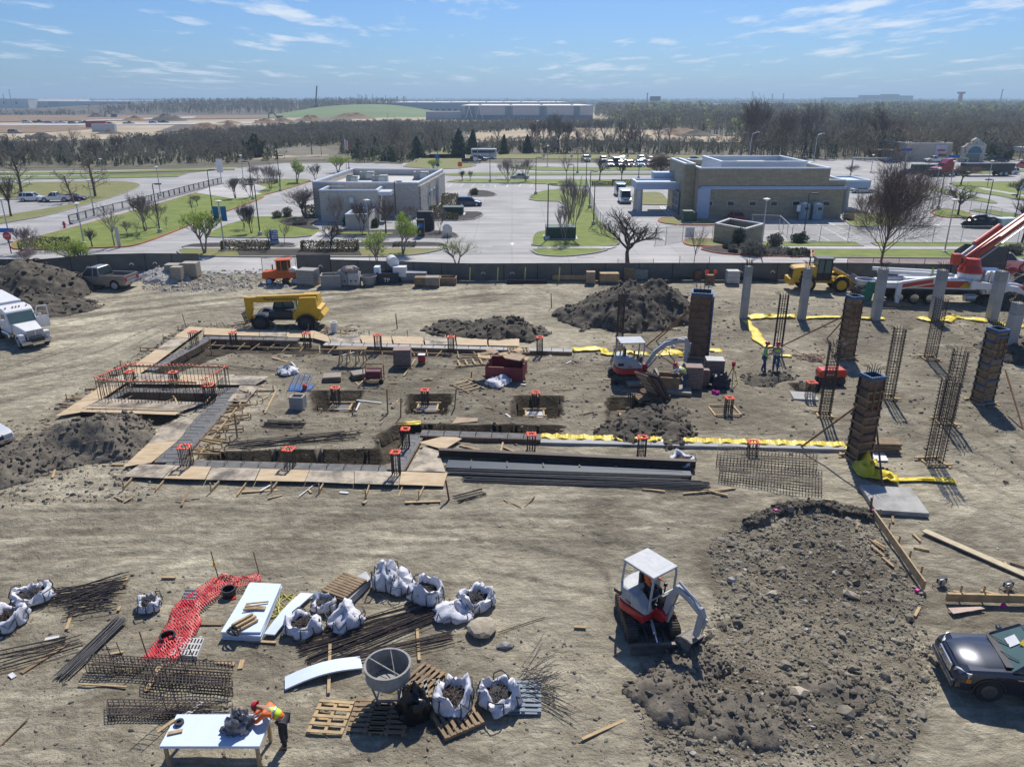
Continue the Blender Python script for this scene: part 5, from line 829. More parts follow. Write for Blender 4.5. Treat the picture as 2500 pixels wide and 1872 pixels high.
def car(kind,label,c,loc,rz,s=.84,group=None,extra=None,cat=None,name=None):
    L,W,H,ax,bx,wr = CK[kind]; m = c if not isinstance(c,tuple) else paint(c); r = thing(name or {'pickup': 'pickup_truck','van': 'van'}.get(kind,'parked_car'),label,cat or {'pickup': 'pickup','van': 'van'}.get(kind,'car'),loc,rz,group,s)
    F,B_ = L/2,-L/2; zb = {'suv': 1.05,'sedan': .92,'pickup': 1.15,'van': 1.2,'hatch': .92}[kind]; hf = {'suv': .55,'sedan': .75,'pickup': .75,'van': .15,'hatch': .5}[kind]
    cx = F - {'suv': 1.35,'sedan': 1.35,'pickup': 1.55,'van': .65,'hatch': 1.05}[kind]; zl = .26 if kind != 'pickup' else .42
    ar = wr*1.18; pf = [(B_ + .05,zl),(B_,zl + .35),(B_ + .04,zb - .12),(B_ + .12,zb if kind != 'pickup' else .98)]
    if kind == 'pickup': pf += [(-.45,.98),(-.45,zb)]
    if kind == 'sedan': pf[-1] = (B_ + .1,zb - .02)
    pf += [(cx,zb + .02),(F - .28,zb - .16),(F - .04,zb - .36),(F,zl + .2),(F - .06,zl)] + [(x,z) for x,z in archpts(ax,ar,zl)][::-1] + [(x,z) for x,z in archpts(bx,ar,zl)][::-1]
    MB().ext(pf,-W/2,W/2).build('body',m,r,bevel=.07)
    MB().box(((ax + bx)/2,0,zl + .1),(L*.9,W*.86,.3)).build('underbody',M['black'],r)
    gb = {'suv': B_ + .12,'sedan': B_ + .75,'pickup': -.45,'van': B_ + .1,'hatch': B_ + .15}[kind]; gt = {'suv': .28,'sedan': .62,'pickup': .15,'van': .05,'hatch': .45}[kind]; ft = {'suv': .72,'sedan': .85,'pickup': .7,'van': .55,'hatch': .7}[kind]
    def ring(x0,x1,w,z): return [(x0,-w,z),(x1,-w,z),(x1,w,z),(x0,w,z)]
    w0,w1 = W/2 - .07,W/2 - .23; gm = M['glass']
    MB().loft([ring(gb,cx + .02,w0,zb - .02),ring(gb + gt,cx - ft,w1,H - .05)]).build('windows',gm,r)
    b = MB(); b.loft([ring(gb + gt - .04,cx - ft + .06,w1 + .02,H - .07),ring(gb + gt + .06,cx - ft - .1,w1 - .08,H)])
    for y0,y1 in ((w0,w1),(-w0,-w1)):
        b.bar((gb + .03,y0,zb),(gb + gt,y1,H - .06),.12); b.bar((cx - .02,y0,zb),(cx - ft + .03,y1,H - .06),.07); xm = (gb + gt + cx - ft)/2; b.bar((xm,y0 + .0,zb),(xm,y1,H - .06),.09)
        if kind in ('suv','van'): xq = gb + (cx - gb)*.28; b.bar((xq,y0,zb),(xq + .1,y1,H - .06),.16)
    if kind == 'van': b.box(((gb + cx - 1.2)/2 - .1,0,(zb + H)/2 - .02),(cx - 1.3 - gb,W - .06,H - zb - .02))
    b.build('roof',m,r,bevel=.03)
    if kind == 'pickup':
        b = MB()
        for y in (-1,1): b.box(((B_ - .45)/2,y*(W/2 - .06),1.12),(-.45 - B_ - .1,.12,.3))
        b.box((B_ + .1,0,1.1),(.1,W - .1,.32)); b.build('bed_sides',m,r,bevel=.02); MB().box(((B_ - .45)/2 + .02,0,1.0),(-.65 - B_,W - .26,.05)).build('bed_floor',M['black'],r)
    for x in (ax,bx):
        for y in (-1,1): wheel_part(r,x,y*(W/2 - .12),wr,.24)
    for y in (-1,1):
        MB().box((F - .10,y*(W/2 - .28),zb - .36),(.22,.42,.2)).build('headlight',M['lamp'],r,bevel=.03); MB().box((B_ + .05,y*(W/2 - .14),zb - .22),(.14,.22,.3)).build('tail_light',M['red'],r); MB().box((cx - .25,y*(W/2 + .1),zb + .12),(.12,.2,.16)).build('wing_mirror',m,r)
    MB().box((F - .03,0,zb - .42),(.12,W*.5,.22)).build('grille',M['dmetal'],r); MB().box((F - .02,0,zl + .16),(.12,W*.96,.2)).build('bumper',M['dmetal'] if kind != 'pickup' else M['chrome'],r,bevel=.03); MB().box((B_ + .0,0,zl + .2),(.12,W*.94,.2)).build('bumper',M['dmetal'] if kind != 'pickup' else M['chrome'],r,bevel=.03)
    return r
WH,SV,GY,BK,NV,RD,MR,BG = (.7,.7,.7),(.42,.44,.46),(.16,.17,.18),(.012,.012,.015),(.02,.04,.10),(.4,.01,.02),(.09,.012,.03),(.3,.26,.2)
P_ = P; GC = 'cars parked in the far lots'
for a in (('suv','white sport utility car parked at the far left on the drive',WH,(11,280,385),5),('pickup','white pickup parked between the white and maroon cars',WH,(11,480,388),190),('sedan','maroon car parked right of the white pickup',MR,(11,625,382),8),('suv','navy blue car in the empty bay right of the bank',NV,(12,1885,425),2),('sedan','silver blue car driving on the road behind the lots',SV,(13,238,198),175),
          ('van','nearer white delivery van by the temporary fence',WH,(13,1122,395),-92),('van','grey blue high-roof van behind the white van',(.24,.30,.34),(13,1085,335),-92),('sedan','red car mostly hidden by the tan enclosure',RD,(13,2062,545),90),('pickup','black pickup parked on the far lot beside the round sign',BK,(22,1905,685),5),('suv','dark purple car behind the black pickup',(.03,.02,.07),(22,1970,668),10),
          ('pickup','dark truck with open load in the far lot',(.05,.08,.06),(23,795,672),-85),('suv','grey car alone in the far lot',GY,(23,945,678),-88),('sedan','dark green car in the rear row of the far lot',(.06,.09,.09),(23,1100,668),-88),('suv','silver car in the front row of the far lot',SV,(23,998,718),-88),('van','small grey van in the front row of the far lot',(.4,.36,.34),(23,1045,712),-88),('suv','grey sport utility car in the front row of the far lot',GY,(23,1090,720),-88),
          ('pickup','maroon black pickup in the front row of the far lot',(.05,.02,.025),(23,1165,718),-88),('pickup','light blue pickup in the front row of the far lot',(.25,.38,.55),(23,1248,718),-88),('suv','white car in the rear row of the far lot',WH,(23,1262,672),-88),('suv','mauve car right end of the front row',(.2,.17,.22),(23,1330,715),-88),('sedan','mauve car right end of the rear row',(.22,.18,.24),(23,1345,672),-88),
          ('suv','dark car partly hidden by the tan bank corner',BK,(23,1490,705),-88),('sedan','blue grey car seen over the tan bank roof',(.08,.1,.2),(23,1715,672),0),('sedan','dark blue car parked before the woods at right',(.03,.05,.2),(24,1185,628),8),('hatch','black car behind the dark blue car at right',BK,(24,1150,615),8),('pickup','white pickup in front of the store',WH,(24,1520,622),180),
          ('pickup','white pickup right of the store gable',WH,(24,1925,605),20),('suv','black pickup-like car right of the live oaks',BK,(24,2020,622),0),('suv','silver car on the lot right of the store',SV,(24,1985,592),0),('suv','red car at the right frame edge beyond the road',RD,(14,2205,285),90)):
    car(a[0],a[1],a[2],P(*a[3]),R(a[4]),group=GC,s=.84 if P(*a[3]).y < 180 else .92)
for a in (('suv','black car waiting beside the red lorry',BK,(14,1525,352),5),('sedan','grey car on the road left of the black car',GY,(14,1330,335),5),('sedan','dark car behind the bare road tree',BK,(14,1715,342),5),('suv','white car behind the dark box trailer',WH,(14,2090,335),182),('sedan','silver car under the right hand drive canopy',SV,(14,960,478),0)):
    car(a[0],a[1],a[2],P(*a[3]),R(a[4]),group='cars on the road at right',s=.86)
# tan pickup on site, white and blue pickup behind the gate, black SUV foreground
o_ = car('pickup','tan crew-cab pickup parked by the dirt pile at left',(.30,.25,.20),P(3,655,262),R(172),s=1.04); o_ = car('pickup','white pickup with dark load bed behind the black screen gate',WH,P(14,2010,1070),R(-4),s=.98)
car('pickup','white pickup fragment at the left frame edge',WH,P(3,-235,1250),R(-30),s=1.05)
# ------------------------------------------------ red lorry and trailer, bus, small site vehicles far away
p = P(14,1590,345); r = thing('semi_tractor','dark red sleeper lorry tractor crossing the junction','lorry',p,R(185),None,.9); MB().box((0,0,.9),(6.5,1.0,.4)).build('chassis',M['black'],r); MB().ext([(-1.6,1),(2.6,1),(3.3,1.3),(3.3,1.9),(1.4,2.3),(.8,3.0),(-.2,4.0),(-1.6,4.1)],-1.2,1.2).build('cab',paint((.28,.01,.02)),r,bevel=.08); MB().box((1.12,0,2.65),(.3,2.1,.6),0,0,R(-35)).build('windscreen',M['glass'],r)
for x in (2.3,-1.8,-3.0):
    for y in (-1.05,1.05): wheel_part(r,x,y,.5,.3)
p = P(14,1915,345); r = thing('box_trailer','dark low trailer right of the red lorry','trailer',p,R(3)); MB().box((0,0,1.9),(11,2.3,1.6)).build('box',M['dmetal'],r,bevel=.04); MB().box((3.8,0,1.3),(2.4,2.35,2.2)).build('front_box',M['black'],r)
for x in (2.6,3.8): wheel_part(r,x,-1.05,.5,.3); wheel_part(r,x,1.05,.5,.3)
p = P(22,2010,648); r = thing('bus','white shuttle bus parked behind the black pickup','bus',p,0,None,.9); MB().box((0,0,1.75),(8,2.3,2.6)).build('body',M['white'],r,bevel=.12); MB().box((0,-1.17,2.2),(7.2,.06,.8)).build('windows',M['glass'],r)
for x in (2.6,-2.6): wheel_part(r,x,-1.0,.45,.3); wheel_part(r,x,1.0,.45,.3)
for i,(x,y,c) in enumerate(((230,350,WH),(330,350,BK),(420,358,SV),(515,358,WH),(620,362,BG),(715,358,GY),(795,358,WH),(880,362,SV),(930,368,GY),(1090,362,BG),(1300,358,WH),(1380,352,BK),(130,440,BG),(2195,345,SV))):
    car('pickup' if i % 2 else 'suv','small parked work vehicle on the far earthworks',c,P(21,x,y),R(5 + i*30 % 20),group='work vehicles on the far earthworks',s=1.25)
for x,y,m,lb in ((820,392,M['red'],'red shipping container on the far earthworks'),(885,425,M['metal'],'grey blue shipping container on the far earthworks')):
    p = P(21,x,y); r = thing('shipping_container',lb,'container',p,R(4)); MB().box((0,0,2),(11,3,4)).build('box',m,r); MB().box((5.55,0,2),(.1,2.8,3.7)).build('door',m,r)
for k,x,y,s in ((22,735,285,2.2),(22,605,268,1.6),(22,285,330,2.2),(21,960,305,2)):
    s *= .62; p = P(k,x,y); r = thing('far_excavator','tiny dark excavator working on the far earthworks','excavator',p,0,'excavators on the far earthworks',s); MB().box((0,0,.5),(4,3,1)).build('tracks',M['black'],r); MB().box((.5,0,1.8),(3,2.6,1.8)).build('body',M['dmetal'],r); MB().tube([(-1,0,1.8),(-3.5,0,4.6),(-5.5,0,3.8),(-6,0,1)],.35,6).build('boom',M['dmetal'],r)
# ------------------------------------------------ machines
def tracks(r,L,w,h,gauge,m=mat('muddy_rubber',(.035,.032,.028),.9,c2=(.12,.10,.075),vs=5)):
    for y in (-1,1):
        b = MB(); n = 10; pf = [(L/2 - h/2 + h/2*math.cos(a),h/2 + h/2*math.sin(a)) for a in [-math.pi/2 + math.pi*i/n for i in range(n+1)]] + [(-L/2 + h/2 + h/2*math.cos(a),h/2 + h/2*math.sin(a)) for a in [math.pi/2 + math.pi*i/n for i in range(n+1)]]
        b.ext(pf,y*gauge/2 - w/2,y*gauge/2 + w/2); per = len(pf); pts = pf + pf[:1]
        for i in range(per):
            a,c = Vector((pts[i][0],0,pts[i][1])),Vector((pts[i+1][0],0,pts[i+1][1])); k = max(1,int((c - a).length/.14)); 
            for j in range(k):
                o = a.lerp(c,(j + .5)/k); d = (c - a).normalized(); nn = Vector((d.z,0,-d.x)); ce = o + nn*.02; b.bar((ce.x,y*gauge/2 - w/2 + .01,ce.z),(ce.x,y*gauge/2 + w/2 - .01,ce.z),.06,.05,up=tuple(nn))
        t = b.build('track',m,r); q = MB()
        for x in (-.38,-.13,.13,.38): q.wheel((x*L,y*(gauge/2 + w/2),h*.32),h*.2,.04,12)
        for x in (-1,1): q.wheel((x*(L/2 - h/2),y*(gauge/2 + w/2),h*.5),h*.34,.04,14)
        q.build('track_rollers',M['dmetal'],t)
def cyl_part(r,a,b,rad=.05,name='hydraulic_cylinder'): a,b = Vector(a),Vector(b); o = MB().tube([a,a.lerp(b,.58)],rad,10).build(name,EW,r,smooth=40); MB().tube([a.lerp(b,.5),b],rad*.55,8).build('rod',M['chrome'],o); return o
EW = mat('excavator_white',(.36,.375,.39),.5,coat=.15,var=.16,vs=3.5)
def plate_arm(r,name,pts,wds,y0,y1,m):
    # boom or stick: outline round a centre line in the x-z plane
    up,dn = [],[]
    for i,p in enumerate(pts):
        d = Vector(pts[min(i+1,len(pts)-1)]) - Vector(pts[max(i-1,0)]); d = Vector((d[0],d[1])).normalized(); n = Vector((-d.y,d.x)); up.append((p[0] + n.x*wds[i]/2,p[1] + n.y*wds[i]/2)); dn.append((p[0] - n.x*wds[i]/2,p[1] - n.y*wds[i]/2))
    return MB().ext(up + dn[::-1],y0,y1).build(name,m,r,bevel=.015)
def excav(label,loc,trz,yaw,s,boom,stick,bk,bang,operator=False):
    r = thing('mini_excavator',label,'excavator',loc,yaw,None,s); base = []
    def und(f):
        n0 = set(bpy.data.objects); f()
        for o in set(bpy.data.objects) - n0:
            if o.parent == r: o.rotation_euler.z = trz - yaw
    def u_():
        tracks(r,2.35,.38,.56,1.55); MB().box((0,0,.42),(1.5,1.2,.28)).build('undercarriage',M['dmetal'],r); b = MB()
        for y in (-.32,.32): b.bar((.7,y,.36),(1.65,y,.26),.09,.12)
        b.build('blade_arms',M['dmetal'],r); MB().ext([(1.62,.02),(1.78,.0),(1.72,.2),(1.80,.45),(1.66,.45),(1.60,.2)],-.98,.98).build('dozer_blade',mat('blade_steel',(.12,.11,.10),.6,.3,var=.3),r); cyl_part(r,(.6,0,.55),(1.6,0,.3),.06,'blade_cylinder')
    und(u_)
    MB().lathe([(.5,.56),(.5,.66)],20,cap=True).build('slew_ring',M['black'],r)
    def shell(x0,x1,w,n=9,cut=.55): # rounded rear, plan outline
        p = [(x1,-w),(x1,w)]; 
        for i in range(n + 1): a = math.pi/2 + math.pi*i/n; p.append((x0 + cut + cut*1.0*math.cos(a),w*math.sin(a)))
        return p
    MB().prism(shell(-1.02,.55,.86),.66,1.0).build('lower_skirt',M['red'],r,bevel=.05)
    b = MB(); b.prism(shell(-.98,-.12,.82,cut=.5),1.002,1.62); b.ext([(-.2,1.003),(.62,1.003),(.50,1.25),(.15,1.55),(-.2,1.62)],-.82,-.34); b.build('engine_cover',EW,r,bevel=.09)
    MB().box((.2,.28,1.03),(1.2,1.05,.05)).build('floor_plate',M['black'],r); b = MB(); b.box((-.12,.1,1.3),(.5,.5,.5)); b.box((-.36,.1,1.75),(.14,.48,.6)); b.build('seat',M['blk2'],r,bevel=.05)
    b = MB(); 
    for y in (-.3,.5): b.tube([(.3,y,1.05),(.34,y,1.6)],.03,6); b.box((.34,y,1.65),(.1,.1,.14))
    b.box((.62,.1,1.3),(.12,.5,.45)); b.build('control_levers',M['black'],r)
    MB().box((-.75,-.835,1.3),(.35,.03,.16)).build('side_grille',M['black'],r); text('T240',.13,M['red'],r,(-.35,-.832,1.12),(R(90),0,0))
    cp = MB(); cp.loft([[(x,y,z) for x,y in ((-.78,-.62),(.72,-.62),(.72,.66),(-.78,.66))] for z in (2.50,2.58)]); cp.build('canopy_roof',EW,r,bevel=.035)
    for x,y,x2 in ((-.72,-.58,-.80),(-.72,.62,-.80),(.68,-.58,.56),(.68,.62,.60)): MB().tube([(x2,y,1.55 if x < 0 else 1.02),(x,y,2.3),(x*.93,y,2.51)],.045,8).build('canopy_post',EW,r,smooth=40)
    MB().tube([(.66,-.58,1.62),(.66,.62,1.62)],.025,6).build('grab_rail',M['metal'],r)
    MB().ext([(.5,.62),(.95,.68),(1.05,.95),(.85,1.12),(.5,1.05)],-.26,.26).build('swing_bracket',M['red'],r,bevel=.04)
    plate_arm(r,'boom',boom,[.18,.25,.28,.24,.17][:len(boom)],-.11,.11,EW); plate_arm(r,'stick',stick,[.16,.26,.18][:len(stick)] if len(stick) == 3 else [.2,.16],-.09,.09,EW)
    mi = len(boom)//2; cyl_part(r,(boom[0][0] + .12,0,boom[0][1] - .18),(boom[mi][0],0,boom[mi][1] - .24),.06,'boom_cylinder'); q = boom[mi]; e = stick[0]; cyl_part(r,(q[0],0,q[1] + .25),(e[0] + .02,0,e[1] + .06),.055,'stick_cylinder')
    se = stick[-1]; s0 = stick[1] if len(stick) == 3 else stick[0]; dr = (Vector(s0) - Vector(se)).normalized(); fr = Vector((dr.y,-dr.x)); fr = fr if fr.x > 0 else -fr; cyl_part(r,(s0[0] + fr.x*.2,0,s0[1] + fr.y*.2),(se[0] + fr.x*.18 + dr.x*.25,0,se[1] + fr.y*.18 + dr.y*.25),.045,'bucket_cylinder')
    b = MB(); cs,sn = math.cos(bang),math.sin(bang); rot = lambda x,z: (bk[0] + x*cs - z*sn,bk[1] + x*sn + z*cs)
    out = [rot(*t) for t in ((.12,.05),(.0,-.1),(-.12,-.35),(-.10,-.6),(.05,-.76),(.35,-.80),(.62,-.70))]; inn = [rot(*t) for t in ((.60,-.66),(.35,-.74),(.08,-.70),(-.05,-.58),(-.07,-.36),(.05,-.12),(.16,.03))]
    b.ext(out + inn,-.33,.33); 
    for y in (-.35,.31): b.ext([rot(*t) for t in ((.12,.05),(-.12,-.35),(-.10,-.6),(.05,-.76),(.35,-.80),(.62,-.70),(.4,-.2))],y,y + .04)
    for i in range(5): a0 = rot(.6,-.69); a1 = rot(.74,-.66); b.bar((a0[0],-.28 + i*.14,a0[1]),(a1[0],-.28 + i*.14,a1[1]),.05,.04)
    b.build('bucket',mat('bucket_steel',(.20,.18,.16),.7,.3,var=.4,vs=5),r); MB().tube([(boom[0][0],.14,boom[0][1] + .1),(boom[mi][0] - .1,.16,boom[mi][1]),(boom[-1][0] - .1,.16,boom[-1][1] + .05),(stick[-1][0],.14,(stick[0][1] + stick[-1][1])/2)],.018,6).build('hoses',M['black'],r)
    return r
p = P(5,-60,690); XA = excav('white and red mini excavator beside the paver stacks, boom over to the brown form',P(4,1905,850),R(0),R(4),1.0,[(.85,.85),(1.45,1.75),(2.05,2.25),(2.9,2.45),(3.4,2.4)],[(3.3,2.6),(3.4,2.3),(3.35,1.1)],(3.35,1.08),R(-60))
XB = excav('white and red mini excavator with seated orange-shirted operator in the foreground',P(8,288,665),R(-86),R(-53),.88,[(.85,.85),(1.05,1.75),(1.35,2.28),(1.9,2.15),(2.4,1.85)],[(2.33,2.05),(2.43,1.8),(2.25,.85)],(2.25,.83),R(-60))
# telehandler (x forward = towards the forks)
r = thing('telehandler','yellow telehandler with black cab and lowered boom beyond the plywood deck','telehandler',P(3,1835,505),R(181),None,.95); r.scale.z = .76; Yl = M['yeq']
b = MB(); b.ext([(-2.7,1.2),(-2.75,2.0),(-2.45,2.1),(-2.4,3.15),(-1.1,3.1),(-.9,1.9),(-.5,1.5),(-.5,1.0),(-1.0,.8),(-2.2,.8)],-.95,.95); b.ext([(-3.0,1.3),(-2.6,1.9),(-2.4,1.0),(-2.6,.75)],-1.0,1.0); b.build('rear_frame',Yl,r,bevel=.06)
MB().box((.2,0,1.0),(4.6,1.0,.5)).build('chassis',M['dmetal'],r); MB().ext([(-2.45,2.75),(-2.45,3.35),(2.3,3.12),(2.3,2.5)],.05,.55).build('boom',Yl,r,bevel=.03); MB().ext([(1.9,2.55),(1.9,3.05),(3.0,3.0),(3.15,2.7),(2.7,2.5)],.12,.48).build('inner_boom',Yl,r,bevel=.02)
MB().ext([(2.75,3.0),(3.25,3.05),(3.2,1.0),(2.85,.45),(2.6,.5),(2.75,1.5),(2.6,1.9)],.1,.5).build('boom_head',Yl,r,bevel=.03); b = MB(); [b.bar((3.2,y,.5),(3.45,y,1.5),.06) for y in (-.5,-.25,0,.25,.5,.75)]; [b.bar((3.2 + z*.24,-.55,.5 + z),(3.2 + z*.24,.8,.5 + z),.07) for z in (0,.5,1)]; b.build('fork_carriage',M['black'],r)
for y in (-.3,.55): MB().bar((3.25,y,.42),(4.5,y,.2),.12,.05).build('fork',M['black'],r)
b = MB(); b.ext([(-.4,1.1),(1.2,1.1),(1.25,1.8),(1.0,2.75),(.1,2.85),(-.35,2.3)],-1.1,-.15); b.build('cab_glass',M['glassg'],r); b = MB()
for x0,z0,x1,z1 in ((-.4,1.1,-.35,2.3),(-.35,2.3,.1,2.85),(1.25,1.8,1.0,2.75),(1.2,1.1,1.25,1.8),(.45,1.1,.45,2.85),(-.4,1.8,1.25,1.8)):
    for y in (-1.12,-.13): b.bar((x0,y,z0),(x1,y,z1),.08)
b.box((.55,-.63,2.86),(1.1,1.1,.09)); b.box((.4,-.63,1.2),(1.75,1.05,.75)); b.build('cab_frame',M['black'],r,bevel=.02); MB().box((.4,.6,1.5),(1.8,.8,.6)).build('engine_cover',M['blk2'],r,bevel=.05)
for x in (2.0,-1.55):
    for y in (-1.0,1.0): w_ = wheel_part(r,x,y,.68,.42,M['dmetal'],rr=.5)
    for y in (-1.0,1.0): MB().ext([(x - .8*math.cos(math.pi*i/8),.72 + .8*math.sin(math.pi*i/8)) for i in range(9)] + [(x + .74*math.cos(math.pi*i/8),.72 + .74*math.sin(math.pi*i/8)) for i in range(9)],y - .25,y + .25).build('mudguard',M['blk2'],r)
cyl_part(r,(-.9,-.1,1.6),(-.75,-.1,2.9),.1,'lift_cylinder'); text('EquipmentShare',.38,M['black'],r,(.05 + 1.35,.045,2.85),(R(90),0,R(0)),ext=.004).rotation_euler = (R(90),0,0)
for o in [c for c in r.children if c.name.startswith('lettering')]: o.location = (1.7,.58,2.78); o.rotation_euler = (R(90),0,R(180))
# wheel loader
r = thing('wheel_loader','yellow wheel loader with black-roofed cab and dark bucket by the fence','wheel loader',P(5,985,262),R(-4),None,.87); MB().ext([(-3.3,1.1),(-3.2,2.35),(-2.9,2.45),(-.9,2.6),(-.9,1.0),(-2.9,.9)],-.85,.85).build('engine_hood',Yl,r,bevel=.09)
MB().box((-3.3,0,1.0),(.6,2.0,.7)).build('counterweight',Yl,r,bevel=.1); MB().box((-.2,0,1.1),(5.2,.9,.6)).build('chassis',Yl,r); MB().box((-3.28,0,1.8),(.1,1.2,.9)).build('rear_grille',M['black'],r); b = MB(); [b.box((-2.3,-.86,z),(.4,.05,.3)) for z in (1.55,1.95)]; b.build('side_vent',M['black'],r)
MB().ext([(-.95,1.9),(.55,1.9),(.5,3.2),(-.8,3.25)],-.72,.72).build('cab_glass',M['glassg'],r); b = MB()
for x,x2 in ((-.95,-.8),(-.2,-.2),(.55,.5)):
    for y in (-.73,.73): b.bar((x,y,1.3),(x2,y,3.25),.11)
b.box((-.2,0,1.5),(1.5,1.4,.8)); b.build('cab_frame',M['black'],r); MB().box((-.15,0,3.32),(1.75,1.65,.14)).build('cab_roof',M['dmetal'],r,bevel=.04); MB().tube([(-1.4,.3,2.5),(-1.4,.3,3.2),(-1.6,.3,3.35)],.07,8).build('exhaust',M['black'],r)
for y in (-.55,.55): plate_arm(r,'lift_arm',[(.9,2.1),(1.9,1.7),(3.0,.6)],[.3,.4,.25],y - .08,y + .08,Yl)
cyl_part(r,(1.0,0,2.3),(2.6,0,1.5),.09,'tilt_cylinder')
b = MB(); b.ext([(3.0,.2),(2.9,.9),(3.3,1.5),(3.5,1.45),(3.1,.9),(3.15,.35),(4.3,.12),(4.3,.02),(3.2,.05)],-1.35,1.35); [b.ext([(3.0,.2),(2.9,.9),(3.3,1.5),(4.3,.1)],y,y + .06) for y in (-1.36,1.30)]; b.build('bucket',M['dmetal'],r)
for x in (1.55,-1.75):
    for y in (-.98,.98): wheel_part(r,x,y,.78,.5,Yl,rr=.55)
    for y in (-.98,.98): MB().ext([(x - .95*math.cos(math.pi*i/8),.85 + .9*math.sin(math.pi*i/8)) for i in range(1,8)] + [(x + .88*math.cos(math.pi*i/8),.85 + .84*math.sin(math.pi*i/8)) for i in range(1,8)],y - .3,y + .3).build('mudguard',M['dmetal'] if x < 0 else Yl,r)
# orange broom tractor
r = thing('broom_tractor','orange enclosed-cab broom tractor by the gap in the fence','tractor',P(3,1790,236),R(184),None,.74); OR = M['orng']
MB().ext([(.4,.7),(2.3,.7),(2.35,1.45),(2.2,1.55),(.4,1.75)],-.75,.75).build('engine_hood',OR,r,bevel=.05); MB().box((-.7,0,1.1),(2.2,1.5,.7)).build('deck',OR,r,bevel=.04); b = MB()
for x in (-.9,-.1,.45):
    for y in (-.72,.72): b.box((x,y,2.1),(.12,.1,1.7))
b.box((-.2,0,1.5),(1.45,1.5,.5)); b.build('cab_frame',OR,r); MB().box((-.22,0,2.2),(1.3,1.4,1.3)).build('cab_glass',M['glass'],r); MB().box((-.3,0,3.0),(1.9,1.7,.12),0,0,R(3)).build('cab_roof',OR,r,bevel=.03); MB().tube([(1.2,-.3,1.6),(1.2,-.3,2.3)],.08,8).build('exhaust',M['black'],r)
o = MB().wheel((0,0,0),.38,1.9,16).build('broom_brush',M['black'],r); o.location = (-.4,0,.42); MB().lathe([(.45,-.6),(.5,0),(.45,.6)],14,cap=True).build('water_tank',M['offw'],r,loc=(-1.4,0,1.55)).rotation_euler = (R(90),0,0)
for x,wr in ((1.5,.42),(-1.7,.42)):
    for y in (-.75,.75): wheel_part(r,x,y,wr,.3,mat('pale_blue_rim',(.35,.5,.65),.5),rr=.65)
# trench roller
r = thing('trench_roller','red and black walk-behind trench roller behind the rebar cage','roller',P(5,1035,822),R(2),None,.88); MB().ext([(-.9,.55),(.9,.55),(.95,.95),(.8,1.15),(-.8,1.15),(-.95,.95)],-.42,.42).build('hood',mat('roller_red',(.55,.045,.02),.45,coat=.3),r,bevel=.08); MB().box((0,0,.5),(1.5,.7,.3)).build('chassis',M['black'],r); MB().box((-.2,-.43,.85),(.7,.02,.1)).build('lettering',M['white'],r)
for x in (-.55,.55):
    for y in (-.3,.3):
        b = MB().wheel((0,0,0),.30,.42,20)
        for i in range(14): a = i*2*math.pi/14; b.bar((.30*math.cos(a),-.2,.30*math.sin(a)),(.30*math.cos(a),.2,.30*math.sin(a)),.07,.05)
        b.build('padfoot_drum',M['dmetal'],r,loc=(x,y,.33))
# white tractor unit at left
r = thing('semi_truck','white conventional lorry with open door entering from the left','lorry',P(3,178,612),R(-40),None,.82); WP = M['white']
MB().box((-1.0,0,.85),(7.5,1.0,.35)).build('chassis',M['black'],r); MB().ext([(-2.4,1.0),(-.1,1.0),(.05,1.75),(-.55,2.75),(-.95,2.95),(-2.4,3.0)],-1.1,1.1).build('cab',WP,r,bevel=.09); MB().loft([[(x,y,z) for x,y in ((-.04 - (z-1.8)*.6,-1.0 + (z-1.8)*.05),(.1 - (z-1.8)*.6,-1.0 + (z-1.8)*.05),(.1 - (z-1.8)*.6,1.0 - (z-1.8)*.05),(-.04 - (z-1.8)*.6,1.0 - (z-1.8)*.05))] for z in (1.85,2.65)]).build('windscreen',M['glassg'],r)
b = MB(); b.loft([[(x,-w,1.0),(x,-w*.95,z),(x,w*.95,z),(x,w,1.0)] for x,w,z in ((-.1,.95,1.82),(.8,.85,1.75),(1.8,.72,1.6),(2.15,.66,1.5))]); b.build('hood',WP,r,bevel=.07)
for y in (-1,1):
    b = MB(); b.ext([(1.45 - .68*math.cos(math.pi*i/8),.6 + .62*math.sin(math.pi*i/8)) for i in range(9)] + [(1.45 + .56*math.cos(math.pi*i/8),.6 + .5*math.sin(math.pi*i/8)) for i in range(9)],y*.68 - .02,y*1.14) ; b.box((1.95,y*.95,1.05),(.42,.40,.5)); b.build('front_wing',WP,r,bevel=.06); MB().box((2.17,y*.95,1.12),(.06,.32,.22)).build('headlight',M['lamp'],r)
    MB().box((-1.1,y*1.11,2.2),(.75,.04,.6)).build('side_window',M['glass'],r); MB().box((-.2,y*1.4,2.0),(.16,.26,.6)).build('wing_mirror',WP,r,bevel=.03); MB().box((-1.3,y*1.0,.75),(1.7,.4,.45)).build('fuel_tank',M['chrome'],r,bevel=.1)
    for x,n in ((1.45,1),(-3.2,1),(-4.5,1)): wheel_part(r,x,y*.98,.53,.34)
MB().box((2.22,0,1.18),(.1,1.3,.78)).build('grille',M['metal'],r,bevel=.02); MB().box((2.27,0,1.18),(.06,.06,.8)).build('grille_bar',M['chrome'],r); MB().box((2.3,0,.58),(.22,2.3,.32)).build('bumper',M['chrome'],r,bevel=.05)
d = MB(); d.box((0,.5,.4),(.06,1.0,1.0)); 
for a,c in (((0,.02,.9),(0,.25,1.75)),((0,.25,1.75),(0,.98,1.75)),((0,.98,1.75),(0,.98,.9))): d.bar(a,c,.08)
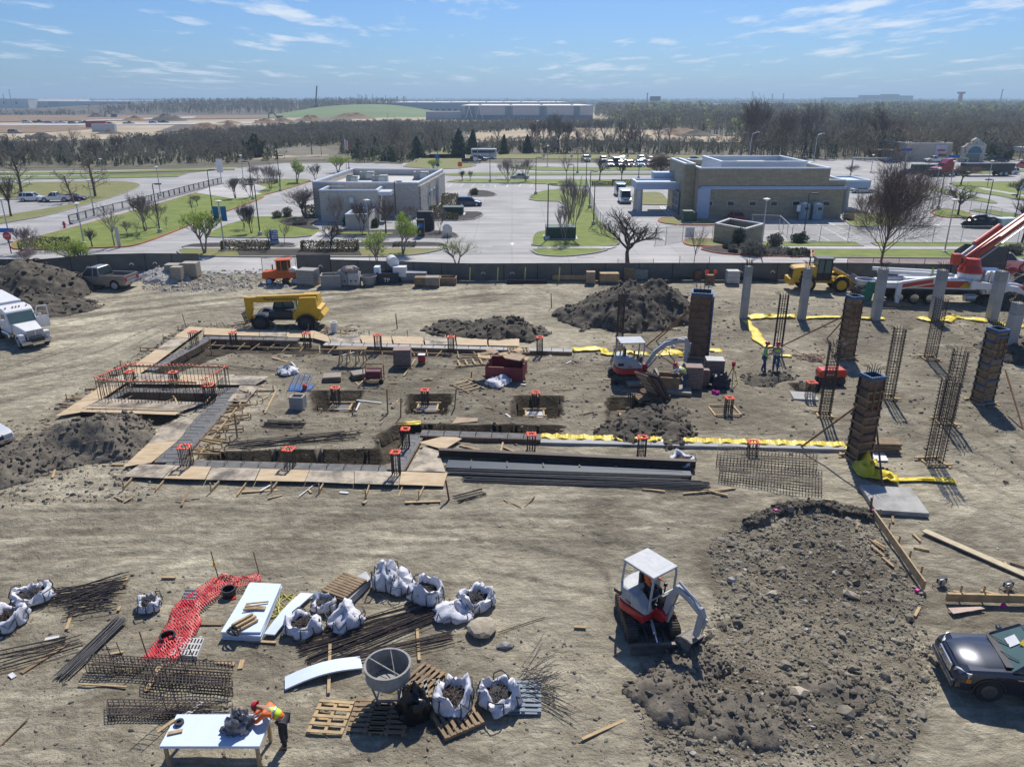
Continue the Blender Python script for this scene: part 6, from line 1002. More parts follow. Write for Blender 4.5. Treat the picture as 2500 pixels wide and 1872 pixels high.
d.build('open_door',WP,r,loc=(-.5,1.12,1.1),rz=R(-15)); b = MB(); [b.box((-1.0,y,3.02),(.14,.1,.08)) for y in (-.8,-.25,0,.25,.8)]; b.build('roof_lights',M['amber'],r); MB().loft([[(x,-1.1,1.3),(x,-1.1,z),(x,1.1,z),(x,1.1,1.3)] for x,z in ((-3.0,3.1),(-7.5,3.3))]).build('load_body',M['white'],r,bevel=.1)
text('KDM',.26,M['red'],r,(-1.9,-1.13,1.45),(R(90),0,0))
# concrete pump truck
r = thing('concrete_pump_truck','white concrete pump truck with orange boom and outrigger beside the fence','pump truck',P(6,0,0),0); p = P(5,1660,352); p.y += 1.2; r.location = p; r.rotation_euler.z = R(-5); r.scale = (.9,)*3
MB().box((-.4,0,1.0),(12.5,1.0,.45)).build('chassis',M['black'],r); b = MB(); b.box((.2,0,1.9),(5.6,2.3,.9)); b.box((-3.6,0,1.7),(2.4,2.2,.5)); b.build('deck_body',WP,r,bevel=.04); MB().box((.1,-1.17,1.9),(5.2,.05,.6)).build('orange_panel',M['redb'],r); MB().ext([(2.0,1.62),(2.9,1.62),(2.9,2.1),(2.5,2.1)],-1.22,-1.18).build('yellow_mark',M['yeq'],r)
MB().ext([(4.2,1.0),(6.3,1.0),(6.3,2.9),(6.0,3.1),(4.4,3.1),(4.2,2.8)],-1.1,1.1).build('cab',WP,r,bevel=.12); b = MB(); b.loft([[(x,-w,1.1),(x,-w*.9,z),(x,w*.9,z),(x,w,1.1)] for x,w,z in ((6.3,1.0,2.1),(7.3,.9,2.0),(8.2,.75,1.75))]); b.build('hood',WP,r,bevel=.1); MB().box((5.4,-1.12,2.45),(.9,.05,.7)).build('side_window',M['glass'],r); MB().box((6.32,0,2.5),(.08,1.9,.65)).build('windscreen',M['glassg'],r); MB().tube([(4.5,-1.25,1.2),(4.5,-1.25,3.2)],.1,10).build('exhaust',M['chrome'],r)
MB().box((7.2,-1.02,1.65),(1.6,.05,.3),0,0,R(6)).build('orange_stripe',M['redb'],r); MB().tube([(2.6,-1.25,.75),(3.5,-1.25,.75)],.33,14).build('fuel_tank',M['metal'],r)
for x,rr_ in ((7.2,.52),(-.3,.55),(-1.7,.55),(-3.1,.55)):
    for y in (-1.0,1.0): wheel_part(r,x,y,rr_,.4,M['chrome'])
MB().lathe([(1.05,2.36),(1.05,2.8),(1.0,2.85)],20,cap=True,c=(3.3,0,0)).build('turret_base',WP,r); MB().lathe([(1.1,2.86),(1.1,3.0),(.75,3.5),(.6,4.1)],20,cap=True,c=(3.3,0,0)).build('turret',M['redb'],r)
RDm = M['redb']; by = -.3
b1 = (Q(14,1740,1030,p.y),Q(14,2212,690,p.y + 3)); iv = (Matrix.Translation(p) @ Matrix.Rotation(R(-5),4,'Z') @ Matrix.Scale(.9,4)).inverted(); A,B2 = iv @ b1[0],iv @ b1[1]; dd = (B2 - A)
for nm,off,w,m_,f0,f1 in (('boom',0,.62,RDm,-.05,1.7),('folded_boom',-.75,.42,M['metal'],0.,1.7)): pass
MB().bar(A - dd*.03,A + dd*3.0,.42,.46).build('boom_section',RDm,r,bevel=.04); MB().bar(A + Vector((.2,-.5,-.25)),A + dd*3.0 + Vector((.2,-.5,-.25)),.12,.12).build('delivery_pipe',M['metal'],r); MB().bar(A + Vector((-.2,.6,.1)) + dd*.1,A + dd*3.0 + Vector((-.1,.42,.05)),.24,.28).build('folded_boom_section',RDm,r,bevel=.03)
cyl_part(r,A + Vector((-.9,0,.2)),A + dd*.62 + Vector((-.45,0,.75)),.2,'boom_cylinder'); MB().tube([A + dd*.3 + Vector((-.7,0,.62)),A + dd*.66 + Vector((-.5,0,.8))],.3,12).build('cylinder_guard',RDm,r); MB().box(A + Vector((-.7,0,.5)),(.7,.7,1.0)).build('turret_lug',RDm,r,bevel=.05)
b = MB(); b.ext([(-3.6,.6),(-3.6,2.1),(-3.35,2.2),(-.2,2.75),(-.2,2.1),(-3.2,1.5),(-3.2,.6)],-1.75,-1.4); b.build('outrigger',WP,r,bevel=.02); MB().ext([(-3.2,1.65),(-3.2,2.0),(-.6,2.5),(-.6,2.15)],-1.79,-1.75).build('outrigger_panel',M['redb'],r); MB().box((-3.4,-1.6,.45),(.3,.3,.9)).build('outrigger_foot',WP,r); MB().box((-3.4,-1.6,.12),(2.2,1.4,.2)).build('outrigger_mat',M['woodo'],r)
MB().ext([(2.7,1.7),(2.7,2.4),(6.8,1.95),(7.6,1.4),(7.4,1.2),(6.5,1.5)],-1.9,-1.55).build('front_outrigger',WP,r,bevel=.03)
for y in (-.7,.6): MB().bar((-5.2,y,2.9),(1.6,y,2.65),.28,.3).build('rear_outrigger',WP,r,bevel=.02)
MB().tube([(-4.6,.2,2.0),(-2.5,.2,2.0)],.3,12).build('pump_cylinder',M['metal'],r); MB().lathe([(.45,1.1),(.85,1.6),(.9,2.0),(.82,2.0),(.4,1.2)],16,c=(-5.9,0,0)).build('hopper',M['metal'],r); MB().loft([[(-6.4 + a_*.2,-1.1,z),(-5.5 + a_*.1,-1.15,z),(-5.4,-.9,z),(-6.5 + a_*.2,-.85,z)] for a_,z in ((3,2.0),(1,1.2),(-3,.2))]).build('green_apron',mat('green_tarp',(.02,.16,.09),.6,var=.25),r)
for x,m_,lb in ((.2,mat('lime_plastic',(.35,.55,.05),.5),'lime green traffic cone standing on the pump truck deck'),(.95,M['cap'],'orange traffic cone with white bands on the pump truck deck')):
    w_ = Matrix.Translation(p) @ Matrix.Rotation(R(-5),4,'Z') @ Matrix.Scale(.9,4) @ Vector((x - .6,-.8,2.36)); q = thing('traffic_cone',lb,'cone',w_,0,'cones on the pump truck'); MB().lathe([(.2,.03),(.17,.05),(.04,.85)],12,cap=True).build('cone',m_,q); MB().box((0,0,.02),(.5,.5,.04)).build('base',M['black'],q); MB().lathe([(.125,.35),(.09,.55)],12).build('band',M['offw'],q)
# black SUV foreground (x forward towards the left of the picture)
r = thing('black_suv','black sport utility car at the right edge with papers on its dash','car',P(8,2225,985),R(170),None,.92); BP = mat('black_clearcoat',(.018,.022,.035),.28,.3,0,coat=1.)
L = 5.1; W = 2.0; pf = [(-2.55,.35),(-2.6,.9),(-2.5,1.12),(.75,1.14),(.95,1.12),(2.15,1.02),(2.42,.86),(2.55,.62),(2.5,.36),(2.35,.3)] + archpts(1.55,.46,.3)[::-1] + archpts(-1.5,.46,.3)[::-1]
secs = []; 
MB().ext(pf,-W/2,W/2).build('body',BP,r,bevel=.12); b = MB(); b.loft([[(x,-w,z - .05),(x,-w*.72,z + .02),(x,0,z + .05),(x,w*.72,z + .02),(x,w,z - .05)] for x,w,z in ((.9,.86,1.14),(1.6,.84,1.09),(2.15,.78,1.02),(2.36,.66,.93))]); b.build('bonnet',BP,r,smooth=50)
g0 = MB().loft([[(x0,-w,z),(x1,-w,z),(x1,w,z),(x0,w,z)] for x0,x1,w,z in ((-2.4,.98,.92,1.13),(-2.2,.22,.76,1.72))]); g0.build('windows',M['glassg'],r); b = MB(); b.loft([[(x0,-w,z),(x1,-w,z),(x1,w,z),(x0,w,z)] for x0,x1,w,z in ((-2.28,.28,.80,1.69),(-2.2,.10,.70,1.78))])
for y in (-1,1): b.bar((.98,y*.92,1.12),(.22,y*.77,1.72),.09); b.bar((-.5,y*.93,1.12),(-.5,y*.78,1.72),.1); b.bar((-1.7,y*.93,1.12),(-1.7,y*.78,1.72),.2)
b.build('roof',BP,r,bevel=.04)
for y in (-1,1): h_ = MB().loft([[(2.38,y*.62,.62),(2.38,y*.62,.9),(2.12,y*.99,.98),(2.12,y*.99,.66)],[(2.50,y*.60,.64),(2.46,y*.60,.90),(2.20,y*1.015,.96),(2.24,y*1.015,.68)]]).build('headlight',M['lamp'],r); MB().box((2.2,y*.99,.72),(.14,.09,.14)).build('indicator',M['amber'],h_); MB().box((.62,y*1.14,1.22),(.16,.24,.18)).build('wing_mirror',BP,r,bevel=.05)
MB().box((2.52,0,.74),(.08,1.0,.3)).build('grille',M['chrome'],r,bevel=.03); text('GMC',.17,M['chrome'],r,(2.565,-.2,.68),(R(90),0,R(90))); MB().box((2.55,0,.45),(.12,1.8,.22)).build('bumper',BP,r,bevel=.08); MB().box((1.02,.0,1.17),(.22,1.5,.04)).build('wiper_cowl',M['dmetal'],r); [MB().tube([(1.0,y,1.2),(.75,y + .6,1.36)],.015,5).build('wiper',M['black'],r) for y in (-.75,0)]
MB().box((.62,-.25,1.435),(.32,.42,.015),0,0,R(38)).build('papers',M['white'],r); MB().box((.45,.25,1.60),(.12,.1,.02),0,0,R(38)).build('red_item',M['cap'],r); MB().box((.43,.05,1.60),(.18,.2,.02),R(30),0,R(38)).build('lime_item',M['yel'],r)
for x in (1.55,-1.5):
    for y in (-.9,.9): wheel_part(r,x,y,.41,.26,mat('dull_alloy',(.12,.12,.13),.4,.6),rr=.5); MB().ext([(x - .50*math.cos(math.pi*i/8),.38 + .50*math.sin(math.pi*i/8)) for i in range(9)] + [(x + .44*math.cos(math.pi*i/8),.38 + .44*math.sin(math.pi*i/8)) for i in range(9)],y*1.02,y*1.14).build('arch_trim',M['blk2'],r)
for y in (-1,1): MB().box((-.1,y*1.005,.95),(1.9,.03,.05)).build('side_trim',M['chrome'],r); MB().box((-.85,y*1.03,.99),(.22,.05,.06)).build('door_handle',M['chrome'],r); MB().tube([(.1,y*.6,1.80),(-2.0,y*.6,1.82)],.03,6).build('roof_rail',M['dmetal'],r)
# ------------------------------------------------ site fence and dirt piles
FM = dict(post=M['dmetal'],step=3.0,pr=.04)
FA = fence('screen_fence','tall dark fabric screen fence behind the tan pickup at left',[(-66,71.5),P(11,380,1030),P(11,850,985),P(11,1240,975),P(11,1690,978)],1.75,M['mesh'],pname='screen_panel',**FM)
fence('screen_fence','short dark screen fence panel right of the orange broom tractor',PM((12,440,1010),(12,720,1005)),1.9,M['mesh'],pname='screen_panel',tilt=.15,**FM); fence('open_gate_frame','bare metal gate frame left of the orange broom tractor',PM((12,150,1035),(12,430,1005)),1.9,CL,step=6)
FB = fence('screen_fence','long low dark screen fence along the back of the site',[P(12,725,1020),P(4,900,222),P(4,2174,218),P(5,1130,205),P(5,1740,215)],1.62,M['mesh'],pname='screen_panel',**FM)
fence('screen_gate','tall black screened gate panels behind the orange boom',[P(5,1740,235),P(5,1800,190),P(5,2060,215)],3.2,M['mesh'],pname='screen_panel',**FM)
for pts,h,m,lb in ((PM((5,1130,170),(5,1740,172)),1.6,NETR,'bright orange safety net behind the screen fence at right'),(PM((5,2040,180),(5,2300,190)),1.5,NETR,'bright orange safety net at the right edge by the white pickup'),(PM((13,1580,985),(13,1830,988)),1.6,NETF,'faint orange net round the slender tree'),(PM((12,1050,975),(12,1235,975)),1.6,NETF,'faint orange net round the pale green tree'),(PM((13,1062,985),(13,1360,985)),1.3,NETF,'faint orange net round the big bare tree')):
    fence('safety_net',lb,pts,h,m,post=M['rust'],step=2.5,pr=.025,cat='net',rail=False,pname='net')
b = MB(); YC = mat('yellow_cable_cover',(.55,.5,.15),.6)
for x in (900,1075,1247,1462): p = P(4,x,232); q = thing('marker_post','thin yellow green marker strip leaning on the screen fence','marker',p,0,'yellow marker strips on the fence'); MB().box((0,0,.75),(.1,.04,1.3),0,0,R(3)).build('strip',YC,q)
for k,x,y in ((11,530,985),(11,752,950),(11,900,932),(11,1115,922),(11,1312,915),(12,633,940),(4,983,178),(4,1166,178),(5,505,162),(5,695,160)):
    p = P(k,x,y); Yf = 70.2 if k != 11 else 71; p = Q(k,x,y,Yf if k != 4 and k != 5 else P(4,x,222).y - .3); a_ = MB().tube([(.18*math.cos(t),0,.18*math.sin(t)) for t in [math.pi*i/8 for i in range(9)]],.035,6).build('wind_flap',M['offw'],FA if k == 11 else FB); a_.location = p + Vector((0,-.12,0))
SOIL = mat('dark_soil',(.028,.024,.019),.95,c2=(.16,.135,.10),vs=2.2,bump=1.0,bs=6,thr=(.3,.75)); SOILL = mat('grey_soil',(.07,.06,.047),.95,c2=(.22,.19,.145),vs=2.,bump=1.0,bs=6,thr=(.3,.72))
def rocksV(X,Y,Z,S,g,seedshape=0):
    base = []; t = (1 + 5**.5)/2
    vs = np.array([(-1,t,0),(1,t,0),(-1,-t,0),(1,-t,0),(0,-1,t),(0,1,t),(0,-1,-t),(0,1,-t),(t,0,-1),(t,0,1),(-t,0,-1),(-t,0,1)],float); vs /= np.linalg.norm(vs[0])
    fs = np.array([(0,11,5),(0,5,1),(0,1,7),(0,7,10),(0,10,11),(1,5,9),(5,11,4),(11,10,2),(10,7,6),(7,1,8),(3,9,4),(3,4,2),(3,2,6),(3,6,8),(3,8,9),(4,9,5),(2,4,11),(6,2,10),(8,6,7),(9,8,1)])
    n = len(X); v = vs[None]*(1 + g.uniform(-.38,.3,(n,12,1))); a = g.uniform(0,6.28,n); sc3 = S[:,None]*g.uniform(.55,1.25,(n,3)); v = v*sc3[:,None]; c,s = np.cos(a)[:,None],np.sin(a)[:,None]
    v = np.stack([v[...,0]*c - v[...,1]*s,v[...,0]*s + v[...,1]*c,v[...,2]*.75],-1) + np.stack([X,Y,Z + S*.2],-1)[:,None]; return v.reshape(-1,3),(fs[None] + 12*np.arange(n)[:,None,None]).reshape(-1,3)
def mound(label,pts,h,m,seed,peaks,rough=.5,clods=350,cs=.09):
    xs = [p[0] for p in pts]; ys = [p[1] for p in pts]; x0,x1,y0,y1 = min(xs) - .5,max(xs) + .5,min(ys) - .5,max(ys) + .5; st = max(.12,(x1 - x0)/150); nx = int((x1-x0)/st) + 2; ny = int((y1-y0)/st) + 2
    X,Y = np.meshgrid(np.linspace(x0,x1,nx),np.linspace(y0,y1,ny)); Z = np.zeros_like(X); jx = X + (fbm(X*.6,Y*.6,4,seed) - .5)*2.0; jy = Y + (fbm(X*.6,Y*.6,4,seed + 5) - .5)*2.0
    for cx,cy,rx,ry,k in peaks: d = np.hypot((jx - cx)/rx,(jy - cy)/ry); Z = np.maximum(Z,h*k*np.clip(1 - d,0,1)**.85)
    e = np.clip(Z/(h*.2),0,1); Z = Z + e*rough*(fbm(X*1.1,Y*1.1,6,seed + 9,.62) - .5)*1.3*min(1,h/1.4) + e*.12*np.abs(fbm(X*4,Y*4,3,seed + 30) - .5)*2; Z = np.where(Z < .02,-.35,Z)
    o = thing('dirt_pile',label,'dirt pile',(0,0,0)); i = np.arange(ny-1)[:,None]*nx + np.arange(nx-1)[None]; q = mesh_np('soil',np.stack([X,Y,Z],-1).reshape(-1,3),np.stack([i,i+1,i+nx+1,i+nx],-1).reshape(-1,4),[m],parent=o); q.data.polygons.foreach_set('use_smooth',[True]*len(q.data.polygons))
    g = np.random.default_rng(seed); rx,ry = g.uniform(x0,x1,clods*3),g.uniform(y0,y1,clods*3); ix = ((rx - x0)/(x1-x0)*(nx-1)).astype(int); iy = ((ry - y0)/(y1-y0)*(ny-1)).astype(int); z = Z[iy,ix]; k = z > -.1; rx,ry,z = rx[k][:clods],ry[k][:clods],z[k][:clods]
    V,F = rocksV(rx,ry,z,cs*g.exponential(1,len(rx)).clip(.3,3.2),g); tag(mesh_np('clods',V,F,[m],parent=o),kind='stuff'); return o
def pk(k,x,y,wpx,yt,ry,f=1.): p = P(k,x,y); return (p.x,p.y,wpx/KR[k][2]*mpp(p),ry,f)
c1,c2,c3 = P(3,220,300),P(3,-60,300),P(3,500,330)
mound('big dark dirt pile at the left edge behind the white lorry',[(c2.x - 8,c2.y - 8),(c3.x + 9,c2.y + 8)],3.0,SOIL,5,[(c1.x - .5,c1.y,5.6,5.5,1),(c2.x - 2,c2.y,11,7,.85),(c3.x - 1.5,c3.y - 3.5,5,3,.34)],clods=1100,cs=.10)
c1 = P(3,520,1280); c2 = P(3,760,1230); c3 = P(3,40,1440); mound('brown cloddy dirt pile left of the plywood walkway',[(c1.x - 7,c1.y - 5),(c1.x + 7,c1.y + 5)],1.5,SOILL,6,[(c1.x,c1.y + .3,3.0,3.2,1),(c2.x - .7,c2.y,2.2,2.0,.45),(c1.x - 2.0,c1.y - 1.4,2.6,2.2,.5)],clods=1800,cs=.045)
mound('small brown dirt pile at the left frame edge',[(c3.x - 3,c3.y - 2.5),(c3.x + 3,c3.y + 2.5)],.7,SOILL,16,[(c3.x,c3.y,2.2,1.8,1)],clods=300,cs=.06)
c1 = P(4,1110,545); c2 = P(4,830,535); mound('low two-humped dark dirt pile behind the rear plywood deck',[(c2.x - 5,c1.y - 4),(c1.x + 6,c1.y + 4)],1.15,SOIL,7,[(c1.x,c1.y,3.5,2.6,1),(c2.x,c2.y,3.3,2.1,.5)],clods=600,cs=.08)
c1 = P(0,1552,775); mound('biggest black dirt pile behind the mid excavator',[(c1.x - 8,c1.y - 7),(c1.x + 8,c1.y + 7)],3.1,SOIL,8,[(c1.x - .5,c1.y,4.9,4.4,1),(c1.x + 1.6,c1.y + .3,3.5,4,.97),(c1.x - 3,c1.y,3.5,3.5,.6)],rough=.35,clods=700,cs=.08)
c1 = P(4,2050,1170); mound('small dark dirt pile right of the last square pit',[(c1.x - 4,c1.y - 3),(c1.x + 4,c1.y + 3)],.75,SOIL,9,[(c1.x,c1.y,2.6,2.2,1),(c1.x + .3,c1.y + 2.1,1.8,1.6,.7)],clods=500,cs=.06)
c1 = P(5,2300,330); mound('dirt pile at the right edge behind the pump truck',[(c1.x - 7,c1.y - 6),(c1.x + 7,c1.y + 6)],2.8,SOIL,10,[(c1.x,c1.y,6,5.5,1)],clods=400,cs=.1)
c1 = P(5,2230,640); mound('low dirt pile at the right edge beside the dark form column',[(c1.x - 5,c1.y - 4),(c1.x + 5,c1.y + 4)],1.3,SOIL,12,[(c1.x,c1.y,3.6,3,1)],clods=350,cs=.08)
c1 = P(5,640,800); mound('small scraped heap left of the trench roller',[(c1.x - 3,c1.y - 2),(c1.x + 3,c1.y + 2)],.35,SOIL,13,[(c1.x,c1.y,1.9,1.2,1)],clods=250,cs=.05)
c1 = P(3,1020,215); mound('pale gravel heap between the pickup and the pallets at left',[(c1.x - 4,c1.y - 3),(c1.x + 3,c1.y + 3)],1.1,mat('pale_gravel',(.26,.25,.23),.9,c2=(.48,.46,.43),vs=6,bump=.8),14,[(c1.x,c1.y + .5,2.6,2.2,1)],clods=300,cs=.06)
c1 = P(8,430,985); mound('dug soil heap below the excavator bucket',[(c1.x - 2,c1.y - 2.4),(c1.x + 2.2,c1.y + 2.2)],.42,SOILL,31,[(c1.x - .2,c1.y - .2,1.3,1.6,1),(c1.x + .5,c1.y + 1.0,1.1,.9,.8)],rough=.4,clods=900,cs=.035)
c1 = P(8,980,1080); mound('long low soil ridge at the bottom of the rubble',[(c1.x - 3,c1.y - 1.5),(c1.x + 3,c1.y + 1.6)],.38,SOILL,32,[(c1.x - 1,c1.y - .2,2.0,1.0,1),(c1.x + 1.3,c1.y + .2,1.5,1.1,.8)],rough=.4,clods=1100,cs=.035)
# loose clods and stones, too many to count
def scatter(name,poly,n,s,m,seed,pw=1.):
    g = np.random.default_rng(seed); X,Y = rand_in(poly,n,g); z = soil_height(X,Y); keep = z > -.25; X,Y,z = X[keep],Y[keep],z[keep]; V,F = rocksV(X,Y,z - .01,s*g.exponential(1,len(X)).clip(.25,4.5),g); return tag(mesh_np(name,V,F,[m]),kind='stuff')
CLOD = mat('clod_soil',(.13,.113,.086),.95,c2=(.31,.275,.21),vs=1.4,bump=.6,bs=14); STONE = mat('pale_stone',(.30,.275,.23),.95,c2=(.48,.45,.39),vs=2.)
scatter('rubble',ROUGH,26000,.021,CLOD,1); scatter('rubble',ROUGH,1500,.045,CLOD,2); scatter('pale_rubble',ROUGH,900,.024,STONE,3)
scatter('gravel',PUSH,3500,.055,STONE,4); scatter('clods',INNER,5000,.03,CLOD,5); scatter('clods',RIGHTF,6500,.032,CLOD,6); scatter('clods',NEARD,5500,.018,CLOD,7); scatter('clods',BAND1,1500,.035,CLOD,8)
scatter('pebbles',[(-30,18),(30,18),(60,70),(-60,70)],3500,.02,STONE,9); scatter('clods',RIM,2500,.04,SOIL,10); scatter('clods',PL(3,[(0,1100),(1000,1200),(1000,1600),(0,1650)]),2500,.03,CLOD,11)
# ------------------------------------------------ plywood decks, beams, braces
G_ = random.Random(21)
def deck(label,outer,inner,m,z=.17,step=2.35,brace=True,bs=1.3,name='plywood_deck',zs=None):
    """outer and inner are matching polylines"""
    r = thing(name,label,'walkway'); k = 0
    for i in range(len(outer) - 1):
        n = max(1,round(((outer[i+1] - outer[i]).length + (inner[i+1] - inner[i]).length)/2/step))
        for j in range(n):
            a,b_ = outer[i].lerp(outer[i+1],j/n + .004),outer[i].lerp(outer[i+1],(j+1)/n - .004); c,d = inner[i].lerp(inner[i+1],(j+1)/n - .004),inner[i].lerp(inner[i+1],j/n + .004); t = G_.uniform(-.012,.012)
            MB().add([(p.x,p.y,z + t*s + dz) for dz in (0,.022) for p,s in ((a,1),(b_,-1),(c,-1),(d,1))],[(3,2,1,0),(4,5,6,7),(0,1,5,4),(1,2,6,5),(2,3,7,6),(3,0,4,7)]).build('plywood_sheet',m[k % len(m)],r); k += 1
        if brace:
            L = (outer[i+1] - outer[i]).length; d = (outer[i+1] - outer[i]).normalized(); o = (outer[i] - inner[i]); o = (o - d*o.dot(d)).normalized()
            for j in range(int(L/bs)):
                p = outer[i] + d*(j + G_.uniform(.3,.7))*bs; q = p + o*G_.uniform(.5,1.1) + d*G_.uniform(-.15,.15); MB().bar((p.x - o.x*.8,p.y - o.y*.8,z - .05),(q.x,q.y,.02 if j % 2 else z - .05),.045,.09).build('brace',M['wood'],r)
                if j % 2 == 0: MB().box((q.x - o.x*.1,q.y - o.y*.1,.2),(.05,.05,.5),G_.uniform(0,1)).build('stake',M['wood'],r)
    return r
PW,PD = M['ply'],M['plyd']
deck('left plywood walkway running diagonally from the rear corner to the pit box',PL(3,[(1200,523),(870,755),(350,1100)]),PL(3,[(1292,532),(985,760),(520,1072)]),[PW,PD,PW])
deck('lower left plywood walkway along the dark concrete beam',PL(3,[(1030,1155),(940,1270),(780,1420)]),PL(3,[(1250,1095),(1130,1250),(960,1392)]),[PD,PW,PD])
deck('front plywood walkway along the bottom of the foundation',[P(3,770,1480),P(3,1300,1500),P(3,1930,1512),P(4,170,1525),P(4,735,1540)],[P(3,890,1400),P(3,1340,1420),P(3,1960,1440),P(4,170,1445),P(4,760,1455)],[PD,PW,PD,PW,PD])
deck('plywood walkway beside the steel stacks',PL(4,[(745,1455),(700,1320)]),PL(4,[(500,1450),(610,1290)]),[PD,PW],brace=False,z=.20)
deck('rear plywood walkway in front of the telehandler',[P(3,1295,533),P(3,1640,545),P(3,1990,553),P(4,0,583),P(4,1215,598)],[P(3,1290,578),P(3,1640,586),P(3,1980,600),P(4,20,628),P(4,1215,650)],[PW,PW,PD])
deck('front edge plywood strip of the pit box',PL(3,[(1112,1092),(510,1072)]),PL(3,[(1170,1062),(560,1035)]),[PW],brace=False,z=.21)
deck('muddy plywood landing inside the pit box front',PL(3,[(1175,1058),(565,1030)]),PL(3,[(1310,1012),(650,985)]),[PD],brace=False,z=.19)
deck('plywood landing behind the pit box dowels',PL(3,[(880,828),(1705,845)]),PL(3,[(830,892),(1620,900)]),[PD,PW],brace=False,z=.19); deck('muddy plywood landing right of the pit box',PL(3,[(1640,905),(1560,1005)]),PL(3,[(1520,900),(1440,1002)]),[PD])
q = PL(4,[(578,1272),(760,1225),(850,1248),(735,1318)]); r = thing('plywood_sheet','single plywood sheet lying askew at the beam corner','plywood',(0,0,.24)); MB().prism([v2(p) for p in q],0,.025).build('sheet',PW,r)
def beam(label,a,b_,w,z0,z1,m,stir=True,name='grade_beam',form=True):
    r = thing(name,label,'concrete beam'); d = (b_ - a); L = d.length; d.normalize(); n = Vector((-d.y,d.x,0)); MB().bar(a + Vector((0,0,(z0 + z1)/2)),b_ + Vector((0,0,(z0+z1)/2)),w,z1 - z0).build('concrete',m,r)
    if form:
        for s in (-1,1):
            k = max(1,int(L/1.6))
            for i in range(k): MB().bar(a + d*(L*i/k + .03) + n*s*(w/2 + .03) + Vector((0,0,z1 - .22)),a + d*(L*(i+1)/k - .03) + n*s*(w/2 + .03) + Vector((0,0,z1 - .22)),.05,.42).build('form_board',M['woodb' if G_.random() < .5 else 'woodo'],r)
    if stir:
        for i in range(min(45,int(L/.8))):
            c = a + d*(i + .5)*.8 + Vector((0,0,z1)); w2 = w*.3; MB().tube([c - n*w2 - Vector((0,0,.05)),c - n*w2 + Vector((0,0,.13)),c + n*w2 + Vector((0,0,.13)),c + n*w2 - Vector((0,0,.05))],.014,4).build('stirrup',M['rebar'],r)
    return r
GC2 = mat('fresh_concrete',(.10,.10,.10),.95,c2=(.19,.19,.18),vs=2)
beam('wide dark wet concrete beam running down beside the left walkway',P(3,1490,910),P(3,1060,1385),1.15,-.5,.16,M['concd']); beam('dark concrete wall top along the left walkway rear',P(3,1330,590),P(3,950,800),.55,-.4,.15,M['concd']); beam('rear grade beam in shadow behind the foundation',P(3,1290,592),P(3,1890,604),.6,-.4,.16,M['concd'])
beam('rear grade beam with pale exposed end toward the excavator',P(4,-20,640),P(4,1545,682),.6,-.4,.24,M['conc']); beam('front grade beam behind the front walkway',P(3,1060,1385),P(4,390,1425),.62,-.6,.14,GC2); beam('middle grade beam leading to the yellow covered beam',P(4,590,1212),P(4,1345,1238),.6,-.6,.28,GC2)
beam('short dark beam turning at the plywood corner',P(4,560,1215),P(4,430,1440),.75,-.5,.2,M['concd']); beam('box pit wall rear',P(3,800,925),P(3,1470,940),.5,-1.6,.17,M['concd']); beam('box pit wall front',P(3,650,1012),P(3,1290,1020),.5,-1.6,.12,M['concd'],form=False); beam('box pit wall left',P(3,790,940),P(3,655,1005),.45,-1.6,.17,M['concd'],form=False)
YB = beam('long grade beam wrapped in yellow sheeting toward the front form column',P(4,1345,1246),P(5,1120,1214),.5,-.5,.16,M['conc'],stir=False,form=False)
for a_,b_ in (((3,760,985),(3,840,940)),((3,1000,1010),(3,1110,960)),((3,1090,935),(3,1120,1005)),((3,1290,1000),(3,1400,870)),((4,870,1280),(4,960,1310)),((4,1110,1285),(4,1245,1340)),((4,1090,1330),(4,1110,1245)),((4,480,825),(4,555,720)),((4,835,1275),(4,960,1300)),((6,800,240),(6,820,180)),((6,430,520),(6,460,425)),((6,500,275),(6,512,250)),((6,715,680),(6,795,668)),((6,760,400),(6,775,375)),((6,1040,185),(6,1130,183)),((7,1940,535),(7,2020,543)),((8,1645,215),(8,1685,252)),((8,1650,280),(8,1730,298)),((8,1655,635),(8,1680,585)),((8,1850,505),(8,1920,520)),((8,2140,358),(8,2230,385)),((3,1675,1070),(3,1745,925)),((3,455,965),(3,530,968)),((3,380,1003),(3,460,1010)),((3,705,1388),(3,800,1392)),((3,255,1210),(3,270,1180)),((3,830,1220),(3,838,1165)),((3,335,1475),(3,350,1425)),((3,0,1370),(3,70,1330)),((7,880,530),(7,895,755)),((7,285,990),(7,295,660)),((5,165,1480),(5,475,1445)),((5,250,1445),(5,430,1485)),((4,1985,1545),(4,2130,1560)),((8,1490,335),(8,1550,378)),((8,1430,285),(8,1500,330)),((8,1420,250),(8,1500,300)),((8,1445,255),(8,1505,285)),((8,2115,355),(8,2125,400)),((8,1355,215),(8,1360,155)),((8,1545,160),(8,1540,115)),((8,1190,42),(8,1232,45)),((8,1990,505),(8,2110,530))):
    p,q = P(*a_),P(*b_); z = max(hz(p),hz(q)) + .05; tag(MB().bar((p.x,p.y,max(hz(p),-.1) + .06),(q.x,q.y,max(hz(q),-.1) + .06),.09,.045).build('timber_offcut',M['wood' if G_.random() < .75 else 'woodo']),'pale timber offcut lying loose on the dirt','timber','loose timber offcuts on the dirt')
